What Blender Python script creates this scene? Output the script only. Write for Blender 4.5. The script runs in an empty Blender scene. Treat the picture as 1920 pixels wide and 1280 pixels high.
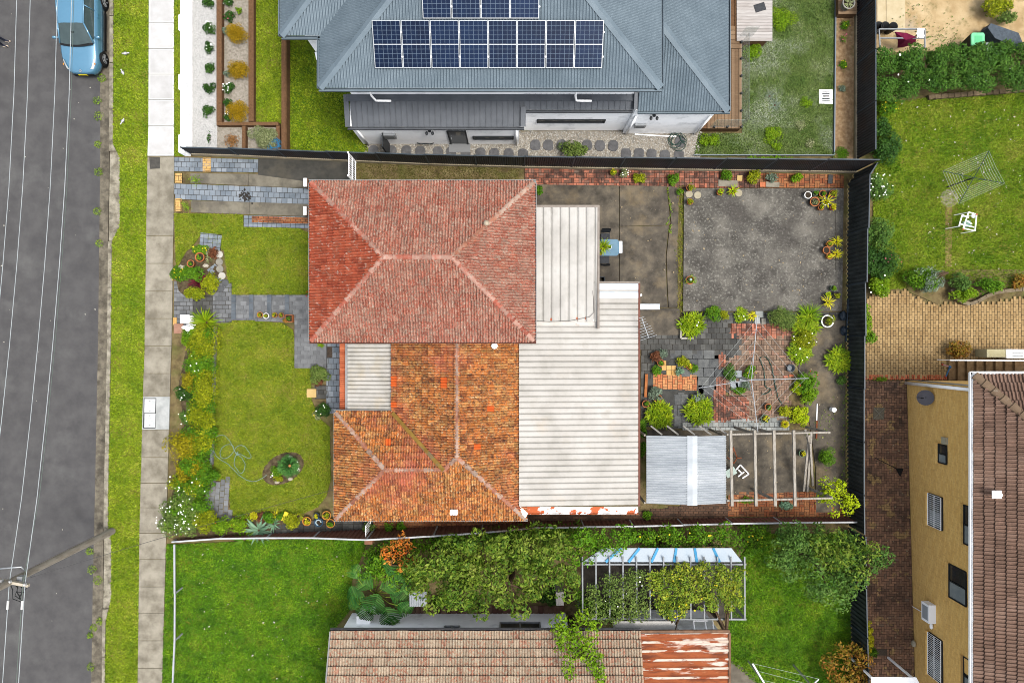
import bpy, math, random
import numpy as np
from mathutils import Vector, Matrix
# ---------------------------------------------------------------- camera, sky, sun, exposure
S = bpy.context.scene
COL = S.collection
CAMZ, FPX = 32.0, 1280.0            # drone 32 m up, 24 mm equivalent lens looking straight down
cam = bpy.data.cameras.new('camera'); cam.lens = 24; cam.sensor_width = 36; cam.clip_end = 600
camo = bpy.data.objects.new('camera', cam); COL.objects.link(camo)
camo.location = (0, 0, CAMZ); camo.rotation_euler = (0, 0, 0)
S.camera = camo
SUN_EL, SUN_AZ = math.radians(70), math.radians(108)      # azimuth clockwise from +Y
wd = bpy.data.worlds.new('World'); S.world = wd; wd.use_nodes = True
wn = wd.node_tree; bg = wn.nodes['Background']
sky = wn.nodes.new('ShaderNodeTexSky'); sky.sky_type = 'NISHITA'; sky.sun_disc = False
sky.sun_elevation = SUN_EL; sky.sun_rotation = SUN_AZ; sky.air_density = 1.6; sky.dust_density = 5.0
hs = wn.nodes.new('ShaderNodeHueSaturation'); hs.inputs['Saturation'].default_value = 0.45
wn.links.new(sky.outputs[0], hs.inputs['Color']); wn.links.new(hs.outputs[0], bg.inputs[0])
bg.inputs[1].default_value = 0.112
sl = bpy.data.lights.new('sun', 'SUN'); sl.energy = 1.4; sl.angle = math.radians(16); sl.color = (1, .96, .9)
so = bpy.data.objects.new('sun', sl); COL.objects.link(so)
sd = Vector((math.sin(SUN_AZ)*math.cos(SUN_EL), math.cos(SUN_AZ)*math.cos(SUN_EL), math.sin(SUN_EL)))
so.rotation_euler = sd.to_track_quat('Z', 'Y').to_euler(); so.location = (20, 20, 40)
S.view_settings.view_transform = 'Standard'; S.view_settings.look = 'None'
S.view_settings.exposure = 1.7; S.view_settings.gamma = 1.0; S.view_settings.use_curve_mapping = False
S.cycles.max_bounces = 6; S.cycles.use_denoising = True; S.cycles.filter_width = 0.95
KEXP = 2.6                          # displayed brightness of a surface of albedo 1 in open light
R = random.Random(7); NR = np.random.default_rng(11)
def W(px, py, z=0.0):
    s = (CAMZ - z)/FPX
    return ((px - 960)*s, (640 - py)*s, z)
def W2(px, py, z=0.0): return W(px, py, z)[:2]
def lin(c): return tuple(((v/255)/12.92 if v/255 <= .04045 else ((v/255 + .055)/1.055)**2.4) for v in c)
def col(c, k=None):
    k = k or (1.12 if min(c) >= 234 else KEXP)
    return tuple(min(.9, v/k) for v in lin(c)) + (1,)
# ---------------------------------------------------------------- materials
MATS = {}
def mat(name, cols, sc=1.0, isl=0.0, vv=0.0, rough=.85, bump=0.0, bs=None, metal=0.0, stains=(), lo=.35, hi=.65,
        det=5, spec=.15, trans=0.0, stretch=None, coat=0.0, alpha=1.0):
    if name in MATS: return MATS[name]
    m = bpy.data.materials.new(name); m.use_nodes = True; MATS[name] = m
    nt = m.node_tree; N = nt.nodes; L = nt.links; b = N['Principled BSDF']
    geo = N.new('ShaderNodeNewGeometry'); vec = geo.outputs['Position']
    if stretch:
        mp = N.new('ShaderNodeMapping'); mp.inputs['Scale'].default_value = stretch
        L.new(vec, mp.inputs['Vector']); vecs = mp.outputs[0]
    else: vecs = vec
    def noise(scale, v=vec, d=det):
        n = N.new('ShaderNodeTexNoise'); n.inputs['Scale'].default_value = scale; n.inputs['Detail'].default_value = d
        n.inputs['Roughness'].default_value = .62
        L.new(v, n.inputs['Vector']); return n.outputs['Fac']
    def math_(op, a, c):
        n = N.new('ShaderNodeMath'); n.operation = op
        for i, x in enumerate((a, c)):
            if x is None: continue
            if isinstance(x, (int, float)): n.inputs[i].default_value = x
            else: L.new(x, n.inputs[i])
        return n.outputs[0]
    rnd = None
    if isl or vv:
        oi = N.new('ShaderNodeObjectInfo')
        rnd = math_('FRACT', math_('ADD', geo.outputs['Random Per Island'], oi.outputs['Random']), None)
    if len(cols) == 1 and not isl:
        rgb = N.new('ShaderNodeRGB'); rgb.outputs[0].default_value = col(cols[0]); c = rgb.outputs[0]
    else:
        f = noise(sc, vecs)
        mr = N.new('ShaderNodeMapRange'); mr.inputs[1].default_value = lo; mr.inputs[2].default_value = hi
        L.new(f, mr.inputs[0]); f = mr.outputs[0]
        if isl:
            mx = N.new('ShaderNodeMix'); mx.inputs[0].default_value = isl
            L.new(f, mx.inputs[2]); L.new(rnd, mx.inputs[3]); f = mx.outputs[0]
        rp = N.new('ShaderNodeValToRGB'); cr = rp.color_ramp
        k = len(cols)
        cr.elements[0].color = col(cols[0]); cr.elements[-1].color = col(cols[-1])
        for i in range(1, k-1):
            e = cr.elements.new(i/(k-1)); e.color = col(cols[i])
        L.new(f, rp.inputs[0]); c = rp.outputs[0]
    for (sc_, s, a, z, st) in stains:
        mr = N.new('ShaderNodeMapRange'); mr.inputs[1].default_value = a; mr.inputs[2].default_value = z
        mr.inputs[4].default_value = st
        L.new(noise(s, vecs if stretch else vec, 6), mr.inputs[0])
        mx = N.new('ShaderNodeMix'); mx.data_type = 'RGBA'
        L.new(mr.outputs[0], mx.inputs[0]); L.new(c, mx.inputs[6]); mx.inputs[7].default_value = col(sc_); c = mx.outputs[2]
    if vv:
        r2 = math_('FRACT', math_('MULTIPLY', rnd, 7.31), None)
        v = math_('ADD', math_('MULTIPLY', r2, vv), 1 - vv/2)
        h = N.new('ShaderNodeHueSaturation'); L.new(v, h.inputs['Value']); L.new(c, h.inputs['Color']); c = h.outputs[0]
    L.new(c, b.inputs['Base Color'])
    b.inputs['Roughness'].default_value = rough; b.inputs['Metallic'].default_value = metal
    b.inputs['Specular IOR Level'].default_value = spec
    if coat: b.inputs['Coat Weight'].default_value = coat
    if trans: b.inputs['Transmission Weight'].default_value = trans
    if alpha < 1: b.inputs['Alpha'].default_value = alpha
    if bump:
        bp = N.new('ShaderNodeBump'); bp.inputs['Strength'].default_value = bump; bp.inputs['Distance'].default_value = .03
        L.new(noise(bs or sc*4), bp.inputs['Height']); L.new(bp.outputs[0], b.inputs['Normal'])
    return m
# ---------------------------------------------------------------- objects
ORG = {}
def tag(o, label=None, cat=None, group=None, kind=None):
    if label: o['label'] = label
    if cat: o['category'] = cat
    if group: o['group'] = group
    if kind: o['kind'] = kind
    return o
def thing(name, label, cat, loc=(0, 0, 0), group=None):
    o = bpy.data.objects.new(name, None); COL.objects.link(o); o.location = loc
    o.empty_display_size = .2
    ORG[o] = Vector(loc); return tag(o, label, cat, group)
def link(name, me, parent=None, loc=None, M=None):
    o = bpy.data.objects.new(name, me); COL.objects.link(o)
    if parent is not None: o.parent = parent
    base = ORG.get(parent, Vector((0, 0, 0)))
    if M is not None: o.matrix_local = Matrix.Translation(-base) @ M
    elif loc is not None: o.location = Vector(loc) - base
    ORG[o] = base
    return o
class MB:
    def __init__(s): s.v = []; s.f = []
    def add(s, vs, fs):
        n = len(s.v); s.v += [tuple(p) for p in vs]; s.f += [tuple(i + n for i in f) for f in fs]; return s
    def box(s, c, d, rz=0, M=None):
        hx, hy, hz = d[0]/2, d[1]/2, d[2]/2
        ca, sa = math.cos(rz), math.sin(rz); vs = []
        for z in (-hz, hz):
            for x, y in ((-hx, -hy), (hx, -hy), (hx, hy), (-hx, hy)):
                p = Vector((x, y, z))
                p = (M @ p) if M is not None else Vector((x*ca - y*sa, x*sa + y*ca, z))
                vs.append(p + Vector(c))
        return s.add(vs, [(3, 2, 1, 0), (4, 5, 6, 7), (0, 1, 5, 4), (1, 2, 6, 5), (2, 3, 7, 6), (3, 0, 4, 7)])
    def bar(s, p, q, w, h, up=(0, 0, 1)):
        p, q = Vector(p), Vector(q); d = (q - p); l = d.length; d.normalize()
        u = Vector(up)
        if abs(d.dot(u)) > .98: u = Vector((0, 1, 0))
        x = d.cross(u).normalized(); z = x.cross(d)
        M = Matrix((x, d, z)).transposed()
        return s.box((p + q)/2, (w, l, h), M=M)
    def prism(s, poly, z0, z1):
        n = len(poly)
        a = sum(poly[i][0]*poly[(i+1) % n][1] - poly[(i+1) % n][0]*poly[i][1] for i in range(n))
        if a < 0: poly = poly[::-1]
        vs = [(x, y, z0) for x, y in poly] + [(x, y, z1) for x, y in poly]
        return s.add(vs, [tuple(range(n))[::-1], tuple(range(n, 2*n))] + [(i, (i+1) % n, n + (i+1) % n, n + i) for i in range(n)])
    def tube(s, pts, r, n=6, r2=None):
        pts = [Vector(p) for p in pts]; k = len(pts); vs = []; prev = None
        for i, p in enumerate(pts):
            d = (pts[min(i+1, k-1)] - pts[max(i-1, 0)]).normalized()
            if prev is None:
                prev = d.orthogonal().normalized()
            x = (prev - d*prev.dot(d)).normalized(); prev = x; y = d.cross(x)
            rr = r if r2 is None else r + (r2 - r)*i/max(1, k-1)
            vs += [p + (x*math.cos(2*math.pi*j/n) + y*math.sin(2*math.pi*j/n))*rr for j in range(n)]
        fs = [(i*n + j, i*n + (j+1) % n, (i+1)*n + (j+1) % n, (i+1)*n + j) for i in range(k-1) for j in range(n)]
        return s.add(vs, fs + [tuple(range(n))[::-1], tuple(range((k-1)*n, k*n))])
    def lathe(s, c, prof, n=16):
        vs = [(c[0] + r*math.cos(2*math.pi*j/n), c[1] + r*math.sin(2*math.pi*j/n), c[2] + z) for r, z in prof for j in range(n)]
        k = len(prof)
        return s.add(vs, [(i*n + j, i*n + (j+1) % n, (i+1)*n + (j+1) % n, (i+1)*n + j) for i in range(k-1) for j in range(n)])
    def disc(s, c, r, n=16, ry=None, rz=0):
        ry = ry or r
        vs = []
        for j in range(n):
            a = 2*math.pi*j/n; x, y = r*math.cos(a), ry*math.sin(a)
            vs.append((c[0] + x*math.cos(rz) - y*math.sin(rz), c[1] + x*math.sin(rz) + y*math.cos(rz), c[2]))
        return s.add(vs, [tuple(range(n))])
    def grid(s, fn, nu, nv):
        vs = [fn(i/nu, j/nv) for j in range(nv+1) for i in range(nu+1)]
        return s.add(vs, [(j*(nu+1) + i, j*(nu+1) + i + 1, (j+1)*(nu+1) + i + 1, (j+1)*(nu+1) + i) for j in range(nv) for i in range(nu)])
    def ball(s, c, r, n=8, m=5):
        if isinstance(r, (int, float)): r = (r, r, r)
        def fn(u, v):
            a = 2*math.pi*u; t = math.pi*(v - .5)
            return (c[0] + r[0]*math.cos(a)*math.cos(t), c[1] + r[1]*math.sin(a)*math.cos(t), c[2] + r[2]*math.sin(t))
        return s.grid(fn, n, m)
    def mesh(s, name, m, org=Vector((0, 0, 0)), smooth=False):
        me = bpy.data.meshes.new(name)
        me.from_pydata([(x - org[0], y - org[1], z - org[2]) for x, y, z in s.v], [], s.f)
        if m is not None: me.materials.append(m)
        if smooth: me.polygons.foreach_set('use_smooth', [True]*len(me.polygons))
        me.update(); return me
    def build(s, name, m, parent=None, smooth=False, kind=None, label=None):
        org = ORG.get(parent, Vector((0, 0, 0)))
        o = link(name, s.mesh(name, m, org, smooth), parent); ORG[o] = org
        if kind: o['kind'] = kind
        if label: o['label'] = label
        return o
    def solo(s, name, m, label, cat, group=None, smooth=False):
        "a thing that is one mesh, its origin at its base"
        a = np.array(s.v); org = Vector((a[:, 0].mean(), a[:, 1].mean(), a[:, 2].min()))
        o = link(name, s.mesh(name, m, org, smooth), None, org); ORG[o] = org
        return tag(o, label, cat, group)
def build_np(name, V, k, m, parent=None, kind=None, F=None):
    "faces of k vertices each, V of shape (n*k, 3); or F an explicit (n,k) index array"
    V = np.asarray(V, dtype=np.float32).reshape(-1, 3)
    org = ORG.get(parent, Vector((0, 0, 0))); V = V - np.array(org, dtype=np.float32)
    if F is None: F = np.arange(len(V), dtype=np.int32).reshape(-1, k)
    nf = len(F); me = bpy.data.meshes.new(name)
    me.vertices.add(len(V)); me.vertices.foreach_set('co', V.ravel())
    me.loops.add(nf*k); me.loops.foreach_set('vertex_index', np.asarray(F, dtype=np.int32).ravel())
    me.polygons.add(nf); me.polygons.foreach_set('loop_start', np.arange(0, nf*k, k, dtype=np.int32))
    me.materials.append(m); me.update(calc_edges=True)
    o = link(name, me, parent); ORG[o] = org
    if kind: o['kind'] = kind
    return o
def struct(name, mb, m, parent=None):
    o = mb.build(name, m, parent)
    if parent is None: o['kind'] = 'structure'
    return o
def polyW(pp, z): return [W2(x, y, z) for x, y in pp]
def inside(P, poly):
    x, y = P[:, 0], P[:, 1]; r = np.zeros(len(P), bool); n = len(poly)
    for i in range(n):
        (x1, y1), (x2, y2) = poly[i], poly[(i+1) % n]
        if y1 == y2: continue
        c = ((y1 > y) != (y2 > y)) & (x < (x2 - x1)*(y - y1)/(y2 - y1) + x1)
        r ^= c
    return r
def sample(poly, n):
    a = np.array(poly); lo, hi = a.min(0), a.max(0); out = np.zeros((0, 2))
    while len(out) < n:
        P = lo + NR.random((max(64, n*2), 2))*(hi - lo); out = np.vstack([out, P[inside(P, poly)]])
    return out[:n]
def area(poly):
    n = len(poly)
    return abs(sum(poly[i][0]*poly[(i+1) % n][1] - poly[(i+1) % n][0]*poly[i][1] for i in range(n)))/2
def clip(pts, conv):
    "Sutherland-Hodgman: clip 2D pts by a convex CCW polygon"
    out = pts; n = len(conv)
    for i in range(n):
        ax, ay = conv[i]; bx, by = conv[(i+1) % n]; ex, ey = bx - ax, by - ay
        inp = out; out = []
        if not inp: break
        for j in range(len(inp)):
            p, q = inp[j-1], inp[j]
            sp = ex*(p[1]-ay) - ey*(p[0]-ax); sq = ex*(q[1]-ay) - ey*(q[0]-ax)
            if (sp >= 0) != (sq >= 0):
                t = sp/(sp - sq); out.append((p[0] + t*(q[0]-p[0]), p[1] + t*(q[1]-p[1])))
            if sq >= 0: out.append(q)
    return out
class Plane:
    "a sloping roof plane: u runs along the eave A->B, v up the slope, n out of it"
    def __init__(s, A, B, poly):
        s.A = Vector(A); u = (Vector(B) - s.A).normalized()
        P = [Vector(p) for p in poly]
        far = max(P, key=lambda p: ((p - s.A) - u*(p - s.A).dot(u)).length)
        v = (far - s.A) - u*(far - s.A).dot(u); v.normalize(); n = u.cross(v)
        if n.z < 0: s.A = Vector(B); u = -u; n = -n
        s.u, s.v, s.n = u, v, n
        q = [((p - s.A).dot(u), (p - s.A).dot(v)) for p in P]
        a = sum(q[i][0]*q[(i+1) % len(q)][1] - q[(i+1) % len(q)][0]*q[i][1] for i in range(len(q)))
        s.poly = q if a > 0 else q[::-1]
        s.u0, s.u1 = min(p[0] for p in q), max(p[0] for p in q); s.v0, s.v1 = min(p[1] for p in q), max(p[1] for p in q)
    def at(s, u, v, h=0): return s.A + s.u*u + s.v*v + s.n*h
    def mat(s, u, v, h=0):
        p = s.at(u, v, h)
        return Matrix(((s.u.x, s.v.x, s.n.x, p.x), (s.u.y, s.v.y, s.n.y, p.y), (s.u.z, s.v.z, s.n.z, p.z), (0, 0, 0, 1)))
def sheet(mb, pl, prof, pitch, off=0.0):
    "corrugated metal: profile [(a, h)] over one pitch repeated along u, ribs up the slope, clipped to the plane"
    n0 = math.floor((pl.u0 - off)/pitch); n1 = math.ceil((pl.u1 - off)/pitch)
    for k in range(n0, n1):
        for (a0, h0), (a1, h1) in zip(prof, prof[1:]):
            x0, x1 = off + (k + a0)*pitch, off + (k + a1)*pitch
            c = clip([(x0, pl.v0), (x1, pl.v0), (x1, pl.v1), (x0, pl.v1)], pl.poly)
            if len(c) < 3: continue
            w = max(1e-6, x1 - x0)
            mb.add([pl.at(u, v, h0 + (h1 - h0)*(u - x0)/w) for u, v in c], [tuple(range(len(c)))])
SINE = [(i/8, .009 + .009*math.sin(2*math.pi*i/8)) for i in range(9)]
RIB = [(0, 0), (.72, 0), (.8, .028), (.92, .028), (1, 0)]
SEAM = [(0, 0), (.9, 0), (.91, .03), (.99, .03), (1, 0)]
TRIM = [(0, 0), (.05, .015), (.13, .05), (.3, .058), (.7, .058), (.87, .05), (.95, .015), (1, 0)]
TW, TG = .221, .30
TPROF = [(0, 0), (.04, 0), (.09, .04), (.18, .056), (.3, .056), (.39, .04), (.44, 0), (.55, 0), (.6, .04), (.69, .056), (.82, .056), (.9, .04), (.95, 0), (1, 0)]
def tile_h(a, b, prof):
    for (a0, h0), (a1, h1) in zip(prof, prof[1:]):
        if a <= a1 + 1e-9: return h0 + (h1 - h0)*(a - a0)/max(1e-9, a1 - a0) + .08*(1 - b)
    return .08*(1 - b)
def tile_geo(tw, tg, prof):
    LF = .05 if tg > .35 else .08
    "one welded tile: rolls running up the slope, its lower edge lifted over the tile below"
    n = len(prof); vs = []
    for y, lift in ((0, .006), (0, LF), (tg*1.04, 0)): vs += [(a*tw, y, h*(.4 if lift == .006 else 1) + lift) for a, h in prof]
    return vs, [(r*n + i, r*n + i + 1, (r+1)*n + i + 1, (r+1)*n + i) for r in (0, 1) for i in range(n - 1)]
def tile_mesh(name, m, tw, tg, prof):
    return MB().add(*tile_geo(tw, tg, prof)).mesh(name, m)
def tiled_roof(parent, planes, m, nind, tw=TW, tg=TG, prof=TPROF, key=None):
    "clay tiles over the planes: the nind largest in view as objects, the rest (and the cut ones) joined"
    me = tile_mesh('tile', m, tw, tg, prof); full = []; rest = MB(); geo = tile_geo(tw, tg, prof)
    for pl in planes:
        for r in range(int(math.ceil(pl.v1/tg))):
            off = (r % 2)*0.0
            for c in range(math.floor(pl.u0/tw) - 1, math.ceil(pl.u1/tw) + 1):
                u, v = c*tw + off, r*tg - .03
                cell = [(u, v + .031), (u + tw, v + .031), (u + tw, v + tg), (u, v + tg)]
                cc = clip(cell, pl.poly)
                if len(cc) < 3: continue
                ar = area(cc)
                if ar > .97*tw*(tg - .031): full.append((pl, u, v))
                elif ar > .05*tw*tg:
                    for (a0, h0), (a1, h1) in zip(prof, prof[1:]):
                        q = clip([(u + a0*tw, v), (u + a1*tw, v), (u + a1*tw, v + tg), (u + a0*tw, v + tg)], [(p[0], p[1] - .03 if p[1] < .001 else p[1]) for p in pl.poly])
                        if len(q) >= 3:
                            rest.add([pl.at(x, y, tile_h((x - u)/tw, (y - v)/tg, prof)) for x, y in q], [tuple(range(len(q)))])
    key = key or (lambda p: p.length)
    full.sort(key=lambda t: key(t[0].at(t[1], t[2])))
    for i, (pl, u, v) in enumerate(full):
        du, dv, dh = R.gauss(0, .004), R.gauss(0, .006), R.random()*.006
        if i < nind:
            o = link('tile', me, parent, M=pl.mat(u + du, v + dv, dh))
            o.rotation_euler.rotate_axis('Z', R.gauss(0, .008))
        else:
            vs, fs = geo; rest.add([pl.at(u + du + x, v + dv + y, h + dh) for x, y, h in vs], fs)
    if rest.v: rest.build('tiles', m, parent, kind='stuff')
def ridge_caps(parent, p, q, m, w=.22, step=.38):
    "overlapping half-round cap tiles along a ridge or hip from low p to high q"
    p, q = Vector(p), Vector(q); d = q - p; L = d.length; d.normalize(); n = max(1, round(L/step)); s = L/n
    x = d.cross(Vector((0, 0, 1))).normalized(); z = x.cross(d)
    mb = MB(); seg = 6; vs = []
    for j, (yy, rr, lift) in enumerate(((0, w/2, .03), (s*1.08, w/2*.86, .0))):
        for i in range(seg + 1):
            a = math.pi*(i/seg); vs.append((rr*math.cos(a), yy, rr*.55*math.sin(a) + lift - .02))
    mb.add(vs, [(i + 1, i, seg + 1 + i, seg + 2 + i) for i in range(seg)])
    mb.add([(v[0], 0, v[2]) for v in vs[:seg+1]] + [(0, 0, -.02)], [tuple(range(seg + 2))])
    me = mb.mesh('ridge_cap', m)
    for i in range(n):
        o = p + d*(s*i) + z*.045
        M = Matrix(((x.x, d.x, z.x, o.x), (x.y, d.y, z.y, o.y), (x.z, d.z, z.z, o.z), (0, 0, 0, 1)))
        ob = link('ridge_cap', me, parent, M=M); ob.rotation_euler.rotate_axis('Z', R.gauss(0, .02))
# ---------------------------------------------------------------- pavers
def paver_field(parent, poly, w, h, m, top, rot=0.0, pattern='run', nind=300, joint=.02, name='paver', jit=.004, keep=None):
    "individual paving units over a world polygon; alike pieces share a mesh"
    c = np.mean(np.array(poly), 0); ca, sa = math.cos(rot), math.sin(rot)
    rad = max(math.hypot(p[0]-c[0], p[1]-c[1]) for p in poly) + max(w, h)*2
    cells = []
    if pattern in ('run', 'stack'):
        nr = int(rad/h) + 1; nc = int(rad/w) + 2
        for j in range(-nr, nr + 1):
            o = (.5*w if (pattern == 'run' and j % 2) else 0)
            for i in range(-nc, nc + 1): cells.append((i*w + o, j*h, 0))
    elif pattern == 'basket':       # pairs laid across and along
        k = int(rad/w) + 2
        for j in range(-k, k + 1):
            for i in range(-k, k + 1):
                if (i + j) % 2: cells += [(i*w, j*w - w/4, 0), (i*w, j*w + w/4, 0)]
                else: cells += [(i*w - w/4, j*w, 1), (i*w + w/4, j*w, 1)]
        h = w/2
    elif pattern == 'herring':
        h = w/2; k = int(rad/h) + 3
        for j in range(-k, k + 1):
            for i in range(-k, k + 1):
                t = (i - j) % 4
                if t == 0: cells.append(((i + .5)*h, j*h, 0))
                elif t == 3: cells.append((i*h, (j + .5)*h, 1))
    P = np.array([(c[0] + x*ca - y*sa, c[1] + x*sa + y*ca) for x, y, _ in cells])
    hw, hl = w*.42, h*.42
    ok = inside(P, poly) | (sum(inside(P + np.array((a*hw*ca - b*hl*sa, a*hw*sa + b*hl*ca)), poly).astype(int) for a in (-1, 1) for b in (-1, 1)) >= 2)
    if keep is not None: ok &= keep(P)
    pc = poly if sum(poly[i][0]*poly[(i+1) % len(poly)][1] - poly[(i+1) % len(poly)][0]*poly[i][1] for i in range(len(poly))) > 0 else poly[::-1]
    n = len(pc); conv = all((pc[(i+1) % n][0]-pc[i][0])*(pc[(i+2) % n][1]-pc[(i+1) % n][1]) - (pc[(i+1) % n][1]-pc[i][1])*(pc[(i+2) % n][0]-pc[(i+1) % n][0]) > -1e-6 for i in range(n))
    mb = MB(); mb.box((0, 0, -.03), (w - joint, h - joint, .06)); mb.f = mb.f[1:]
    me = mb.mesh(name, m); rest = MB()
    if conv:        # cut the units that cross the edge of the bed
        lo, hi = np.array(poly).min(0) - w, np.array(poly).max(0) + w
        for i in np.nonzero(((P > lo) & (P < hi)).all(1))[0]:
            r = rot + (math.pi/2 if cells[i][2] else 0); c_, s_ = math.cos(r), math.sin(r)
            q = [(P[i][0] + x*c_ - y*s_, P[i][1] + x*s_ + y*c_) for x, y in ((-w/2 + joint/2, -h/2 + joint/2), (w/2 - joint/2, -h/2 + joint/2), (w/2 - joint/2, h/2 - joint/2), (-w/2 + joint/2, h/2 - joint/2))]
            if inside(np.array(q), poly).all(): continue
            ok[i] = False; cq = clip(q, pc)
            if len(cq) >= 3 and area(cq) > .08*w*h: rest.prism(cq, top - .06, top + R.gauss(0, jit))
    idx = [i for i in np.nonzero(ok)[0]]; idx.sort(key=lambda i: P[i][0]**2 + P[i][1]**2)
    for k, i in enumerate(idx):
        r = rot + (math.pi/2 if cells[i][2] else 0) + R.gauss(0, .012); z = top + R.gauss(0, jit)
        if k < nind:
            o = link(name, me, parent, M=Matrix.Translation((P[i][0], P[i][1], z)) @ Matrix.Rotation(r, 4, 'Z') @ Matrix.Rotation(R.gauss(0, .012), 4, 'X'))
        else: rest.box((P[i][0], P[i][1], z - .03), (w - joint, h - joint, .06), r)
    if rest.v: rest.build(name + 's', m, parent, kind='stuff')
# ---------------------------------------------------------------- plants
def leaf_quads(C, Nn, size, asp=2.2, var=.35, droop=0.0):
    n = len(C); Nn = Nn/np.maximum(1e-6, np.linalg.norm(Nn, axis=1))[:, None]
    t = NR.normal(size=(n, 3)); t -= Nn*(t*Nn).sum(1)[:, None]; t /= np.maximum(1e-6, np.linalg.norm(t, axis=1))[:, None]
    t[:, 2] -= droop; b = np.cross(Nn, t); s = (size*(1 + var*NR.normal(size=n)).clip(.4, 1.8))[:, None]
    a = C - t*s*.5; d = C + t*s*.5; e = C + b*s*.5/asp + Nn*s*.06; f = C - b*s*.5/asp + Nn*s*.06
    return np.stack([a, e, d, f], 1).reshape(-1, 3)
def clumps(cen, rad, n, size, asp=2.2, up=.5, flat=.8):
    "n leaves over the upper sides of the given clumps"
    cen = np.asarray(cen); rad = np.asarray(rad); p = rad**2/np.sum(rad**2)
    i = NR.choice(len(cen), n, p=p); d = NR.normal(size=(n, 3)); d /= np.linalg.norm(d, axis=1)[:, None]
    d[:, 2] = np.where(d[:, 2] < -.25, -d[:, 2], d[:, 2])
    r = rad[i][:, None]*(.72 + .32*NR.random((n, 1)))
    C = cen[i] + d*r*np.array([1, 1, flat])
    Nn = d*(1 - up) + np.array([0, 0, up]) + NR.normal(size=(n, 3))*.38
    return leaf_quads(C, Nn, size, asp)
def foliage(c, r, n, size, asp=2.2, k=None, up=.5):
    "leaf cloud of lumpy clumps in an ellipsoid (rx, ry, rz) centred on c"
    rx, ry, rz = r; k = k or max(8, int(14*max(rx, ry)/min(rx, ry)), int(10*(rx*ry)/.3))
    k = min(k, 60); d = NR.normal(size=(k, 3)); d /= np.linalg.norm(d, axis=1)[:, None]
    d *= NR.random((k, 1))**.5*.78; d[:, 2] = np.abs(d[:, 2]) - .25
    cen = np.array(c) + d*np.array([rx, ry, rz])
    rad = min(rx, ry)*(.36 + .2*NR.random(k)) if k > 1 else np.array([min(rx, ry)])
    return clumps(cen, rad, n, size, asp, up, min(1.0, rz/min(rx, ry) + .2))
def blades(c, n, length, width, arch=.6, seg=4, up=1.1, spread=None, base=.04, twist=0):
    "strap leaves arching out of a crown: cordyline, agapanthus, bromeliad"
    out = []
    for i in range(n):
        a = 2*math.pi*(i*.381966 + R.random()*.06); e = up*(R.random()**.7); L = length*(.65 + .45*R.random())
        x, y, z = c[0] + base*math.cos(a), c[1] + base*math.sin(a), c[2]; ex = math.cos(e); ez = math.sin(e); w = width*(.8 + .4*R.random())
        sx, sy = -math.sin(a), math.cos(a); pp = []
        for k in range(seg + 1):
            t = k/seg; ww = w*(.55 + 1.2*t - 1.75*t*t)*.9 + .002
            pp.append(((x - sx*ww, y - sy*ww, z), (x + sx*ww, y + sy*ww, z)))
            ex2 = math.cos(e - arch*2*t); ez2 = math.sin(e - arch*2*t)
            x += math.cos(a)*ex2*L/seg; y += math.sin(a)*ex2*L/seg; z += ez2*L/seg
        for k in range(seg):
            out += [pp[k][0], pp[k][1], pp[k+1][1], pp[k+1][0]]
    return np.array(out)
def blade_build(name, V, m, parent, seg=4):
    "welds each strap's segments so that it is one island"
    V = np.asarray(V).reshape(-1, seg, 4, 3); n = len(V)
    P = np.concatenate([V[:, :, :2].reshape(n, seg*2, 3), V[:, -1, 3][:, None], V[:, -1, 2][:, None]], 1)
    base = (np.arange(n)*(2*seg + 2))[:, None, None]; k = np.arange(seg)[None, :, None]*2
    F = (base + k + np.array([0, 1, 3, 2])[None, None]).reshape(-1, 4)
    F2 = F.copy()
    return build_np(name, P.reshape(-1, 3), 4, m, parent, F=F2)
def grass(name, poly, z, dens, m, hgt=.06, wid=.012, label=None, parent=None, keep=None):
    n = int(area(poly)*dens)
    P = sample(poly, n)
    if keep is not None: P = P[keep(P)]
    n = len(P); a = NR.random(n)*6.283; l = hgt*(.5 + NR.random(n)); lean = .25 + .9*NR.random(n)
    dx, dy = np.cos(a), np.sin(a); w = wid*(.6 + .8*NR.random(n))
    B = np.stack([P[:, 0], P[:, 1], np.full(n, z - .004)], 1)
    sx = np.stack([-dy*w, dx*w, np.zeros(n)], 1)
    T = B + np.stack([dx*l*np.sin(lean), dy*l*np.sin(lean), l*np.cos(lean)], 1)
    V = np.stack([B - sx, B + sx, T], 1).reshape(-1, 3)
    o = build_np(name, V, 3, m, parent, kind='stuff')
    if label: tag(o, label, 'grass')
    return o
# ---------------------------------------------------------------- palette (colours as the daylight shows them, 0-255)
asphalt = mat('asphalt', [(86, 85, 86), (100, 99, 99)], 1.6, rough=.9, bump=.35, bs=160, stains=[((122, 122, 120), .45, .56, .74, .6), ((70, 68, 68), .35, .55, .8, .5), ((128, 126, 122), 9, .68, .8, .4)])
kerbcon = mat('kerb_concrete', [(128, 120, 104), (163, 156, 138), (186, 178, 160)], 3, stains=[((78, 74, 62), 2.2, .5, .7, .75), ((96, 92, 80), 14, .55, .75, .5)], bump=.25, bs=60)
guttercon = mat('gutter_concrete', [(104, 97, 84), (138, 130, 114)], 4, stains=[((62, 58, 50), 1.8, .48, .68, .8), ((170, 160, 140), 1.1, .6, .75, .6)], bump=.3, bs=60)
soil = mat('soil', [(96, 82, 54), (126, 110, 74), (142, 128, 88)], 2.2, bump=.6, bs=40, stains=[((98, 106, 44), 1.2, .48, .66, .7)])
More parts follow.
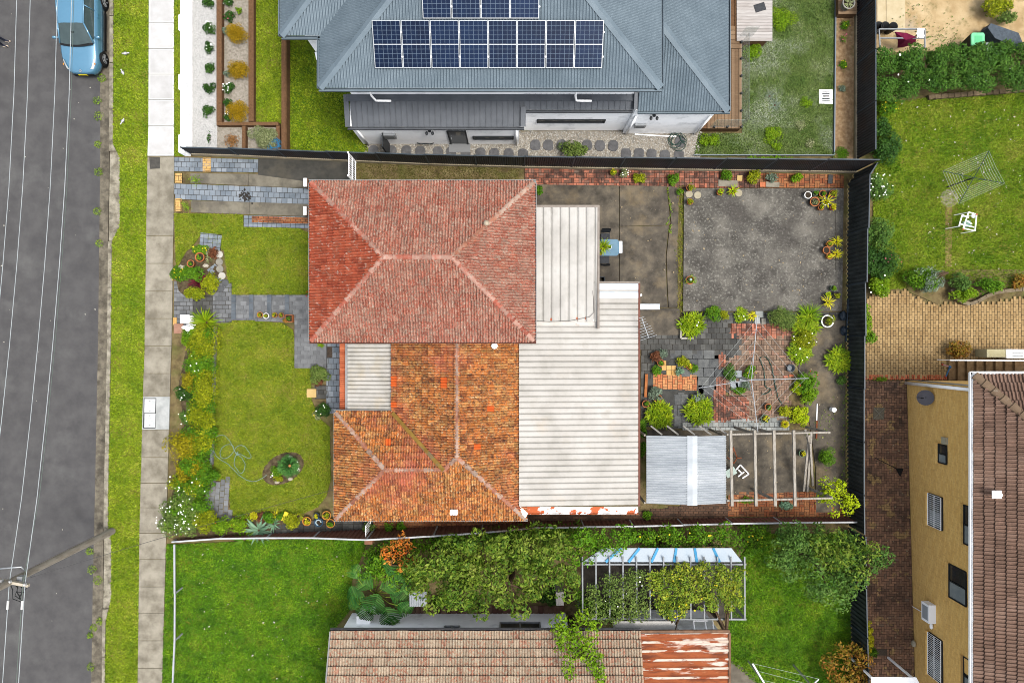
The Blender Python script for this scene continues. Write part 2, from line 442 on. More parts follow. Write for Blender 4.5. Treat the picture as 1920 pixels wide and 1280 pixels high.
oldcon = mat('old_footpath_concrete', [(134, 127, 112), (160, 153, 137), (176, 169, 153)], 1.4, vv=.1, bump=.2, bs=70, stains=[((108, 102, 88), 1.1, .5, .72, .6), ((120, 114, 98), 9, .58, .72, .4)])
newcon = mat('new_footpath_concrete', [(208, 207, 206), (222, 222, 222)], 1.5, vv=.06, bump=.1, bs=70, stains=[((190, 189, 187), .9, .5, .7, .6)])
newedge = mat('trowelled_concrete_edge', [(226, 226, 222), (232, 232, 230)], 3)
patchcon = mat('pale_concrete_patch', [(184, 188, 186), (204, 206, 204)], 2.5, stains=[((150, 152, 150), 1.6, .5, .72, .6)])
lid_m = mat('pit_lid_concrete', [(208, 212, 212), (224, 226, 226)], 8, stains=[((160, 164, 164), 14, .6, .75, .6)])
black_m = mat('black_gap', [(26, 27, 28)], rough=.6)
G1 = [(58, 92, 10), (104, 138, 16), (134, 160, 26), (164, 164, 62)]
lawn_base = mat('lawn_ground', [(96, 124, 17), (122, 141, 29), (137, 134, 53)], 1.1, bump=.5, bs=90, stains=[((143, 134, 75), 1.7, .58, .74, .6)])
verge_g = mat('verge_grass', [(86, 129, 10), (130, 159, 18), (158, 182, 30), (196, 195, 76)], .75, isl=.42, vv=.75, rough=.6, stains=[((181, 192, 62), 5, .56, .7, .6), ((76, 114, 8), 3.2, .54, .68, .6)])
front_g = mat('front_lawn_grass', [(90, 118, 13), (126, 146, 20), (151, 164, 31), (182, 172, 72)], 1.0, isl=.45, vv=.75, rough=.6, stains=[((172, 174, 62), 5, .55, .7, .6), ((78, 106, 10), 3.2, .54, .68, .6)])
dark_g = mat('lush_grass', [(52, 103, 7), (91, 145, 11), (122, 170, 19), (165, 183, 49)], .8, isl=.4, vv=.8, rough=.6, stains=[((143, 176, 38), 5, .58, .72, .6), ((39, 82, 5), 2.6, .52, .66, .65)])
dark_base = mat('lush_lawn_ground', [(56, 96, 9), (87, 125, 17), (122, 129, 38)], 1.1, bump=.5, bs=90)
yard_g = mat('pale_yard_grass', [(70, 100, 36), (98, 124, 52), (126, 146, 78), (172, 182, 138)], .8, isl=.4, vv=.75, rough=.6, stains=[((190, 200, 176), .3, .5, .62, .75)])
yard_base = mat('pale_yard_ground', [(76, 104, 42), (104, 122, 62)], 1.2, bump=.5, bs=90, stains=[((160, 170, 140), .33, .54, .68, .6)])
bright_g = mat('bright_grass', [(94, 125, 14), (132, 159, 20), (161, 185, 31), (189, 195, 69)], .9, isl=.45, vv=.75, rough=.6, stains=[((175, 190, 53), 5, .56, .7, .6), ((71, 109, 8), 3, .54, .68, .6)])
right_g = mat('clover_grass', [(82, 127, 12), (115, 154, 18), (146, 173, 32), (181, 178, 80)], .7, isl=.42, vv=.75, rough=.6, stains=[((165, 173, 58), 4, .56, .7, .6), ((67, 110, 8), 2.2, .54, .68, .6)])
dry_g = mat('dull_side_grass', [(76, 74, 28), (104, 98, 42), (120, 114, 56)], .9, isl=.4, vv=.3, rough=.7)
weed_g = mat('weed_leaf', [(86, 124, 20), (124, 158, 28), (158, 176, 46)], 2, isl=.6, vv=.4, rough=.55)
# ---------------------------------------------------------------- ground, road, kerb, footpath
struct('ground', MB().prism([(-120, -120), (120, -120), (120, 120), (-120, 120)], -.6, -.26), soil)
RE = [(193, -80), (188, 150), (188, 300), (184, 640), (178, 930), (174, 1100), (170, 1360)]
GE = [(206, -80), (205, 280), (203, 440), (201, 640), (195, 930), (193, 1100), (190, 1360)]
def stripW(a, b, z): return polyW(a, z) + polyW(b[::-1], z)
struct('road', MB().prism([(-60, 40), (-60, -40)] + [W2(x, y, -.12) for x, y in RE[::-1]], -.3, -.12), asphalt)
gut = struct('gutter', MB().prism(stripW(RE, GE, -.11), -.3, -.105), guttercon)
KE = [(213, -80), (212, 270), (224, 296), (224, 425), (210, 450), (208, 640), (203, 930), (203, 985), (208, 1015), (208, 1120), (198, 1165), (196, 1360)]
# the kerb as cast lengths with joints between them
kerb = struct('kerb', MB().prism(stripW(GE, KE, 0), -.3, -.06), kerbcon)
def xat(line, y):
    for (x0, y0), (x1, y1) in zip(line, line[1:]):
        if y0 <= y <= y1: return x0 + (x1 - x0)*(y - y0)/(y1 - y0)
    return line[-1][0]
ys = [-60, 30, 118, 205, 284, 345, 400, 452, 540, 630, 720, 810, 900, 990, 1060, 1140, 1230, 1330]
for y0, y1 in zip(ys, ys[1:]):
    yy = [y0 + 1] + [k for _, k in KE if y0 + 2 < k < y1 - 2] + [y1 - .4]
    low = -.03 if (284 <= y0 < 452 or 990 <= y0 < 1140) else .03
    o = MB().prism(polyW([(xat(GE, y) + .4, y) for y in yy] + [(xat(KE, y), y) for y in yy[::-1]], 0), -.2, low).build('kerb_length', kerbcon, kerb)
ct = MB()
struct('yard_ground', MB().prism(polyW(KE, 0) + [(60, -40), (60, 40)], -.3, -.03), soil)
FL = [(280, -60), (279, 250), (276, 330), (272, 640), (267, 800), (262, 1000), (258, 1340)]
FR = [(327, -60), (327, 330), (322, 640), (317, 800), (312, 1000), (303, 1340)]
vpoly = stripW([(x + .5, y) for x, y in KE], FL, 0)
verge = struct('verge', MB().prism(vpoly, -.2, -.008), lawn_base)
grass('grass', vpoly, 0, 900, verge_g, .08, .02, label='short yellow green grass growing on the roadside verge')
fp = struct('footpath', MB().prism(stripW(FL, FR, 0), -.25, -.005), soil)
js = [-58, -6, 43, 92, 140, 188, 236, 293]
for y0, y1 in zip(js, js[1:]):
    s = MB().prism(polyW([(xat(FL, y0), y0 + .4), (xat(FR, y0), y0 + .4), (xat(FR, y1), y1 - .4), (xat(FL, y1), y1 - .4)], 0), -.1, .035).build('footpath_slab', newcon, fp)
    e = MB()
    for a in (y0 + .6, y1 - 2.6):
        e.prism(polyW([(xat(FL, a), a), (xat(FR, a), a), (xat(FR, a), a + 2), (xat(FL, a), a + 2)], 0), .0, .038)
    for ln, d in ((FL, 0), (FR, -3)):
        e.prism(polyW([(xat(ln, y0) + d, y0 + 2.8), (xat(ln, y0) + d + 3, y0 + 2.8), (xat(ln, y1) + d + 3, y1 - 2.8), (xat(ln, y1) + d, y1 - 2.8)], 0), .0, .0385)
    e.build('trowelled_edge', newedge, s)
js = [294, 442, 494, 546, 597, 648, 700, 743, 805, 857, 905, 951, 999, 1048, 1099, 1148, 1200, 1252, 1304, 1340]
for y0, y1 in zip(js, js[1:]):
    MB().prism(polyW([(xat(FL, y0) + R.gauss(0, .3), y0 + .5), (xat(FR, y0), y0 + .5), (xat(FR, y1) + R.gauss(0, .3), y1 - .5), (xat(FL, y1), y1 - .5)], 0), -.1, .03 + R.gauss(0, .003)).build('footpath_slab', patchcon if y0 == 743 else oldcon, fp)
MB().prism(polyW([(280, 295), (300, 295), (300, 316), (281, 317)], .034), 0, .036).build('bitumen_patch', mat('bitumen_patch', [(74, 72, 68), (96, 93, 88)], 5, bump=.4, bs=80), fp)
# pit cover in the footpath
t = thing('pit_cover', 'pale rectangular double utility pit lid set in the footpath', 'pit cover', W(280, 774, .03))
MB().prism(polyW([(269.5, 746), (293, 746), (291.5, 802.5), (268.5, 802.5)], .03), 0, .036).build('frame', black_m, t)
for a, b in ((747.5, 773.8), (774.8, 801)):
    lo = MB().prism(polyW([(271, a), (291.7, a), (290.8, b), (270.4, b)], .04), .0, .042).build('lid', lid_m, t)
    for yy in (a + 4, b - 4): MB().disc(W(281, yy, .0435), .02, 8).build('lifting_hole', black_m, lo)
# weeds along the gutter edge
ORD = 'first second third fourth fifth sixth seventh eighth ninth tenth eleventh twelfth thirteenth fourteenth fifteenth sixteenth seventeenth eighteenth nineteenth twentieth'.split() + ['twenty ' + o for o in ('first', 'second', 'third')]
for i, (x, y) in enumerate([(189, 148), (186, 190), (186, 215), (187, 268), (185, 330), (185, 395), (183, 450), (173, 1035), (172, 1068), (186, 1088), (172, 1170), (187, 1172), (170, 1190), (170, 1245)]):
    r = .18 + .12*R.random(); c = W(x, y, -.1)
    V = foliage((c[0], c[1], -.08), (r*.8, r*1.2, .1), 150, .06, 3, 1)
    o = bpy.data.objects.new('weed_tuft', None); COL.objects.link(o); build_np('leaves', V, 4, weed_g, o); tag(o, f'{ORD[i]} tuft of weeds from the top along the cracked road edge', 'weed', 'weeds along the road edge')
# ---------------------------------------------------------------- lawns
def lawn(name, pp, z, base, gm, dens, label, hgt=.06, keep=None, wid=.02):
    p = polyW(pp, z); struct(name, MB().prism(p, -.2, z), base)
    grass('grass', p, z, dens, gm, hgt*1.25, wid, label=label, keep=keep)
LA = [(327, 400), (456, 402), (457, 426), (560, 428), (578, 436), (580, 545), (570, 553), (432, 553), (428, 530), (420, 470), (376, 440), (330, 505)]
lawn('front_lawn', LA, .012, lawn_base, front_g, 1000, 'front lawn grass between the driveway and the stepped path')
LB = [(410, 608), (425, 601), (470, 600), (530, 606), (549, 618), (553, 645), (553, 690), (582, 690), (584, 750), (600, 785), (618, 800), (620, 900), (612, 930), (596, 950), (570, 962), (530, 962), (500, 957), (440, 966), (432, 965), (430, 902), (398, 900), (402, 860), (405, 700)]
cy = np.array(W2(531, 878)); 
def notbed(P):
    d = P - cy; a = .5; u = d[:, 0]*math.cos(a) + d[:, 1]*math.sin(a); v = -d[:, 0]*math.sin(a) + d[:, 1]*math.cos(a)
    return (u/1.05)**2 + (v/.68)**2 > 1
lawn('front_lawn', LB, .012, lawn_base, front_g, 1000, 'large front lawn grass around the oval cycad bed', keep=notbed)
bed = MB(); bed.disc((cy[0], cy[1], .016), 1.05, 24, .68, .5)
struct('flower_bed', bed, mat('mulch', [(70, 58, 40), (98, 84, 60), (116, 104, 78)], 6, bump=.7, bs=50))
LC = [(326, -60), (345, -60), (344, 293), (327, 293)]
lawn('grass_strip', LC, .012, lawn_base, verge_g, 900, 'narrow grass strip between the new footpath and white wall')
lawn('neighbour_lawn', [(304, 1300), (313, 1019), (330, 1020), (600, 1008), (690, 1012), (660, 1090), (655, 1145), (622, 1185), (610, 1300)], .012, dark_base, dark_g, 950, 'lush lawn grass left of the white house with lichened roof', .075)
lawn('neighbour_lawn', [(1362, 1080), (1420, 1000), (1592, 1000), (1597, 1300), (1440, 1300), (1366, 1236)], .012, dark_base, dark_g, 950, 'lush lawn grass right of the rusty corrugated roof', .08)
lawn('side_lawn', [(668, 306), (974, 312), (974, 345), (668, 342)], .012, soil, dry_g, 700, 'dull grass strip between the dark fence and red roof', .05)
lawn('neighbour_lawn', [(476, -60), (528, -60), (528, 232), (476, 232)], .012, lawn_base, bright_g, 950, 'bright grass strip beside the timber edged bed', .07)
lawn('neighbour_lawn', [(536, 40), (660, 40), (690, 285), (540, 285)], .010, dark_base, bright_g, 950, 'green lawn between timber retaining wall and blue roofed house', .08)
lawn('back_lawn', [(1390, -60), (1568, -60), (1563, 292), (1300, 293), (1310, 250), (1392, 250)], .012, yard_base, yard_g, 950, 'pale patchy lawn grass beside the timber deck', .06)
lawn('back_lawn', [(1640, 180), (1700, 190), (1780, 176), (1990, 165), (1990, 545), (1900, 545), (1790, 520), (1700, 540), (1632, 545), (1640, 330)], .014, lawn_base, right_g, 900, 'clover lawn grass around the green rotary clothes line', .08)
# ---------------------------------------------------------------- the house with the red roofs
tile_red = mat('weathered_red_tile', [(128, 62, 48), (178, 96, 74), (184, 120, 100), (172, 148, 130), (196, 110, 84)], 14, isl=.28, vv=.3, rough=.8, bump=.5, bs=45,
               stains=[((196, 178, 160), 10, .53, .63, .75), ((96, 66, 56), 13, .53, .64, .75), ((214, 116, 74), 1.1, .6, .72, .4)])
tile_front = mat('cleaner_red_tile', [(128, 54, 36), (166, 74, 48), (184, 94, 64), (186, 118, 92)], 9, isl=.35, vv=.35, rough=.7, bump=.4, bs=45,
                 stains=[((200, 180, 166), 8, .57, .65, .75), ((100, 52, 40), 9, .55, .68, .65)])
tile_orange = mat('lichened_orange_tile', [(112, 68, 46), (172, 98, 54), (206, 122, 58), (210, 158, 92), (176, 108, 66), (216, 130, 54), (148, 94, 64), (218, 178, 112)], 9, isl=.66, vv=.6, rough=.8, bump=.5, bs=45,
                  stains=[((82, 54, 42), 8, .5, .6, .8), ((226, 200, 156), 12, .56, .66, .75), ((190, 96, 84), .35, .52, .68, .6)])
cap_red = mat('ridge_cap_clay', [(148, 70, 52), (182, 104, 84), (186, 150, 134), (160, 90, 70)], 5, isl=.6, vv=.4, rough=.75, stains=[((206, 190, 176), 6, .58, .7, .5)])
cap_old = mat('mossy_ridge_cap_clay', [(136, 84, 66), (172, 116, 92), (182, 160, 144), (150, 104, 82)], 5, isl=.6, vv=.4, rough=.8, stains=[((110, 84, 70), 8, .55, .7, .6)])
gut_m = mat('grey_gutter', [(150, 150, 150), (172, 170, 168)], 2, rough=.5)
gut_red = mat('brown_gutter', [(106, 58, 44), (128, 76, 60)], 2, rough=.6)
gut_in = mat('gutter_inside', [(86, 74, 62), (112, 100, 86)], 5)
zinc_w = mat('pale_metal_roof', [(190, 187, 181), (207, 204, 198), (218, 216, 211)], .8, rough=.6, stains=[((164, 158, 148), 1.6, .54, .72, .45)])
zinc_b = mat('cream_metal_roof', [(188, 184, 176), (203, 199, 192), (213, 210, 204)], .9, rough=.6, stains=[((172, 164, 150), 1.8, .54, .72, .45), ((208, 184, 152), .35, .58, .7, .35)])
zinc_n = mat('new_white_sheet', [(204, 214, 226), (218, 226, 233)], 2, rough=.45, metal=.1)
rustw = mat('rusted_white_flashing', [(236, 234, 232), (244, 242, 240)], 2, rough=.5, stains=[((204, 92, 24), 1.3, .55, .575, 1), ((150, 62, 20), 5, .6, .7, .5)])
wall_cream = mat('cream_rendered_wall', [(206, 196, 176), (222, 214, 198)], 2)
white_m = mat('white_paint', [(240, 240, 240), (248, 248, 248)], 2, rough=.5)
brick_or = mat('orange_brick', [(170, 84, 52), (204, 112, 74), (222, 140, 98)], 6, isl=.6, vv=.2, stains=[((120, 70, 52), 6, .55, .7, .6)])
mortar = mat('mortar', [(128, 118, 104), (150, 140, 126)], 6)
def z2(x, y, z): return (x, y, z)
house = thing('tiled_house', 'single dwelling with red and orange hipped tile roofs and pale metal lean-to roofs', 'house', (-3.5, 0, 0))
EZ, HY = 4.7, 3.146
x0, y1, _ = W(584.5, 343, EZ); x1, y0, _ = W(1000, 638, EZ); hh = (y1 - y0)/2; rz = EZ + hh*.466; ym = (y0 + y1)/2
rl, rr = (x0 + hh, ym, rz), (x1 - hh, ym, rz)
c00, c10, c11, c01 = (x0, y0, EZ), (x1, y0, EZ), (x1, y1, EZ), (x0, y1, EZ)
pN = Plane(c11, c01, [c11, c01, rl, rr]); pS = Plane(c00, c10, [c00, c10, rr, rl])
pWst = Plane(c01, c00, [c01, c00, rl]); pE = Plane(c10, c11, [c10, c11, rr])
def deck(planes, parent, name, m, th=.03):
    mb = MB()
    for p in planes:
        vs = [p.at(u, v, -.01) for u, v in p.poly]; mb.add(vs, [tuple(range(len(vs)))])
    return mb.build(name, m, parent)
roof1 = deck([pN, pS, pWst, pE], house, 'roof', gut_in)
tiled_roof(roof1, [pN, pS, pE], tile_red, 110)
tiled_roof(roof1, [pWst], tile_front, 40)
for a, b, m in ((c00, rl, cap_red), (c01, rl, cap_red), (c10, rr, cap_red), (c11, rr, cap_old), (rl, rr, cap_red)): ridge_caps(roof1, a, b, m)
def gutter(parent, a, b, out, m, w=.12, name='gutter'):
    "open gutter along a-b, out = outward unit direction"
    a, b, o = Vector(a), Vector(b), Vector(out); g = MB(); d = Vector((0, 0, 1))
    g.bar(a + o*(w/2) - d*.10, b + o*(w/2) - d*.10, w, .012); g.bar(a + o*w - d*.05, b + o*w - d*.05, .022, .11); g.bar(a + o*.006 - d*.07, b + o*.006 - d*.07, .012, .08)
    return g.build(name, m, parent)
gutter(house, (x0 - .12, y1, EZ), (x1 + .12, y1, EZ), (0, 1, 0), gut_m); gutter(house, (x0, y0, EZ), (x0, y1, EZ), (-1, 0, 0), gut_m)
gutter(house, (x1, y0, EZ), (x1, y1, EZ), (1, 0, 0), gut_m); gutter(house, (x0 - .12, y0, EZ), (x1 + .12, y0, EZ), (0, -1, 0), gut_red)
ov = .45
MB().prism([(x0 + ov, y0 + ov), (x1 - ov, y0 + ov), (x1 - ov, y1 - ov), (x0 + ov, y1 - ov)], -.2, EZ - .02).build('wall', wall_cream, house)
# lower wing
E2, T2 = 2.9, .416
mx0, mx1, rx = -5.07, .57, -2.25; wx0, wy0, wy1 = -7.5, -7.55, -3.02
wr = (wy0 + wy1)/2; hw = (wy1 - wy0)/2; wz = E2 + hw*T2; az = E2 + (mx1 - rx)*T2; ny = .3
vS = (mx0, wy1, E2); vE = (mx0 + hw, wr, wz); ap = (rx, wy0 + (mx1 - rx), az); wl = (wx0 + hw, wr, wz)
BL, BR, TL = (wx0, wy0, E2), (mx1, wy0, E2), (wx0, wy1, E2)
sp = (vE[0], wy0, E2)
P1 = Plane((mx0, ny, E2), vS, [(mx0, ny, E2), vS, vE, ap, (rx, ny, az)])
P2 = Plane(BR, (mx1, ny, E2), [BR, (mx1, ny, E2), (rx, ny, az), ap])
P3 = Plane(BL, sp, [BL, sp, vE, wl]); P4 = Plane(sp, BR, [sp, BR, ap, vE])
P5 = Plane(vS, TL, [vS, TL, wl, vE]); P6 = Plane(TL, BL, [TL, BL, wl])
roof2 = deck([P1, P2, P3, P4, P5, P6], house, 'roof', gut_in)
tiled_roof(roof2, [P1, P2, P3, P4, P5, P6], tile_orange, 150)
for a, b in ((BL, wl), (TL, wl), (BR, ap), (vE, ap), (wl, vE), (ap, (rx, .1, az))): ridge_caps(roof2, a, b, cap_old)
MB().bar(Vector(vS) + Vector((0, 0, .18)), Vector(vE) + Vector((0, 0, .16)), .16, .03).build('valley_flashing', mat('mossy_valley_metal', [(132, 100, 40), (156, 124, 56)], 3, stains=[((110, 110, 104), 2, .55, .7, .7)]), roof2)
gutter(house, (wx0 - .1, wy0, E2), (mx1 + .1, wy0, E2), (0, -1, 0), gut_m, .1); gutter(house, (wx0, wy0, E2), (wx0, wy1, E2), (-1, 0, 0), gut_m, .1)
gutter(house, (wx0 - .1, wy1, E2), (mx0 - .02, wy1, E2), (0, 1, 0), gut_m, .1)
MB().prism([(wx0 + .4, wy0 + .4), (mx1 + .0, wy0 + .4), (mx1 + .0, 0.4), (mx0 + .35, .4), (mx0 + .35, wy1 - .4), (wx0 + .4, wy1 - .4)], -.2, E2 - .02).build('wall', wall_cream, house)
# replaced bright tiles and patches
new_t = mat('new_orange_tile', [(226, 96, 34), (236, 112, 48)], 4, vv=.15, stains=[((196, 84, 40), 9, .58, .7, .5)])
me_new = tile_mesh('replacement_tile', new_t, TW, TG, TPROF)
def put(pl, px, py, nu, nv):
    # nearest grid cell whose view falls on the pixel
    best = min(((u, v) for u in range(0, 60) for v in range(0, 16)), key=lambda t: (lambda p: (960 + p.x*FPX/(CAMZ - p.z) - px)**2 + (640 - p.y*FPX/(CAMZ - p.z) - py)**2)(pl.at((t[0] + .5)*TW, (t[1] + .5)*TG)))
    for i in range(nu):
        for j in range(nv): link('replacement_tile', me_new, roof2, M=pl.mat((best[0] + i)*TW, (best[1] + j)*TG - .03, .014))
for pl, px, py, nu, nv in ((P1, 740, 712, 2, 1), (P1, 740, 759, 1, 1), (P1, 836, 708, 2, 1), (P5, 763, 837, 1, 1), (P2, 913, 764, 1, 1), (P2, 887, 837, 1, 1)): put(pl, px, py, nu, nv)
def patch(pl, cu, cv, du, dv, h, m, name, parent):
    mb = MB(); M = pl.mat(cu, cv, h); mb.box((0, 0, 0), (du, dv, .012)); mb.v = [tuple(M @ Vector(v)) for v in mb.v]
    return mb.build(name, m, parent)
patch(P3, 0 + 5.05 - .0, .42, .32, .3, .125, mat('white_patch', [(226, 228, 230)], rough=.5), 'metal_patch', roof2)
v = MB(); c = W(927, 648, 3.75); v.lathe((c[0], c[1], 3.3), [(.05, 0), (.05, .4), (.13, .4), (.13, .46), (.0, .5)], 14); v.build('vent_pipe', white_m, house, True)
v = MB(); c = Vector(rr).lerp(Vector(c11), .42); v.lathe((c.x - .02, c.y + .05, c.z), [(.11, .04), (.11, .14), (.05, .2), (.0, .21)], 12); v.build('vent_cap', mat('lichen_vent', [(186, 170, 146), (206, 192, 170)], 6), house, True)
# lean-to metal roofs
ml = thing
def quadplane(A, B, C, D): return Plane(A, B, [A, B, C, D])
ax0, ay1, _ = W(985, 389, 3.3); ax1, ay0, _ = W(1119, 603, 3.1)
pa = quadplane((ax0, ay0, 3.08), (ax1, ay0, 3.08), (ax1, ay1, 3.28), (ax0, ay1, 3.28))
mb = MB(); sheet(mb, pa, TRIM, .365); ra = mb.build('lean_to_roof', zinc_w, house)
g = MB(); g.bar((ax0, ay1 + .05, 3.27), (ax1 + .05, ay1 + .05, 3.27), .1, .1); g.bar((ax1 + .05, ay0 - .3, 3.2), (ax1 + .05, ay1 + .1, 3.2), .09, .16); g.build('fascia', mat('taupe_fascia', [(150, 140, 132), (170, 160, 150)], 3), house)
g = MB(); g.bar((ax0, ay0 - .06, 3.03), (ax1, ay0 - .06, 3.03), .26, .01); g.bar((ax0, ay0 - .2, 3.07), (ax1 + .08, ay0 - .2, 3.07), .03, .1); g.build('box_gutter', mat('white_box_gutter', [(226, 222, 214), (240, 236, 230)], 3, stains=[((170, 120, 90), 5, .6, .72, .6)]), house)
for px, py, rzz in ((1030, 599, .1), (1080, 597, 0), (1093, 596.5, 0)):
    c = W(px, py, 3.08); MB().box((c[0], c[1], 3.08), (.23, .11, .075), rzz).solo('loose_brick', brick_or, {1030: 'loose red brick lying in the white gutter near the red roof', 1080: 'middle loose brick lying in the white gutter of the metal roof', 1093: 'loose red brick nearest the corner of the white gutter'}[px], 'brick', 'loose bricks on the metal roof')
cb = MB(); cb.tube([W(*p, 3.18) for p in ((1000, 601), (1030, 603), (1070, 601), (1105, 594), (1114, 585), (1113, 560), (1110, 540), (1112, 530), (1120, 528))], .012, 5); cb.build('cable', mat('grey_cable', [(120, 116, 112)]), house)
bx0, by0, _ = W(973, 949, 3.14); bx1, by1, _ = W(1196, 612, 2.86)
pb = quadplane((bx1, by0, 2.86), (bx1, by1, 2.86), (bx0, by1, 3.16), (bx0, by0, 3.16))
mb = MB(); sheet(mb, pb, TRIM, .245); rb = mb.build('lean_to_roof', zinc_b, house)
cx0, cy1, _ = W(1122, 532, 2.9)
zc = lambda x: 2.86 + (bx1 - x)/(bx1 - bx0)*.30
pc = quadplane((bx1, by1, 2.86), (bx1, cy1, 2.86), (cx0, cy1, zc(cx0)), (cx0, by1, zc(cx0)))
mb = MB(); sheet(mb, pc, TRIM, .245); rc = mb.build('lean_to_roof', zinc_b, house)
yn = W(0, 561, 2.9)[1]
pn = quadplane((bx1, yn, 2.875), (bx1, cy1, 2.875), (cx0, cy1, zc(cx0) + .015), (cx0, yn, zc(cx0) + .015))
mb = MB(); sheet(mb, pn, TRIM, .36); mb.build('white_roof_sheet', zinc_n, house)
g = MB(); g.bar((bx1 + .05, by0 - .05, 2.82), (bx1 + .05, cy1 + .05, 2.82), .09, .14); g.build('gutter', gut_red, house)
g = MB(); g.bar((cx0 - .03, cy1 + .06, 2.93), (bx1 + .06, cy1 + .06, 2.86), .08, .1); g.bar((cx0 - .04, cy1, 2.95), (cx0 - .04, by1, 2.95), .07, .1); g.build('fascia', MATS['taupe_fascia'], house)
g = MB(); ry = W(0, 956, 2.85)[1]; g.bar((mx1 - .25, ry, 2.84), (bx1 + .02, ry, 2.80), .29, .012); g.bar((mx1 - .1, ry - .15, 2.87), (bx1 + .02, ry - .15, 2.83), .02, .08); g.build('rusted_gutter', rustw, house)
g = MB(); g.prism([W2(960, 944, 3.05), W2(972, 946, 3.05), W2(990, 962, 3.05), W2(985, 970, 3.05)], 3.03, 3.05); g.build('flashing', white_m, house)
MB().prism([(.45, by0 + .15), (bx1 - .2, by0 + .15), (bx1 - .2, cy1 - .3), (cx0 + .2, cy1 - .3), (cx0 + .2, by1), (.45, by1)], -.2, 2.75).build('wall', wall_cream, house)
MB().prism([(ax1 - .25, ay0), (ax1 - .12, ay0), (ax1 - .12, ay0 + .12), (ax1 - .25, ay0 + .12)], 0, 3.1).build('post', white_m, house)
MB().prism([(ax1 - .25, ay1 - .3), (ax1 - .12, ay1 - .3), (ax1 - .12, ay1 - .18), (ax1 - .25, ay1 - .18)], 0, 3.15).build('post', white_m, house)
# porch awning with brick parapet
qx0, qy0, _ = W(652, 771, 2.62); qx1, qy1, _ = W(736, 636, 2.75)
pq = quadplane((qx0, qy1, 2.60), (qx0, qy0, 2.60), (qx1, qy0, 2.74), (qx1, qy1, 2.74))
mb = MB(); sheet(mb, pq, TRIM, .178); mb.build('porch_roof', mat('aged_zinc_porch', [(186, 182, 172), (204, 200, 192), (218, 214, 206)], 1.4, rough=.5, metal=.15, vv=.06, stains=[((206, 190, 160), 1.1, .5, .66, .5)]), house)
g = MB(); g.bar((qx0 - .06, qy0, 2.55), (qx0 - .06, qy1, 2.55), .11, .1); g.build('gutter', gut_m, house)
g = MB(); g.bar((qx1 + .02, qy0, 2.79), (qx1 + .02, qy1, 2.79), .07, .06); g.build('apron_flashing', gut_red, house)
bw = MB(); wxa, wya, _ = W(637, 773, 2.4); wxb, wyb, _ = W(648, 640, 2.4)
MB().prism([(wxa, wya), (wxb, wya), (wxb, wyb), (wxa, wyb)], -.1, 2.33).build('porch_wall', brick_or, house)
yy = wya + .04
while yy < wyb:
    bw.box(((wxa + wxb)/2, yy, 2.37), (wxb - wxa + .01, .072, .07)); yy += .083
bw.build('capping_bricks', brick_or, house, kind='stuff')
# ---------------------------------------------------------------- white house with blue-grey metal roof and solar panels
steel = mat('blue_grey_steel_roof', [(114, 130, 141), (128, 144, 155)], 1.2, rough=.45, metal=.15, stains=[((108, 124, 136), .5, .5, .7, .4)])
steel_d = mat('charcoal_steel_roof', [(98, 103, 110), (112, 117, 124)], 1.5, rough=.45, metal=.1)
render_w = mat('white_render', [(236, 238, 240), (246, 247, 248)], 1.5, rough=.7, stains=[((222, 226, 230), 1.3, .55, .75, .6)])
glass_d = mat('dark_window_glass', [(40, 48, 54), (58, 66, 72)], 2, rough=.12, spec=.6)
frame_d = mat('charcoal_frame', [(52, 56, 60)], rough=.5)
alu = mat('aluminium', [(200, 204, 208)], rough=.35, metal=.5)
pebble_w = mat('white_pebble', [(176, 178, 176), (206, 206, 204), (226, 226, 224)], 8, isl=.7, vv=.12)
pebble_g = mat('grey_pebble', [(128, 126, 122), (186, 182, 172), (220, 216, 208)], 8, isl=.8, vv=.2)
gravel_b = mat('sandy_gravel', [(150, 140, 126), (172, 164, 150), (188, 180, 168)], 9, bump=.6, bs=70, stains=[((126, 118, 104), 2, .5, .7, .5)])
timber_b = mat('brown_timber', [(98, 70, 46), (120, 88, 60), (134, 102, 72)], 3, isl=.3, vv=.12, stretch=(4, 4, 1))
decking = mat('brown_decking', [(130, 104, 78), (152, 124, 96), (164, 138, 110)], 3, isl=.6, vv=.14, stretch=(1, 6, 1))
decking_p = mat('weathered_decking', [(176, 168, 162), (194, 188, 184), (204, 200, 196)], 2, isl=.5, vv=.1, stretch=(1, 8, 1), stains=[((216, 212, 208), 1, .55, .7, .5)])
def pebbles(name, poly, z, n, size, m, label, keep=None):
    P = sample(poly, n); n = len(P); s = size*(.5 + NR.random(n)*.9)
    O = np.array([(1, 0, 0), (0, 1, 0), (-1, 0, 0), (0, -1, 0), (0, 0, .6), (0, 0, -.6)])
    a = NR.random(n)*6.28; ca, sa = np.cos(a), np.sin(a); e = .6 + .5*NR.random(n)
    V = np.zeros((n, 6, 3))
    for k, o in enumerate(O):
        x, y = o[0]*s, o[1]*s*e; V[:, k, 0] = P[:, 0] + x*ca - y*sa; V[:, k, 1] = P[:, 1] + x*sa + y*ca; V[:, k, 2] = z + o[2]*s
    F = np.array([(0, 1, 4), (1, 2, 4), (2, 3, 4), (3, 0, 4)])
    F = (np.arange(n)[:, None, None]*6 + F[None]).reshape(-1, 3)
    o = build_np(name, V, 3, m, F=F, kind='stuff'); return tag(o, label, 'pebbles')
wh = thing('rendered_house', 'large white rendered house with blue grey corrugated roof and rows of solar panels', 'house', (0, 13, 0))
UE, UT = 6.0, .40; UL, UR, UB = W(600, 165, UE)[0], W(1239, 165, UE)[0], W(600, 165, UE)[1]
VL, VB = W(527.5, 67, UE)[0], W(527.5, 67, UE)[1]
def up(x, y, t, sx, sy, base=UE): return (x + sx*t, y + sy*t, base + UT*t)
T = 5.6
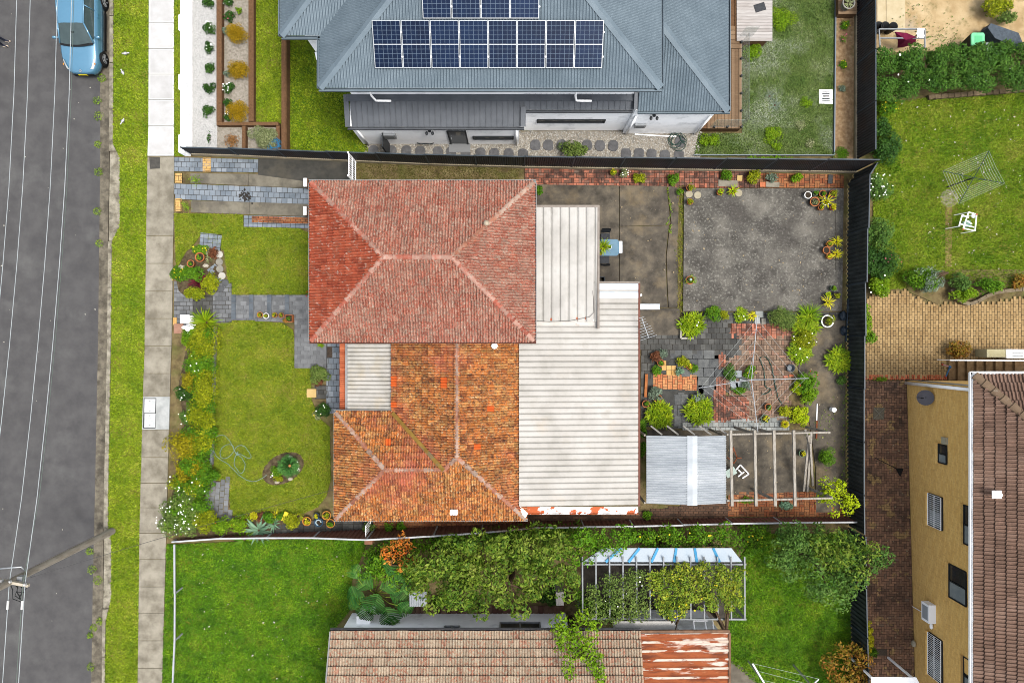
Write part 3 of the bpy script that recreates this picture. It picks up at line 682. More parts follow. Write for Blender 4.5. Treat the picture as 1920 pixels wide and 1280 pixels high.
front = Plane((UL, UB, UE), (UR, UB, UE), [(UL, UB, UE), (UR, UB, UE), up(UR, UB, T, -1, 1), up(UL, UB, T, 1, 1)])
mleft = Plane((UL, VB, UE), (UL, UB, UE), [(UL, UB, UE), up(UL, UB, T, 1, 1), up(UL, VB, T, 1, 1), (UL, VB, UE)])
wfront = Plane((VL, VB, UE), (UL, VB, UE), [(VL, VB, UE), (UL, VB, UE), up(UL, VB, T, 1, 1), up(VL, VB, T, 1, 1)])
wleft = Plane((VL, VB + 9, UE), (VL, VB, UE), [(VL, VB, UE), up(VL, VB, T, 1, 1), up(VL, VB + 9, T, 1, 0), (VL, VB + 9, UE)])
mright = Plane((UR, UB, UE), (UR, UB + 12, UE), [(UR, UB, UE), (UR, UB + 12, UE), up(UR, UB + 12, T, -1, 0), up(UR, UB, T, -1, 1)])
WAVE = [(i/8, .022 + .022*math.sin(2*math.pi*i/8)) for i in range(9)]
for pl in (front, mleft, wfront, wleft, mright):
    mb = MB(); sheet(mb, pl, WAVE, .118); mb.build('roof', steel, wh, True)
def hipcap(p, q, m, parent, w=.16):
    g = MB(); p, q = Vector(p), Vector(q); d = (q - p).normalized(); x = d.cross(Vector((0, 0, 1))).normalized(); z = x.cross(d)
    for s in (-1, 1):
        g.add([p + z*.07, q + z*.07, q + x*w*s + z*.015, p + x*w*s + z*.015], [(0, 1, 2, 3)])
    return g.build('hip_capping', m, parent)
for a, b in (((UL, UB, UE), up(UL, UB, T, 1, 1)), ((UR, UB, UE), up(UR, UB, T, -1, 1)), ((VL, VB, UE), up(VL, VB, T, 1, 1))): hipcap(a, b, steel, wh)
for a, b, o in (((UL - .05, UB, UE), (UR + .05, UB, UE), (0, -1, 0)), ((UL, UB, UE), (UL, VB, UE), (-1, 0, 0)), ((VL, VB, UE), (UL, VB, UE), (0, -1, 0)), ((VL, VB, UE), (VL, VB + 9, UE), (-1, 0, 0)), ((UR, UB, UE), (UR, UB + 12, UE), (1, 0, 0))):
    gutter(wh, a, b, o, steel, .11)
MB().prism([(UL + .55, UB + .75), (UR - .55, UB + .75), (UR - .55, UB + 12), (VL + .55, UB + 12), (VL + .55, VB + .5), (UL + .55, VB + .5)], -.2, UE - .05).build('upper_wall', render_w, wh)
g = MB(); g.bar((UL + .6, UB + .70, 5.3), (UR - .5, UB + .70, 5.3), .06, .5); g.build('white_band', white_m, wh)
MB().prism([W2(568, 66, 5.0), W2(598, 66, 5.0), W2(598, 120, 3.5), W2(585, 100, 4)], 3.2, 3.4).build('porch_roof', render_w, wh)
# single storey parts along the boundary
LE = 2.7
ly = W(0, 238, LE)[1]; lx0, lx1 = W(660, 0, LE)[0], W(983, 0, LE)[0]; ltop = UB + .76
pl = Plane((lx0, ly, LE), (lx1, ly, LE), [(lx0, ly, LE), (lx1, ly, LE), (lx1, ltop, 3.2), (lx0, ltop, 3.2)])
mb = MB(); sheet(mb, pl, SEAM, .24); mb.build('lower_roof', steel_d, wh)
my = W(0, 206, 3.0)[1]; mx_0, mx_1 = W(983, 0, 3.0)[0], W(1187, 0, 3.0)[0]
pl = Plane((mx_0, my, 3.0), (mx_1, my, 3.0), [(mx_0, my, 3.0), (mx_1, my, 3.0), (mx_1, ltop, 3.3), (mx_0, ltop, 3.3)])
mb = MB(); sheet(mb, pl, SEAM, .24); mb.build('lower_roof', steel_d, wh)
g = MB(); g.bar((lx0 - .1, ltop - .14, 3.24), (mx_1, ltop - .14, 3.27), .3, .02); g.build('apron_flashing', steel_d, wh)
g = MB(); g.bar((lx0 - .14, ly - .05, 2.85), (lx0 - .14, ltop, 3.2), .2, .12); g.bar((lx1 - .05, ly - .04, 2.85), (lx1 - .05, my + .1, 3.1), .22, .05); g.bar((mx_1 + .1, my - .06, 3.2), (mx_1 + .1, ltop, 3.4), .24, .2); g.build('barge_capping', steel_d, wh)
gutter(wh, (lx0 - .2, ly, LE), (lx1, ly, LE), (0, -1, 0), steel_d, .1); gutter(wh, (mx_0, my, 3.0), (mx_1, my, 3.0), (0, -1, 0), steel_d, .1)
wy = ly + .04
MB().prism([(lx0 - .1, wy), (.32, wy), (.32, wy + 1.0), (lx0 - .1, wy + 1.0)], -.2, LE - .03).build('lower_wall', render_w, wh)
MB().prism([(.33, my + .05), (mx_1 + .05, my + .05), (mx_1 + .05, my + 1), (.33, my + 1)], -.2, 2.97).build('lower_wall', render_w, wh)
RE_ = 3.3; rx1, ry0 = W(1365, 208, RE_)[:2]; rx0 = W(1196, 0, RE_)[0]
south = Plane((rx0, ry0, RE_), (rx1, ry0, RE_), [(rx0, ry0, RE_), (rx1, ry0, RE_), up(rx1, ry0, rx1 - rx0, -1, 1, RE_)])
east = Plane((rx1, ry0, RE_), (rx1, ry0 + 12, RE_), [(rx1, ry0, RE_), (rx1, ry0 + 12, RE_), up(rx1, ry0 + 12, rx1 - rx0, -1, 0, RE_), up(rx1, ry0, rx1 - rx0, -1, 1, RE_)])
for pl in (south, east):
    mb = MB(); sheet(mb, pl, WAVE, .118); mb.build('side_roof', steel, wh, True)
hipcap((rx1, ry0, RE_), up(rx1, ry0, rx1 - rx0, -1, 1, RE_), steel, wh)
gutter(wh, (rx0, ry0, RE_), (rx1 + .1, ry0, RE_), (0, -1, 0), steel, .1); gutter(wh, (rx1, ry0, RE_), (rx1, ry0 + 12, RE_), (1, 0, 0), steel, .1)
wy2 = 9.74
MB().prism([(mx_1 + .06, wy2), (8.68, wy2), (8.68, 20), (mx_1 + .06, 20)], -.2, RE_ - .02).build('lower_wall', render_w, wh)
def dpipe(pts, parent, m=white_m, r=.045):
    g = MB(); g.tube(pts, r, 8); return g.build('downpipe', m, parent, True)
for px in (690, 1082):
    a = W(px, 171, 4.6); dpipe([(a[0], UB + .6, 5.6), (a[0], UB + .45, 3.9), (a[0] + .08, UB + .42, 3.45), (a[0] + .2, UB + .42, 3.42), (a[0] + .72, UB + .42, 3.40)], wh)
for x, y in ((lx0 + .15, wy - .06), (.2, wy - .06), (mx_1 + .2, wy2 - .06), (8.55, wy2 - .06)): dpipe([(x, y, 0), (x, y, 2.6)], wh)
def window(parent, x0_, x1_, z0, z1, y, name='window', sill=True):
    "window in a south wall at y"
    f = MB(); t_ = .05
    for a, b in (((x0_, z0), (x1_, z0)), ((x0_, z1), (x1_, z1)), ((x0_, z0), (x0_, z1)), ((x1_, z0), (x1_, z1))):
        f.bar((a[0], y - .02, a[1]), (b[0], y - .02, b[1]), .06, t_, up=(0, 1, 0) if a[0] == b[0] else (0, 0, 1))
    o = f.build(name, frame_d, parent)
    MB().box(((x0_ + x1_)/2, y - .006, (z0 + z1)/2), (x1_ - x0_, .008, z1 - z0)).build('pane', glass_d, o)
    return o
window(wh, -1.75, .05, .85, 1.25, wy); window(wh, 1.15, 4.15, 1.2, 1.6, my + .05)
d = window(wh, -2.85, -2.05, .05, 2.05, wy, 'door'); MB().box((-2.75, wy - .06, 1.05), (.03, .06, .12)).build('handle', alu, d)
MB().box((-2.45, wy - .2, .04), (1.0, .4, .1)).build('doorstep', mat('doorstep_stone', [(150, 152, 154)], rough=.8), wh)
for x, y, z, w_, h_ in ((-5.5, wy, 1.45, .62, .55), (5.75, wy2, 1.35, .5, .4)):
    o = MB().box((x, y - .06, z), (w_, .12, h_)).build('meter_box', alu, wh); MB().box((x, y - .125, z), (w_*.7, .008, h_*.7)).build('door_panel', mat('grey_panel', [(150, 152, 152)]), o)
for x, y, z in ((-3.6, wy, 2.2), (6.1, wy2, 2.7)):
    l = MB(); l.box((x, y - .05, z), (.12, .1, .1))
    for s in (-1, 1): l.ball((x + s*.13, y - .16, z - .02), (.07, .09, .06), 8, 5)
    l.build('security_light', frame_d, wh)
w = MB(); w.tube([(-4.4, wy - .08, .45), (-4.2, wy - .12, .42), (-4.0, wy - .12, .5), (-3.8, wy - .12, .42), (-3.6, wy - .08, .45)], .025, 5); w.build('wall_hook', frame_d, wh)
# solar panels
pv = bpy.data.materials.new('solar_cells'); pv.use_nodes = True; nt = pv.node_tree; b = nt.nodes['Principled BSDF']
tc = nt.nodes.new('ShaderNodeTexCoord'); sx = nt.nodes.new('ShaderNodeSeparateXYZ'); nt.links.new(tc.outputs['Object'], sx.inputs[0])
def mnode(op, a, c=None):
    n = nt.nodes.new('ShaderNodeMath'); n.operation = op
    for i, x in enumerate((a, c)):
        if x is None: continue
        if isinstance(x, (int, float)): n.inputs[i].default_value = x
        else: nt.links.new(x, n.inputs[i])
    return n.outputs[0]
lx = mnode('GREATER_THAN', mnode('ABSOLUTE', mnode('SUBTRACT', mnode('FRACT', mnode('MULTIPLY', sx.outputs[0], 1/.17)), .5)), .46)
lyy = mnode('GREATER_THAN', mnode('ABSOLUTE', mnode('SUBTRACT', mnode('FRACT', mnode('MULTIPLY', sx.outputs[1], 1/.16)), .5)), .46)
ln = mnode('MAXIMUM', lx, lyy)
oi = nt.nodes.new('ShaderNodeObjectInfo'); no = nt.nodes.new('ShaderNodeTexNoise'); no.inputs['Scale'].default_value = 3
gg = nt.nodes.new('ShaderNodeNewGeometry'); nt.links.new(gg.outputs['Position'], no.inputs['Vector'])
r1 = nt.nodes.new('ShaderNodeValToRGB'); r1.color_ramp.elements[0].color = col((6, 18, 42)); r1.color_ramp.elements[1].color = col((18, 48, 88))
nt.links.new(mnode('ADD', mnode('MULTIPLY', oi.outputs['Random'], .45), mnode('MULTIPLY', no.outputs['Fac'], .6)), r1.inputs[0])
mxx = nt.nodes.new('ShaderNodeMix'); mxx.data_type = 'RGBA'; nt.links.new(ln, mxx.inputs[0]); nt.links.new(r1.outputs[0], mxx.inputs[6]); mxx.inputs[7].default_value = col((104, 122, 142))
nt.links.new(mxx.outputs[2], b.inputs['Base Color']); b.inputs['Roughness'].default_value = .2; b.inputs['Specular IOR Level'].default_value = .1
PW, PL = 1.045, 1.62
me_f = MB()
for a, c in (((-PW/2 + .012, 0, 0), (.024, PL, .04)), ((PW/2 - .012, 0, 0), (.024, PL, .04)), ((0, -PL/2 + .012, 0), (PW - .05, .024, .04)), ((0, PL/2 - .012, 0), (PW - .05, .024, .04)), ((0, 0, .003), (PW - .05, .03, .034))): me_f.box(a, c)
me_f = me_f.mesh('solar_panel', mat('panel_frame', [(206, 212, 216)], rough=.4, metal=.3))
me_g = MB(); me_g.box((0, 0, .0), (PW - .04, PL - .04, .026)); me_g = me_g.mesh('cell_sheet', pv)
me_c = MB(); me_c.box((PW/2 + .012, -.42, .01), (.06, .05, .05)); me_c.box((PW/2 + .012, .42, .01), (.06, .05, .05)); me_c = me_c.mesh('clamp', white_m)
def panel(u, v):
    o = link('solar_panel', me_f, wh, M=front.mat(u, v, .13))
    for n_, m_ in (('cell_sheet', me_g), ('clamp', me_c)):
        c = bpy.data.objects.new(n_, m_); COL.objects.link(c); c.parent = o
sl_ = math.sqrt(1 + UT**2); v1 = (10.3 - UB)*sl_ + PL/2
px0 = W(703, 128, 6.4)[0] - UL
for i in range(8): panel(px0 + PW/2 + i*(PW + .022), v1)
for i in range(4): panel(W(793, 30, 7.0)[0] - UL + PW/2 + i*(PW + .022), v1 + PL + .06)
# gravel walk with stepping stones
gp = polyW([(684, 262), (1000, 246), (1316, 246), (1312, 300), (684, 292)], .01)
struct('gravel_path', MB().prism(gp, -.2, .01), gravel_b)
pebbles('pebbles', gp, .015, 5200, .034, pebble_g, 'mixed grey pebbles along the side of the white house')
stone = mat('stepping_stone', [(96, 96, 98), (120, 120, 122)], 4, vv=.15, rough=.8, bump=.3, bs=30)
for i, (x, y) in enumerate([(700, 283), (734, 283), (762, 283), (788, 284), (821, 285), (846, 285), (873, 286), (901, 287), (927, 288), (954, 288), (981, 289), (1004, 272), (1028, 272), (1053, 272), (1101, 272), (1125, 273), (1150, 273), (1174, 288), (1198, 288), (1222, 289), (1247, 291), (1273, 291), (1275, 266)]):
    c = W(x, y, .06); pts = []
    for k in range(12):
        a = k*math.pi/6; e = .24*(abs(math.cos(a))**3 + abs(math.sin(a))**3)**(-1/3)*(.94 + .1*R.random()); pts.append((c[0] + e*math.cos(a), c[1] + e*math.sin(a)*1.08))
    o = MB().prism(pts, -.02, .06).solo('stepping_stone', stone, f'{ORD[i]} dark stepping stone from the left in the pebble walk', 'paving stone', 'stepping stones beside the white house')
sg = thing('side_gate', 'narrow charcoal side gate between the white house and boundary fence', 'gate', (-5.72, 9.0, 0))
MB().box((-5.74, 8.98, .9), (.05, .62, 1.7)).build('leaf', frame_d, sg); MB().box((-5.74, 8.64, .9), (.07, .06, 1.8)).build('post', frame_d, sg)
# deck, balustrade and yard of the white house
dk = thing('timber_deck', 'brown timber deck with a pale landing beside the blue roof', 'deck', (10, 13, 0))
dz = .55
x_0, x_1 = W(1300, 0, dz)[0], W(1391, 0, dz)[0]; yd0, yd1 = W(0, 241, dz)[1], W(0, 92, dz)[1]
n_ = 10; bwid = (x_1 - 9.0)/n_
for i in range(n_): MB().box((9.0 + bwid*(i + .5), (yd0 + yd1)/2, dz - .02), (bwid - .014, yd1 - yd0, .04)).build('board', decking, dk)
MB().prism([(8.7, yd0 + .02), (x_1 - .02, yd0 + .02), (x_1 - .02, 17), (8.7, 17)], .0, dz - .045).build('frame', timber_b, dk)
for k in range(5): MB().box(((9.0 + x_1)/2, yd1 + .12 + k*.21, dz - .02 + .0), (x_1 - 9.0, .19, .04)).build('board', decking, dk)
xs0, xs1 = W(1378, 0, .35)[0], W(1436, 0, .35)[0]; yy = W(0, 82, .35)[1]
for k in range(26): MB().box(((xs0 + xs1)/2 + .1, yy + .07 + k*.142, .6), (xs1 - xs0 + .2 - .02*(k % 2)*0, .132, .04)).build('board', decking_p, dk)
MB().prism([(xs0 - .05, yy + .02), (xs1 - .02, yy + .02), (xs1 - .02, 18), (xs0 - .05, 18)], .0, .575).build('frame', timber_b, dk)
c = W(1425, 14, .64); MB().box((c[0], c[1], .63), (.5, .36, .02), .3).solo('doormat', mat('dark_mat', [(62, 64, 68), (78, 80, 84)], 8, bump=.4, bs=60), 'dark rectangular mat lying on the pale timber landing', 'mat')
gl = thing('glass_balustrade', 'clear glass balustrade with black spigots along the timber deck', 'balustrade', (x_1, 12, 0))
glm = mat('balustrade_glass', [(206, 220, 216)], rough=.05, spec=.5, alpha=.22)
yb = [yd0 + .05, 10.6, 11.4, 12.2, 13.0, 13.75]
for a, b in zip(yb, yb[1:]):
    MB().box((x_1 - .04, (a + b)/2, dz + .58), (.012, b - a - .03, 1.0)).build('glass_panel', glm, gl)
    MB().box((x_1 - .04, (a + b)/2, dz + 1.085), (.014, b - a, .02)).build('rail', mat('dull_rail', [(112, 120, 118)], rough=.6), gl)
MB().box((9.75, yd0 + .05, dz + .58), (x_1 - 9.3, .012, 1.0)).build('glass_panel', glm, gl)
MB().box((x_1 + .15, 14.0, dz + .55), (.6, .012, 1.0)).build('glass_panel', glm, gl)
for y in yb: MB().box((x_1 - .04, y, dz + .06), (.08, .08, .16)).build('spigot', frame_d, gl)
for x in (9.3, 9.9): MB().box((x, yd0 + .05, dz + .06), (.08, .08, .16)).build('spigot', frame_d, gl)
t = thing('drain_cover', 'white square drain surround with a dark slotted grate on the lawn', 'drain', W(1548, 181, .03))
MB().prism(polyW([(1536, 168), (1561, 168), (1561, 195), (1536, 194)], .05), -.1, .05).build('surround', white_m, t)
for k in range(6):
    c = W(1548.5, 173 + k*3.1, .055); MB().box((c[0], c[1], .052), (.36 - .05*(k in (2, 3)), .05, .012)).build('slot', frame_d, t)
# narrow garden bed inside the right fence
struct('garden_bed', MB().prism(polyW([(1566, -60), (1602, -60), (1600, 300), (1562, 300)], .02), -.2, .02), mat('mulched_bed', [(142, 112, 80), (166, 136, 100), (184, 158, 124)], 5, bump=.6, bs=60, stains=[((92, 104, 44), 1.4, .56, .7, .6)]))
MB().bar(W(1567, -60, .06), W(1563.5, 291, .06), .05, .14).solo('bed_edging', mat('steel_edging', [(130, 140, 150)], rough=.5, metal=.3), 'thin grey steel edging between pale lawn and mulched bed', 'edging')
MB().bar(W(1300, 291, .06), W(1563, 291.5, .06), .04, .14).solo('bed_edging', MATS['steel_edging'], 'thin grey steel edging along the foot of the pale lawn', 'edging')
t = thing('planter_box', 'brown timber planter box in the corner by the dark fence', 'planter', W(1589, 10, 0))
MB().prism(polyW([(1572, -60), (1606, -60), (1606, 27), (1572, 27)], .4), -.1, .4).build('box', timber_b, t)
for k in range(7):
    c = W(1589, 24 - k*5.6, .42); MB().box((c[0], c[1], .415), (.84, .125, .03)).build('board', decking, t)
pot_glass = mat('glazed_grey_pot', [(120, 122, 120), (150, 150, 146)], 4, rough=.4)
# ---- front garden of the white house
fw = thing('front_wall', 'low white rendered front wall with square piers', 'wall', W(356, 140, 0))
wz_ = .62
MB().prism([W2(350, -60), W2(361, -60), W2(361, 289), W2(350, 289)], -.1, wz_).build('wall', render_w, fw)
for y0_, y1_ in ((28, 57), (140, 168), (253, 286)):
    MB().prism(polyW([(335, y0_), (345, y0_), (345, y1_), (335, y1_)], wz_ + .02), -.1, wz_ + .03).build('pier', render_w, fw)
pp_ = polyW([(362, -60), (407, -60), (407, 290), (362, 290)], .02)
struct('pebble_bed', MB().prism(pp_, -.2, .02), mat('pebble_bed', [(190, 190, 188), (222, 222, 220)], 12, bump=.5, bs=60))
pebbles('pebbles', pp_, .03, 4200, .032, pebble_w, 'bright white pebbles in the bed behind the white wall')
struct('gravel_bed', MB().prism(polyW([(407, -60), (476, -60), (476, 232), (524, 232), (524, 284), (407, 290)], .03), -.2, .015), gravel_b)
rt = thing('raised_bed', 'brown timber edging frame around the gravel bed of golden shrubs', 'garden bed', W(441, 120, 0))
for a, b in (((411, -60), (411, 229)), ((471, -60), (471, 228))):
    p, q = W(*a, .3), W(*b, .3); MB().bar((p[0], p[1], .15), (q[0], q[1], .15), .24, .34).build('sleeper', timber_b, rt)
p, q = W(406, 232, .3), W(522, 232, .3); MB().bar((p[0], p[1], .14), (q[0], q[1], .14), .16, .32).build('sleeper', timber_b, rt)
p, q = W(457, 236, .3), W(457, 281, .3); MB().bar((p[0], p[1], .14), (q[0], q[1], .14), .16, .32).build('sleeper', timber_b, rt)
p, q = W(521, 236, .3), W(521, 283, .3); MB().bar((p[0], p[1], .14), (q[0], q[1], .14), .16, .32).build('sleeper', timber_b, rt)
rw = thing('retaining_wall', 'dark brown timber sleeper retaining wall between two lawns', 'retaining wall', W(533, 180, 0))
p, q = W(533, 60, .5), W(533, 283, .5); MB().bar((p[0], p[1], .25), (q[0], q[1], .25), .24, .5).build('sleeper', timber_b, rw); MB().bar((p[0], p[1], .55), (q[0], q[1], .55), .2, .1).build('sleeper', timber_b, rw)
# ---------------------------------------------------------------- lower neighbour: white house under a lichened tile roof
tile_grey = mat('grey_lichened_tile', [(150, 92, 74), (186, 136, 112), (176, 158, 134), (196, 176, 152), (192, 126, 100)], 10, isl=.35, vv=.3, rough=.85, bump=.5, bs=45, stains=[((186, 184, 164), 10, .54, .66, .7), ((122, 84, 68), 12, .56, .7, .6)])
lh = thing('white_cottage', 'white walled house with long pinkish grey lichened tile roof at the bottom', 'house', W(900, 1230, 0))
LEZ = 3.0
ey = W(0, 1183, LEZ)[1]; ex0, ex1 = W(621, 0, LEZ)[0], W(1201, 0, LEZ)[0]
RD = 5.2; rt_ = .36
pS_ = Plane((ex0, ey, LEZ), (ex1, ey, LEZ), [(ex0, ey, LEZ), (ex1, ey, LEZ), (ex1, ey - RD, LEZ + RD*rt_), (ex0, ey - RD, LEZ + RD*rt_)])
lr = deck([pS_], lh, 'roof', gut_in)
tiled_roof(lr, [pS_], tile_grey, 300, .235, .345)
gutter(lh, (ex0 - .05, ey, LEZ), (ex1, ey, LEZ), (0, 1, 0), mat('slate_gutter', [(96, 96, 100), (116, 116, 120)], 3, rough=.5), .11)
MB().bar((ex0 - .03, ey, LEZ - .0), (ex0 - .03, ey - RD, LEZ + RD*rt_), .06, .14).build('barge_board', gut_m, lh)
wyy = W(0, 1149)[1]; wxx = W(660, 0)[0]
MB().prism([(wxx, wyy), (W(1060, 0)[0], wyy), (W(1060, 0)[0], wyy - 6), (wxx, wyy - 6)], -.2, LEZ - .05).build('wall', render_w, lh)
c = W(684, 1158, .9); MB().box((c[0], wyy + .16, .6), (.62, .34, 1.2)).build('meter_cupboard', white_m, lh)
def nwindow(parent, px0, px1, z0, z1, y):
    a, b_ = W(px0, 0, z0)[0], W(px1, 0, z0)[0]; f = MB()
    for p, q in (((a, z0), (b_, z0)), ((a, z1), (b_, z1)), ((a, z0), (a, z1)), ((b_, z0), (b_, z1)), (((a + b_)/2, z0), ((a + b_)/2, z1))):
        f.bar((p[0], y + .02, p[1]), (q[0], y + .02, q[1]), .06, .05, up=(0, 1, 0) if p[0] == q[0] else (0, 0, 1))
    o = f.build('window', alu, parent); MB().box(((a + b_)/2, y + .006, (z0 + z1)/2), (b_ - a, .008, z1 - z0)).build('pane', glass_d, o)
nwindow(lh, 834, 862, 1.5, 2.3, wyy); nwindow(lh, 938, 1012, 1.1, 2.3, wyy)
# rusty skillion and small extension
rust = mat('rusty_corrugated_iron', [(138, 70, 36), (168, 88, 44), (108, 54, 30)], 1.0, rough=.75, stains=[((236, 222, 208), .8, .56, .62, .9), ((96, 44, 26), 3, .55, .7, .6), ((214, 150, 104), 5, .6, .72, .5)], stretch=(.5, 2.2, 1))
rx0_, ry0_ = W(1201, 1186, 3.0)[:2]; rx1_ = W(1366, 0, 3.0)[0]
pr = Plane((rx1_, ry0_ - 4, 2.95), (rx1_, ry0_, 2.95), [(rx1_, ry0_ - 4, 2.95), (rx1_, ry0_, 2.95), (rx0_, ry0_, 3.05), (rx0_, ry0_ - 4, 3.05)])
mb = MB(); sheet(mb, pr, [(0, 0), (.3, 0), (.5, .05), (.62, .05), (.85, 0), (1, 0)], .38); rr2 = mb.build('rusty_roof', rust, lh)
mb = MB(); pr.A = pr.A + pr.n*.004; sheet(mb, pr, [(.44, .035), (.5, .05), (.62, .05), (.7, .035)], .38); mb.build('painted_ribs', mat('flaking_white_rib', [(216, 196, 176), (232, 222, 210)], 1.5, rough=.7, stains=[((158, 76, 36), 1.6, .53, .58, 1), ((120, 56, 30), 4, .58, .66, .8)], stretch=(.6, 2, 1)), rr2, kind='stuff')
g = MB(); g.bar((rx0_, ry0_ + .06, 3.0), (rx1_ + .06, ry0_ + .06, 2.95), .12, .1); g.bar((rx1_ + .05, ry0_ - 4, 2.95), (rx1_ + .05, ry0_, 2.95), .1, .12); g.build('gutter', mat('rusty_gutter', [(112, 86, 68), (146, 110, 86)], 3), lh)
MB().prism([(rx0_, ry0_ - .2), (rx1_ - .2, ry0_ - .2), (rx1_ - .2, ry0_ - 4), (rx0_, ry0_ - 4)], -.2, 2.85).build('wall', render_w, lh)
ex = [W(1150, 1164, 2.5), W(1262, 1164, 2.5), W(1278, 1186, 2.5), W(1150, 1186, 2.5)]
MB().prism([p[:2] for p in ex], 2.44, 2.5).build('extension_roof', zinc_w, lh)
g = MB()
for px in (1300, 1322, 1336): g.bar(W(px, 1163, 1.9), W(px + 3, 1187, 2.4), .05, .05)
g.bar(W(1300, 1163, 1.9), W(1326, 1163, 1.9), .06, .06); g.build('frame', white_m, lh)
MB().prism(polyW([(1300, 1165), (1316, 1165), (1322, 1183), (1306, 1183)], 1.2), -.1, 1.2).build('porch_screen', mat('pale_blue_panel', [(210, 226, 240)], rough=.4), lh)
struct('concrete_drive', MB().prism(polyW([(1366, 1236), (1390, 1248), (1415, 1270), (1428, 1300), (1366, 1300)], .015), -.2, .015), mat('dark_concrete', [(104, 96, 84), (128, 120, 106)], 2.5, stains=[((84, 78, 68), 1.5, .5, .7, .6)]))
# ---------------------------------------------------------------- yellow brick flats on the right
yb_ = bpy.data.materials.new('yellow_brick'); yb_.use_nodes = True; nt = yb_.node_tree; b = nt.nodes['Principled BSDF']
gg = nt.nodes.new('ShaderNodeNewGeometry'); sx = nt.nodes.new('ShaderNodeSeparateXYZ'); nt.links.new(gg.outputs['Position'], sx.inputs[0])
cb_ = nt.nodes.new('ShaderNodeCombineXYZ'); ad = nt.nodes.new('ShaderNodeMath'); ad.operation = 'ADD'
nt.links.new(sx.outputs[0], ad.inputs[0]); nt.links.new(sx.outputs[1], ad.inputs[1]); nt.links.new(ad.outputs[0], cb_.inputs[0]); nt.links.new(sx.outputs[2], cb_.inputs[1])
br = nt.nodes.new('ShaderNodeTexBrick'); nt.links.new(cb_.outputs[0], br.inputs[0]); br.inputs['Scale'].default_value = 1
br.inputs['Brick Width'].default_value = .24; br.inputs['Row Height'].default_value = .086; br.inputs['Mortar Size'].default_value = .006
br.inputs['Color1'].default_value = col((236, 192, 112), 1.35); br.inputs['Color2'].default_value = col((220, 172, 92), 1.35); br.inputs['Mortar'].default_value = col((202, 162, 100), 1.4); br.inputs['Bias'].default_value = -.2
no = nt.nodes.new('ShaderNodeTexNoise'); no.inputs['Scale'].default_value = 7; nt.links.new(gg.outputs['Position'], no.inputs['Vector'])
mr = nt.nodes.new('ShaderNodeMapRange'); mr.inputs[1].default_value = .5; mr.inputs[2].default_value = .75; mr.inputs[4].default_value = .4; nt.links.new(no.outputs['Fac'], mr.inputs[0])
mx_ = nt.nodes.new('ShaderNodeMix'); mx_.data_type = 'RGBA'; nt.links.new(mr.outputs[0], mx_.inputs[0]); nt.links.new(br.outputs[0], mx_.inputs[6]); mx_.inputs[7].default_value = col((190, 144, 78), 1.5); nt.links.new(mx_.outputs[2], b.inputs['Base Color']); b.inputs['Roughness'].default_value = .85
yf = thing('brick_flats', 'two storey yellow brick building with brown ribbed tile roof', 'building', W(1800, 1000, 0))
FE = 5.4; fx, fy = W(1826, 703, FE)[:2]
nb = W2(1701, 713); sb = W2(1718, 1340)
MB().prism([nb, sb, (30, sb[1]), (30, nb[1])], -.2, FE - .04).build('wall', yb_, yf)
tile_br = mat('brown_concrete_tile', [(110, 86, 72), (130, 103, 88), (146, 120, 105)], .9, isl=.45, vv=.2, rough=.85, bump=.4, bs=50, stains=[((164, 128, 112), 6, .56, .7, .5)])
D_ = 6.5; rr_ = .38
pW_ = Plane((fx, fy, FE), (fx, fy - 15, FE), [(fx, fy, FE), (fx, fy - 15, FE), (fx + D_, fy - 15, FE + D_*rr_), (fx + D_, fy - D_, FE + D_*rr_)])
pN_ = Plane((fx + 9, fy, FE), (fx, fy, FE), [(fx + 9, fy, FE), (fx, fy, FE), (fx + D_, fy - D_, FE + D_*rr_), (fx + 9, fy - D_, FE + D_*rr_)])
fr_ = deck([pW_, pN_], yf, 'roof', gut_in)
BPROF = [(0, 0), (.1, 0), (.17, .06), (.34, .06), (.41, 0), (.6, 0), (.67, .06), (.84, .06), (.91, 0), (1, 0)]
tiled_roof(fr_, [pW_, pN_], tile_br, 300, .30, .36, BPROF)
ridge_caps(fr_, (fx, fy, FE), (fx + D_, fy - D_, FE + D_*rr_), mat('brown_ridge_cap', [(112, 92, 72), (138, 116, 94)], 3, isl=.4, vv=.15, stains=[((168, 160, 146), 4, .6, .72, .5)]), .34, .42)
gutter(yf, (fx, fy + .1, FE), (fx, fy - 15, FE), (-1, 0, 0), white_m, .13); gutter(yf, (fx - .1, fy, FE), (fx + 9, fy, FE), (0, 1, 0), white_m, .13)
c = W(1870, 927, 6.0); g = MB(); g.box((c[0], c[1], 5.97), (.36, .3, .03)); g.box((c[0] + .05, c[1], 6.02), (.2, .1, .1)); g.build('roof_vent', white_m, yf)
for z in (.0,):
    p = Vector((nb[0] - .07, nb[1] - .12, 0)); dpipe([p, (p.x, p.y, 5.2)], yf, white_m, .07); dpipe([(p.x + .02, p.y + .17, 0), (p.x + .02, p.y + .17, 5.2)], yf, alu, .03)
def wallx(py): return nb[0] + (sb[0] - nb[0])*((640 - py)/40 - nb[1])/(sb[1] - nb[1])
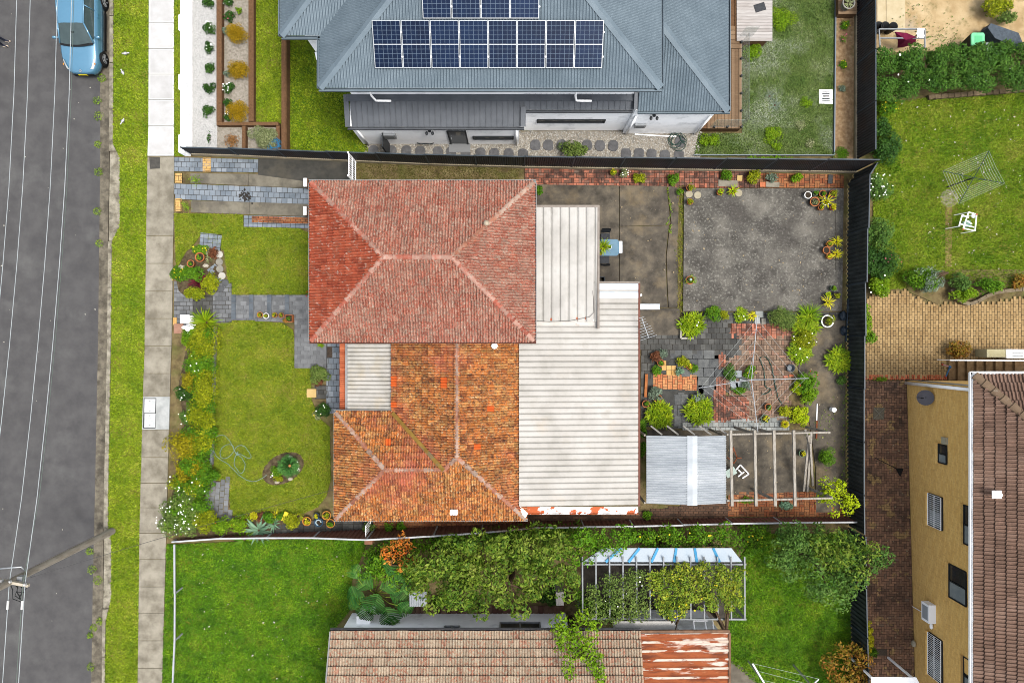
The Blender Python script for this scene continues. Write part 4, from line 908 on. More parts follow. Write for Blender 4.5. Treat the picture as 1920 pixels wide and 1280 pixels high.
def wwindow(px, pya, pyb, h, bars=False, reveal=True):
    "window in the west wall; px is where its lower edge shows, pya..pyb its extent there"
    xw = wallx((pya + pyb)/2); z0 = CAMZ - xw*FPX/(px - 960); s = (CAMZ - z0)/FPX; ya, yb2 = (640 - pya)*s, (640 - pyb)*s; z1 = z0 + h
    f = MB(); x = xw - .06
    for p, q in (((ya, z0), (yb2, z0)), ((ya, z1), (yb2, z1)), ((ya, z0), (ya, z1)), ((yb2, z0), (yb2, z1)), (((ya + yb2)/2, z0), ((ya + yb2)/2, z1))):
        f.bar((x, p[0], p[1]), (x, q[0], q[1]), .05, .05, up=(1, 0, 0))
    o = f.build('window', frame_d, yf)
    ym_ = (ya + yb2)/2
    MB().box((xw - .045, (ya + ym_)/2, (z0 + z1)/2), (.01, abs(ym_ - ya), h)).build('pane', glass_d, o)
    MB().box((xw - .045, (yb2 + ym_)/2, (z0 + z1)/2), (.01, abs(ym_ - yb2), h)).build('pane', mat('blind_glass', [(160, 172, 176), (186, 194, 196)], 2, rough=.2), o)
    MB().box((xw - .09, ym_, z0 - .05), (.2, abs(yb2 - ya) + .1, .07)).build('sill', yb_, o)
    if bars:
        k = int(abs(yb2 - ya)/.085); gb = MB()
        for i in range(k + 1):
            y = ya + (yb2 - ya)*i/k; gb.bar((xw - .12, y, z0), (xw - .12, y, z1), .016, .016)
        for zz in (z0, (z0 + z1)/2, z1): gb.bar((xw - .12, ya, zz), (xw - .12, yb2, zz), .022, .022)
        gb.build('security_bars', white_m, o)
wwindow(1762, 832, 866, .55); wwindow(1744, 924, 983, .95, True); wwindow(1744, 1184, 1262, .95, True); wwindow(1782, 1056, 1118, 1.1); wwindow(1810, 946, 1018, 1.2); wwindow(1810, 1230, 1300, 1.2)
xw = wallx(745); zc_ = CAMZ - xw*FPX/(1748 - 960)
d = thing('satellite_dish', 'grey satellite dish on the yellow brick wall', 'satellite dish', (xw - .3, (640 - 745)*(CAMZ - zc_)/FPX, zc_))
c = Vector(ORG[d]); g = MB()
M_ = Vector((-.55, 0, .84)).to_track_quat('Z', 'X').to_matrix()
g.grid(lambda u, v: c + M_ @ Vector((.34*v*math.cos(6.2832*u), .34*v*math.sin(6.2832*u), .09*v*v)), 24, 5); g.build('dish', mat('dish_grey', [(116, 112, 118), (126, 122, 128)], 3, rough=.5), d, True)
g = MB(); e = c + M_ @ Vector((-.1, .0, .42)); g.bar(c + M_ @ Vector((-.3, 0, .06)), e, .02, .02); g.box(e, (.09, .06, .06)); g.build('receiver_arm', frame_d, d); MB().bar(c, (xw, c.y, c.z - .1), .05, .05).build('bracket', frame_d, d)
xw = wallx(1140); zc_ = CAMZ - xw*FPX/(1742 - 960); y_ = (640 - 1143)*(CAMZ - zc_)/FPX
t = thing('air_conditioner', 'white box air conditioner unit on the yellow brick wall', 'air conditioner', (xw - .2, y_, zc_))
MB().box((xw - .17, y_, zc_ + .25), (.32, .82, .55)).build('casing', white_m, t); MB().box((xw - .335, y_, zc_ + .25), (.01, .6, .4)).build('grille', mat('grille_grey', [(206, 210, 214)]), t)
g = MB(); g.tube([(xw - .05, y_ - .3, 0), (xw - .05, y_ - .25, zc_)], .02, 5); g.ball((xw - .08, y_ - .6, zc_ + .3), (.08, .14, .08), 8, 5); g.build('pipe', white_m, t)
c = W(1774, 827, 2.9); MB().box((wallx(827) - .06, c[1], 2.75), (.12, .3, .3)).build('vent_box', mat('beige_plastic', [(224, 214, 184)]), yf)
# stairs on the north side
sm = mat('stair_concrete', [(126, 98, 66), (150, 120, 84), (162, 134, 98)], 4, stains=[((104, 82, 56), 3, .5, .7, .6)])
st = thing('concrete_stairs', 'brown concrete steps with white handrail beside the brick building', 'stairs', W(1790, 690, 0))
ya_, yb2_ = (640 - 673)/40, (640 - 712)/40
for k in range(8):
    a = W(1776 + k*14.2, 0)[0]; MB().prism([(a, ya_), (a + (.37 if k < 7 else 6), ya_), (a + (.37 if k < 7 else 6), yb2_), (a, yb2_)], -.15, .1 + k*.0).build('step', sm, st) if k == 0 else MB().prism([(a, ya_), (a + (.35 if k < 7 else 6), ya_), (a + (.35 if k < 7 else 6), yb2_), (a, yb2_)], -.15, .1 + .12*k).build('step', sm, st)
g = MB(); p, q = W(1781, 672, .95), W(1960, 672, 1.6); g.bar((p[0], -.85, .95), (q[0], -.85, 1.9), .05, .05)
for i in range(6):
    t_ = i/5; x = p[0] + (q[0] - p[0])*t_; g.bar((x, -.85, .05), (x, -.85, .95 + .95*t_), .035, .035)
g.build('handrail', white_m, st)
# ---------------------------------------------------------------- sheet metal fences
fn_dark = mat('charcoal_fence_sheet', [(62, 64, 68), (76, 77, 80)], 1.5, rough=.5, stains=[((82, 62, 54), .9, .5, .68, .6)])
fn_cap = mat('charcoal_fence_rail', [(62, 74, 84), (76, 88, 98)], 2, rough=.4)
fn_green = mat('dark_green_black_sheet', [(62, 68, 68), (84, 90, 90)], 2, rough=.5, stains=[((120, 118, 110), 7, .6, .72, .45), ((30, 32, 34), 1.2, .5, .7, .6)])
fn_red = mat('rust_red_fence_sheet', [(128, 84, 72), (152, 104, 90)], 2, rough=.55)
fn_wcap = mat('pale_fence_rail', [(200, 204, 208), (220, 222, 224)], 3, rough=.5, stains=[((200, 150, 100), .4, .6, .66, .7)])
plinth_m = mat('fence_plinth', [(176, 162, 134), (196, 184, 158)], 3, stains=[((130, 118, 94), 2, .5, .7, .6)])
def fence(name, label, P, Hs, m, capm, pitch=.1, dep=.025, plinth=0.0, cap=.05, post=True, pm=None):
    "P base points (world xy), Hs a height per panel or (h at start, h at end)"
    f = thing(name, label, 'fence', (P[0][0], P[0][1], 0))
    for i, (a, b) in enumerate(zip(P, P[1:])):
        a, b = Vector((*a, 0)), Vector((*b, 0)); d = b - a; L = d.length; d.normalize(); n = Vector((-d.y, d.x, 0))
        h0, h1 = Hs[i] if isinstance(Hs[i], tuple) else (Hs[i], Hs[i])
        mb = MB(); k = max(1, int(L/pitch)); pr = []
        for j in range(k):
            for t, o in ((.08, 0), (.42, 0), (.58, 1), (.92, 1)): pr.append(((j + t)/k, o*dep))
        pr = [(0, 0)] + pr + [(1, dep)]
        lo = plinth
        for (t0, o0), (t1, o1) in zip(pr, pr[1:]):
            q0, q1 = a + d*L*t0 + n*o0, a + d*L*t1 + n*o1
            mb.add([(q0.x, q0.y, lo), (q1.x, q1.y, lo), (q1.x, q1.y, h0 + (h1-h0)*t1), (q0.x, q0.y, h0 + (h1-h0)*t0)], [(0, 1, 2, 3)])
        mb.build('panel', m, f)
        g = MB(); g.bar(a + n*dep/2 + Vector((0, 0, h0)), b + n*dep/2 + Vector((0, 0, h1)), cap, .04); g.build('top_rail', capm, f)
        if plinth: MB().bar(a + n*.0 + Vector((0, 0, plinth/2 - .05)), b + Vector((0, 0, plinth/2 - .05)), .06, plinth + .1).build('plinth', plinth_m, f)
        if post: MB().bar(a + n*dep/2 + Vector((0, 0, -.1)), a + n*dep/2 + Vector((0, 0, h0 + .02)), .06, .06, up=(1, 0, 0)).build('post', capm, f)
    return f
k = 14; P = []; Hs = []
for i in range(k + 1):
    t = i/k; x = 363 + (1602 - 363)*t
    y = np.interp(x, [363, 435, 560, 810, 1000, 1315, 1602], [291, 293, 299, 310, 315, 320, 324]); P.append(W2(x, y))
    if i < k: Hs.append(float(np.interp(t + .5/k, [0, .15, .4, 1], [1.2, 1.45, 1.8, 2.25])))
fence('boundary_fence', 'dark charcoal sheet metal fence stepping along the top of the yard', P, Hs, fn_dark, fn_cap, .1, .03, .28)
fence('boundary_fence', 'dark sheet fence beside the pale lawn with timber edging', [W2(1604, y) for y in (-70, 30, 122, 214, 300)] , [1.75]*4, fn_dark, fn_cap, .12, .03, .12)
pts = [(1602, 326), (1590, 345), (1588, 440), (1587, 535), (1588, 630), (1588, 725), (1588, 820), (1588, 915), (1589, 985)]
fence('boundary_fence', 'black green corrugated fence along the back of the paved yard', [W2(*p) for p in pts], [1.95, 1.9, 1.8, 1.65, 1.55, 1.5, 1.5, 1.5], fn_green, fn_cap, .19, .06)
fence('boundary_fence', 'black corrugated fence beside the lush lawn and brick court', [W2(*p) for p in ((1591, 990), (1592, 1080), (1594, 1170), (1597, 1260), (1598, 1340))], [1.5]*4, fn_green, fn_cap, .19, .06)
pts = [(330, 1012), (420, 1004), (510, 1000), (600, 996), (702, 992), (820, 987), (905, 984), (1000, 977), (1090, 976), (1180, 975), (1270, 973), (1360, 971), (1450, 970), (1588, 969)]
fence('boundary_fence', 'reddish brown sheet fence with pale rail along the bottom of the yard', [W2(*p) for p in pts], [(.35, .5), (.5, .75), (.75, 1.1), (1.1, 1.75), (1.75, 1.6), (1.6, 1.35), (1.35, 1.2), 1.15, 1.1, 1.1, 1.05, 1.0, .95], fn_red, fn_wcap, .2, .03, 0, .07)
fl = thing('pipe_fence', 'low white pipe rail beside the footpath and lush lawn', 'fence', W(328, 1100, 0))
for a, b in (((327, 1020), (327.5, 1112)), ((328, 1112), (327.5, 1200)), ((327.5, 1200), (323, 1300))):
    p, q = W(*a, .75), W(*b, .75); MB().bar(p, q, .07, .06).build('rail', mat('dull_white_pipe', [(186, 190, 194), (200, 203, 206)], 3, rough=.5), fl); MB().bar((q[0] + .0, q[1], -.1), (q[0], q[1], .75), .06, .06).build('post', mat('dull_white_pipe', [(186, 190, 194), (200, 203, 206)], 3, rough=.5), fl)
g1 = thing('metal_gate', 'white barred metal side gate beside the dark fence', 'gate', W(660, 320, 0))
gx = W(668, 0)[0]; ya, yb_2 = W(0, 304)[1], W(0, 345)[1]
for z in (.15, .8, 1.45): MB().bar((gx, ya, z), (gx, yb_2, z), .04, .04).build('rail', white_m, g1)
for i in range(11):
    y = ya + (yb_2 - ya)*i/10; MB().bar((gx, y, .1), (gx, y, 1.5), .025, .025).build('bar', white_m, g1)
for y in (ya, yb_2): MB().bar((gx, y, 0), (gx, y, 1.65), .06, .06).build('post', white_m, g1)
g2 = thing('metal_gate', 'small white barred gate below the orange tile roof', 'gate', W(698, 983, 0))
gx = W(696, 0)[0]; ya, yb_2 = -8.3, -8.85
for z in (.15, 1.2): MB().bar((gx, ya, z), (gx, yb_2, z), .04, .04).build('rail', white_m, g2)
for i in range(6):
    y = ya + (yb_2 - ya)*i/5; MB().bar((gx, y, .1), (gx, y, 1.25), .03, .03).build('bar', white_m, g2)
t = thing('brick_pier', 'brown brick pier beside the small white gate', 'pier', W(704, 985, 0))
for k in range(16):
    MB().box((W(702, 0)[0], -8.98, .05 + k*.083), (.36 - .008*(k % 2), .26, .075)).build('brick_course', mat('brown_brick', [(132, 92, 70), (160, 116, 90)], 6, isl=.5, vv=.2), t)
# ---------------------------------------------------------------- paving and slabs of the yard
bluestone = mat('blue_grey_paver', [(118, 130, 142), (140, 150, 160), (156, 164, 172)], 2, isl=.65, vv=.25, bump=.2, bs=50, stains=[((96, 104, 110), 2.4, .55, .72, .5)])
darkpave = mat('dark_paver', [(70, 70, 68), (88, 88, 85), (110, 110, 106)], 2, isl=.6, vv=.4, bump=.25, bs=50, stains=[((56, 56, 54), 1.1, .5, .7, .6)])
pathpave = mat('grey_path_paver', [(104, 106, 108), (126, 128, 130), (144, 146, 148)], 2, isl=.6, vv=.3, bump=.3, bs=50, stains=[((86, 88, 90), 3, .5, .7, .5)])
yellowbr = mat('yellow_clay_paver', [(214, 164, 92), (232, 190, 122), (222, 176, 104)], 5, isl=.6, vv=.12)
redpave = mat('red_clay_paver', [(112, 78, 66), (166, 100, 78), (192, 122, 96), (136, 104, 90), (182, 108, 82)], 2, isl=.75, vv=.7, bump=.2, bs=50, stains=[((74, 56, 50), 1.6, .5, .6, .8), ((120, 106, 94), .9, .54, .66, .6)])
brownpave = mat('brown_clay_paver', [(112, 92, 78), (146, 120, 100), (160, 136, 116), (168, 112, 90)], 1.6, isl=.7, vv=.35, bump=.2, bs=50, stains=[((92, 78, 68), 1.4, .5, .7, .5)])
brickpath = mat('orange_brown_brick', [(130, 74, 48), (166, 98, 62), (186, 126, 82), (120, 84, 64)], 2, isl=.7, vv=.22, bump=.25, bs=50, stains=[((70, 60, 52), 1.2, .5, .65, .6)])
yel_court = mat('yellow_court_paver', [(160, 130, 86), (184, 154, 106), (198, 168, 120)], .8, isl=.5, vv=.22, bump=.2, bs=50, stains=[((150, 118, 76), .7, .52, .72, .5)])
court = mat('mossy_brick_court', [(120, 96, 80), (148, 112, 90), (170, 128, 100), (138, 116, 98)], .8, isl=.6, vv=.4, bump=.2, bs=50, stains=[((62, 54, 48), .7, .48, .66, .65), ((196, 162, 106), 1.5, .57, .6, .75)])
slabcon = mat('dark_mottled_concrete', [(76, 71, 63), (102, 95, 84), (126, 116, 100)], 1.6, bump=.35, bs=40, rough=.9, stains=[((70, 65, 60), .5, .48, .66, .6), ((152, 134, 104), .6, .52, .68, .6), ((152, 146, 134), 11, .6, .72, .35)])
slabcon2 = mat('lichened_concrete', [(78, 75, 70), (100, 97, 91), (122, 118, 110)], 1.2, bump=.35, bs=40, rough=.9, stains=[((182, 180, 174), .33, .5, .66, .0), ((146, 142, 132), .42, .5, .64, .65), ((168, 165, 156), 9, .52, .64, .55), ((62, 60, 57), 8, .57, .66, .6), ((76, 72, 68), .45, .48, .64, .6), ((190, 166, 132), .3, .62, .72, .5)])
stripcon = mat('driveway_strip_concrete', [(116, 110, 98), (146, 140, 124)], 1.5, bump=.3, bs=50, stains=[((80, 76, 68), .9, .46, .66, .7), ((168, 158, 132), 1.2, .58, .72, .5)])
joint = mat('joint_filler', [(56, 52, 46), (74, 68, 58)], 5)
def paved(name, pp, m, w, h, top=.04, rot=0.0, pattern='run', nind=120, pname='paver', keep=None, base=joint, jit=.004):
    p = polyW(pp, top)
    o = struct(name, MB().prism(p, -.2, top - .02), base)
    paver_field(o, p, w, h, m, top, rot, pattern, nind, name=pname, keep=keep, jit=jit); return o
def slab(name, pp, z, m): return struct(name, MB().prism(polyW(pp, z), -.2, z), m)
rad = math.radians
dw = paved('driveway', [(327, 295), (484, 299), (483, 323), (327, 321)], bluestone, .25, .25, .04, rad(-1), 'run', 140)
slab('driveway_apron', [(484, 297), (665, 303), (665, 342), (586, 342), (484, 328)], .03, mat('wet_dark_slab', [(64, 64, 60), (84, 82, 76)], 2, stains=[((104, 98, 84), .8, .54, .7, .6)], bump=.3, bs=40))
slab('driveway_strip', [(357, 325), (466, 326), (466, 348), (357, 343)], .03, stripcon); slab('driveway_strip', [(467, 326), (590, 328), (590, 353), (467, 348.5)], .028, stripcon)
paved('driveway', [(327, 344), (590, 354), (590, 384), (327, 373)], bluestone, .25, .25, .045, rad(-2), 'run', 200)
slab('driveway_strip', [(358, 376), (468, 379), (468, 402), (358, 398)], .03, stripcon); slab('driveway_strip', [(469, 379), (590, 382), (590, 406), (469, 402)], .028, stripcon)
ob = MB(); 
for cc in ((461, 368),):
    c = W(*cc, .05)
    V = leaf_quads(np.array([(c[0] + NR.normal()*.16, c[1] + NR.normal()*.12, .055) for _ in range(60)]), np.tile((0., 0, 1.), (60, 1)) + NR.normal(size=(60, 3))*.2, .12, 1.4)
    o = build_np('oil_stain_leaves', V, 4, mat('dead_dark_leaf', [(50, 48, 46), (66, 62, 58)], 3, isl=.5)); tag(o, 'small dark heap of dead leaves on the grey driveway pavers', 'leaves', kind='stuff')
for px0, py0, px1, py1 in ((380, 296, 395, 322),): paved('paver_patch', [(px0, py0), (px1, py0), (px1, py1), (px0, py1)], yellowbr, .23, .115, .058, 0, 'run', 40, 'yellow_paver')
paved('paver_patch', [(328, 325), (341, 325), (341, 343), (328, 343)], yellowbr, .23, .115, .04, 0, 'basket', 30, 'yellow_paver')
paved('paver_patch', [(328, 372), (340, 372), (340, 396), (328, 396)], yellowbr, .23, .115, .05, 0, 'basket', 30, 'yellow_paver')
paved('paver_border', [(456, 404), (590, 407), (590, 428), (456, 425)], bluestone, .22, .22, .035, rad(-1.5), 'stack', 90)
paved('paver_border', [(472, 405), (590, 408), (590, 420), (472, 417)], brickpath, .23, .1, .06, rad(-1.5), 'run', 60, 'brick')
# stepped path to the door
for (x0_, x1_, z) in ((326, 361, .04), (361, 400, .03), (399, 434, .05), (434, 467, .10), (467, 501, .15), (501, 534, .20), (534, 612, .25)):
    y0_, y1_ = (527, 612) if x0_ == 326 else (553, 600)
    if x0_ == 399: y0_, y1_ = 530, 605
    o = paved('path_step', [(x0_, y0_), (x1_, y0_), (x1_, y1_), (x0_, y1_)], pathpave if x0_ != 361 else darkpave, .3, .2, z, 0, 'run', 90, base=pathpave if z > .08 else joint, jit=.003)
    if z > .08:
        for k in range(3):
            c = W(x0_ + 4, 560 + k*15.5, z + .01); MB().box((c[0], c[1], z + .0), (.2, .37, .05)).build('nosing', mat('step_nosing', [(84, 92, 100), (110, 118, 126)], 3, vv=.2, rough=.6), o)
paved('terrace', [(552, 600), (612, 600), (612, 690), (552, 690)], pathpave, .3, .2, .22, 0, 'run', 130, base=pathpave, jit=.003)
paved('terrace', [(612, 640), (640, 640), (640, 775), (612, 775)], bluestone, .26, .26, .05, 0, 'run', 80)
paved('terrace', [(590, 722), (614, 722), (614, 748), (590, 748)], darkpave, .26, .2, .06, 0, 'run', 30)
paved('paver_patch', [(376, 436), (416, 440), (412, 470), (374, 460)], bluestone, .215, .2, .05, rad(-4), 'stack', 60)
paved('paver_patch', [(388, 506), (403, 494), (422, 520), (408, 532)], bluestone, .22, .2, .05, rad(-28), 'run', 50)
paved('paver_patch', [(396, 902), (431, 902), (428, 945), (436, 968), (386, 968)], pathpave, .28, .22, .05, rad(86), 'run', 60, base=soil)
paved('side_path', [(556, 976), (700, 974), (700, 1000), (500, 1000), (520, 985)], darkpave, .26, .26, .03, 0, 'stack', 60)
paved('side_path', [(700, 972), (986, 968), (1000, 978), (700, 996)], brickpath, .23, .115, .03, 0, 'run', 120, 'brick')
MB().box((*W2(584, 737, .1), .07), (.44, .4, .08)).solo('paving_slab', mat('sandstone_slab', [(212, 178, 112), (226, 196, 132)], 4), 'square yellow sandstone slab at the edge of the front lawn', 'paving stone')
for i, (x, y, m_) in enumerate(((411, 477, 0), (411, 491, 1), (412, 504, 1), (416, 517, 0), (422, 530, 2), (414, 541, 2))):
    c = W(x, y, .05); g = MB(); g.lathe((c[0], c[1], 0), [(.17, 0), (.17, .05), (.155, .06), (0, .06)], 18)
    g.solo('round_stone', mat(f'round_stone_{m_}', [[(196, 192, 180), (212, 208, 198)], [(146, 142, 132), (166, 162, 150)], [(88, 90, 92), (104, 106, 108)]][m_], 4), f'{ORD[i]} round stepping stone from the top beside the rockery bed', 'paving stone', 'round stepping stones by the rockery')
MB().bar(W(403, 612, .08), W(402, 700, .08), .09, .2).solo('bed_kerb', mat('grey_kerb', [(140, 144, 146), (164, 166, 168)], 3), 'upper length of grey kerb between hedge and front lawn', 'edging')
MB().bar(W(402, 700, .08), W(397, 870, .08), .09, .2).solo('bed_kerb', MATS['grey_kerb'], 'lower length of grey kerb between hedge and front lawn', 'edging')
MB().box((*W2(617, 660, .06), .055), (.3, .5, .02)).solo('drain_grate', mat('rust_grate', [(70, 60, 52), (96, 82, 70)], 10, bump=.5, bs=30), 'dark rectangular drain grate on the terrace pavers', 'drain')
# back yard
p0 = paved('brick_path', [(984, 316), (1425, 322), (1428, 352), (1282, 352), (1003, 346), (984, 342)], redpave, .235, .117, .03, 0, 'basket', 300, 'brick')
paved('brick_path', [(1425, 324), (1582, 328), (1582, 352), (1425, 352)], brickpath, .24, .12, .03, 0, 'basket', 60, 'brick')
slab('concrete_slab', [(1002, 346), (1161, 348), (1161, 576), (1002, 560)], .045, slabcon); 
slab('concrete_slab', [(1162.2, 348), (1250, 349), (1257, 418), (1250, 422), (1162.2, 424)], .042, slabcon)
slab('concrete_slab', [(1162.2, 425), (1254, 423), (1248, 480), (1250, 540), (1252, 576), (1162.2, 576)], .046, slabcon)
slab('concrete_slab', [(1252, 349), (1274, 352), (1272, 400), (1270, 470), (1272, 540), (1270, 576), (1254, 576), (1252, 540), (1250, 480), (1256, 424), (1259, 418)], .044, slabcon)
slab('concrete_slab', [(1196, 578), (1275, 577), (1275, 628), (1196, 628)], .04, slabcon)
slab('patio_slab', [(1283, 353), (1582, 353), (1579, 583), (1281, 583)], .12, slabcon2)
for (a, b) in (((1567, 356), (1567, 505)),): MB().bar(W(*a, .122), W(*b, .122), .02, .006).build('saw_cut', joint, None)['kind'] = 'structure'
yard1 = [(1200, 628), (1380, 606), (1382, 650), (1400, 650), (1400, 668), (1348, 660), (1346, 800), (1200, 800)]
paved('yard_paving', [(1202, 626), (1276, 628), (1306, 612), (1370, 606), (1372, 632), (1392, 632), (1392, 672), (1362, 672), (1360, 660), (1202, 662)], darkpave, .26, .26, .03, 0, 'run', 200)
paved('yard_paving', [(1202, 662), (1226, 662), (1226, 800), (1202, 800)], darkpave, .26, .36, .028, 0, 'run', 40)
slab('yard_base', [(1224, 655), (1350, 660), (1350, 800), (1224, 806)], .012, mat('dark_slab', [(66, 66, 64), (84, 84, 80)], 3, bump=.3, bs=40))
paved('yard_paving', [(1262, 660), (1348, 660), (1348, 738), (1312, 738), (1306, 700), (1276, 690)], mat('slate_flag', [(78, 80, 82), (104, 106, 106), (122, 124, 122)], 4, isl=.5, vv=.2, bump=.4, bs=25, stains=[((136, 138, 134), 5, .56, .7, .5)]), .52, .42, .032, 0, 'run', 60, 'flagstone', base=MATS['dark_slab'])
paved('yard_paving', [(1224, 700), (1308, 703), (1306, 732), (1224, 728)], mat('orange_tan_paver', [(176, 112, 72), (214, 130, 84), (222, 158, 104), (166, 134, 98)], 3, isl=.7, vv=.14), .23, .115, .04, 0, 'basket', 60, 'brick')
paved('yard_paving', [(1242, 678), (1254, 678), (1254, 690), (1270, 690), (1270, 700), (1250, 700), (1250, 690), (1242, 690)], yellowbr, .23, .23, .05, 0, 'stack', 20, 'yellow_paver')
paved('yard_paving', [(1348, 660), (1360, 660), (1360, 796), (1340, 796), (1340, 740), (1348, 700)], redpave, .235, .117, .034, rad(90), 'run', 80, 'brick')
paved('yard_paving', [(1361, 742), (1405, 742), (1405, 790), (1361, 790)], redpave, .235, .117, .034, 0, 'basket', 90, 'brick')
paved('yard_paving', [(1372, 606), (1490, 606), (1490, 628), (1392, 630), (1372, 632)], redpave, .235, .117, .036, 0, 'basket', 120, 'brick')
paved('yard_paving', [(1392, 628), (1490, 628), (1480, 720), (1478, 785), (1405, 790), (1405, 742), (1362, 735), (1362, 672), (1392, 672)], brownpave, .235, .117, .034, 0, 'basket', 260, 'brick')
paved('yard_paving', [(1280, 792), (1480, 780), (1480, 806), (1280, 806)], mat('pale_edge_paver', [(150, 154, 150), (176, 180, 176), (196, 198, 192)], 3, isl=.6, vv=.15), .24, .22, .036, 0, 'run', 60)
paved('yard_paving', [(1276, 585), (1582, 585), (1582, 606), (1300, 606)], darkpave, .3, .25, .02, 0, 'run', 80)
slab('concrete_path', [(1490, 606), (1585, 600), (1585, 960), (1530, 960), (1530, 880), (1520, 800), (1500, 720)], .026, slabcon)
slab('pergola_slab', [(1212, 806), (1518, 806), (1516, 921), (1212, 935)], .022, slabcon)
paved('yard_paving', [(1365, 922), (1585, 922), (1585, 968), (1365, 968)], brickpath, .235, .117, .02, 0, 'basket', 130, 'brick')
paved('yard_paving', [(985, 962), (1212, 958), (1365, 935), (1365, 970), (985, 977)], mat('dirty_side_brick', [(84, 66, 54), (112, 84, 66), (134, 100, 76)], 1.6, isl=.6, vv=.22, stains=[((62, 54, 46), 1, .5, .66, .6)]), .235, .117, .02, 0, 'run', 150, 'brick')
paved('yard_paving', [(1264, 736), (1290, 736), (1290, 802), (1264, 802)], MATS['slate_flag'], .32, .5, .034, 0, 'run', 20, 'flagstone', base=MATS['dark_slab'])
# crack weeds between the slabs
def weedline(pts, n, spread, size, lab, m=weed_g, z=.05):
    C = []
    for (a, b) in zip(pts, pts[1:]):
        a, b = np.array(W2(*a)), np.array(W2(*b)); k = max(2, int(n*np.linalg.norm(b - a)))
        for i in range(k): C.append((*(a + (b - a)*R.random() + NR.normal(size=2)*spread), z + R.random()*.03))
    C = np.array(C); V = leaf_quads(C, np.tile((0., 0, 1.), (len(C), 1)) + NR.normal(size=(len(C), 3))*.5, size, 2.2)
    o = build_np('crack_weeds', V, 4, m); return tag(o, lab, 'weeds', kind='stuff')
weedline([(1250, 352), (1256, 380), (1258, 400), (1250, 421)], 70, .03, .06, 'green weeds in the crack of the dark concrete')
weedline([(1258, 422), (1256, 436)], 90, .05, .07, 'tuft of weeds where two slab cracks meet')
weedline([(1275, 352), (1279, 400), (1277, 440), (1275, 480), (1277, 540), (1277, 582)], 190, .09, .06, 'strip of weeds and moss between the two concrete slabs', mat('moss_strip', [(118, 128, 30), (150, 140, 44), (96, 122, 24), (166, 140, 60)], 1.2, isl=.5, vv=.3))
weedline([(1583, 620), (1585, 760), (1584, 960)], 60, .12, .06, 'weeds along the foot of the black green fence')
weedline([(1520, 800), (1560, 770), (1550, 800), (1530, 940)], 26, .25, .06, 'scattered weeds on the concrete path by the back fence')
weedline([(360, 334), (372, 338), (362, 342)], 260, .1, .06, 'weeds beside the yellow driveway pavers')
weedline([(345, 378), (352, 392), (350, 385)], 260, .1, .06, 'weeds between the driveway strips near the footpath')
# right hand courts
paved('yellow_court', [(1622, 560), (1700, 548), (1742, 572), (1762, 575), (1794, 570), (1820, 566), (1855, 572), (1990, 548), (1990, 672), (1776, 672), (1776, 702), (1622, 702)], yel_court, .25, .125, .03, rad(90), 'run', 0)
paved('court_border', [(1622, 702), (1776, 702), (1776, 712), (1622, 712)], brick_or, .24, .1, .03, rad(90), 'run', 60, 'brick')
p_ = [(1622, 714), (1700, 714), (1716, 1300), (1622, 1300)]
paved('brick_court', p_, court, .235, .117, .02, rad(0), 'herring', 0)
t = thing('drain_cover', 'square metal drain cover in the mossy brick court', 'drain', W(1649, 775, .03))
MB().prism(polyW([(1638, 764), (1659, 764), (1657, 786), (1637, 786)], .03), -.1, .032).build('frame', mat('grate_metal', [(108, 100, 84), (128, 120, 102)], 6, rough=.6), t)
for a, b in (((1639, 765), (1657, 785)), ((1658, 765), (1638, 785))): MB().bar(W(*a, .036), W(*b, .036), .03, .01).build('cross_bar', mat('grate_bar', [(140, 136, 120)]), t)
slab('sandy_yard', [(1610, -60), (1990, -60), (1990, 70), (1900, 90), (1640, 100), (1608, 100)], .01, mat('sandy_soil', [(180, 152, 108), (206, 180, 136), (220, 196, 154)], .9, bump=.4, bs=40, stains=[((120, 112, 64), 1.7, .54, .66, .6), ((186, 176, 160), .5, .58, .7, .5)]))
slab('concrete_pad', [(1645, -60), (1660, -60), (1661, 52), (1645, 52)], .03, mat('cream_concrete', [(204, 186, 146), (222, 206, 170)], 2)); slab('concrete_pad', [(1662, -60), (1697, -60), (1697, 68), (1662, 56)], .034, MATS['cream_concrete'])
slab('garden_path', [(1773, 370), (1786, 370), (1784, 500), (1772, 500)], .03, mat('brown_path', [(146, 122, 78), (168, 142, 96)], 3, stains=[((120, 130, 50), 2, .52, .68, .6)]))
g = MB(); g.disc((*W2(1779, 372), .035), .42, 20); struct('concrete_pad', g, mat('round_pad', [(150, 146, 124), (174, 168, 148)], 4, stains=[((120, 124, 80), 2.5, .5, .7, .5)]))
es = struct('stone_edging', MB().bar(W(1745, 183, .02), W(1960, 166, .02), .2, .06), soil)
for i in range(18):
    p = Vector(W(1745 + i*12, 183 - i*.95, .08)); MB().box(p, (.24 + R.random()*.05, .2, .2), R.gauss(.08, .1)).build('stone', mat('edging_stone', [(112, 96, 72), (142, 124, 96)], 5, vv=.2, bump=.6, bs=30), es)
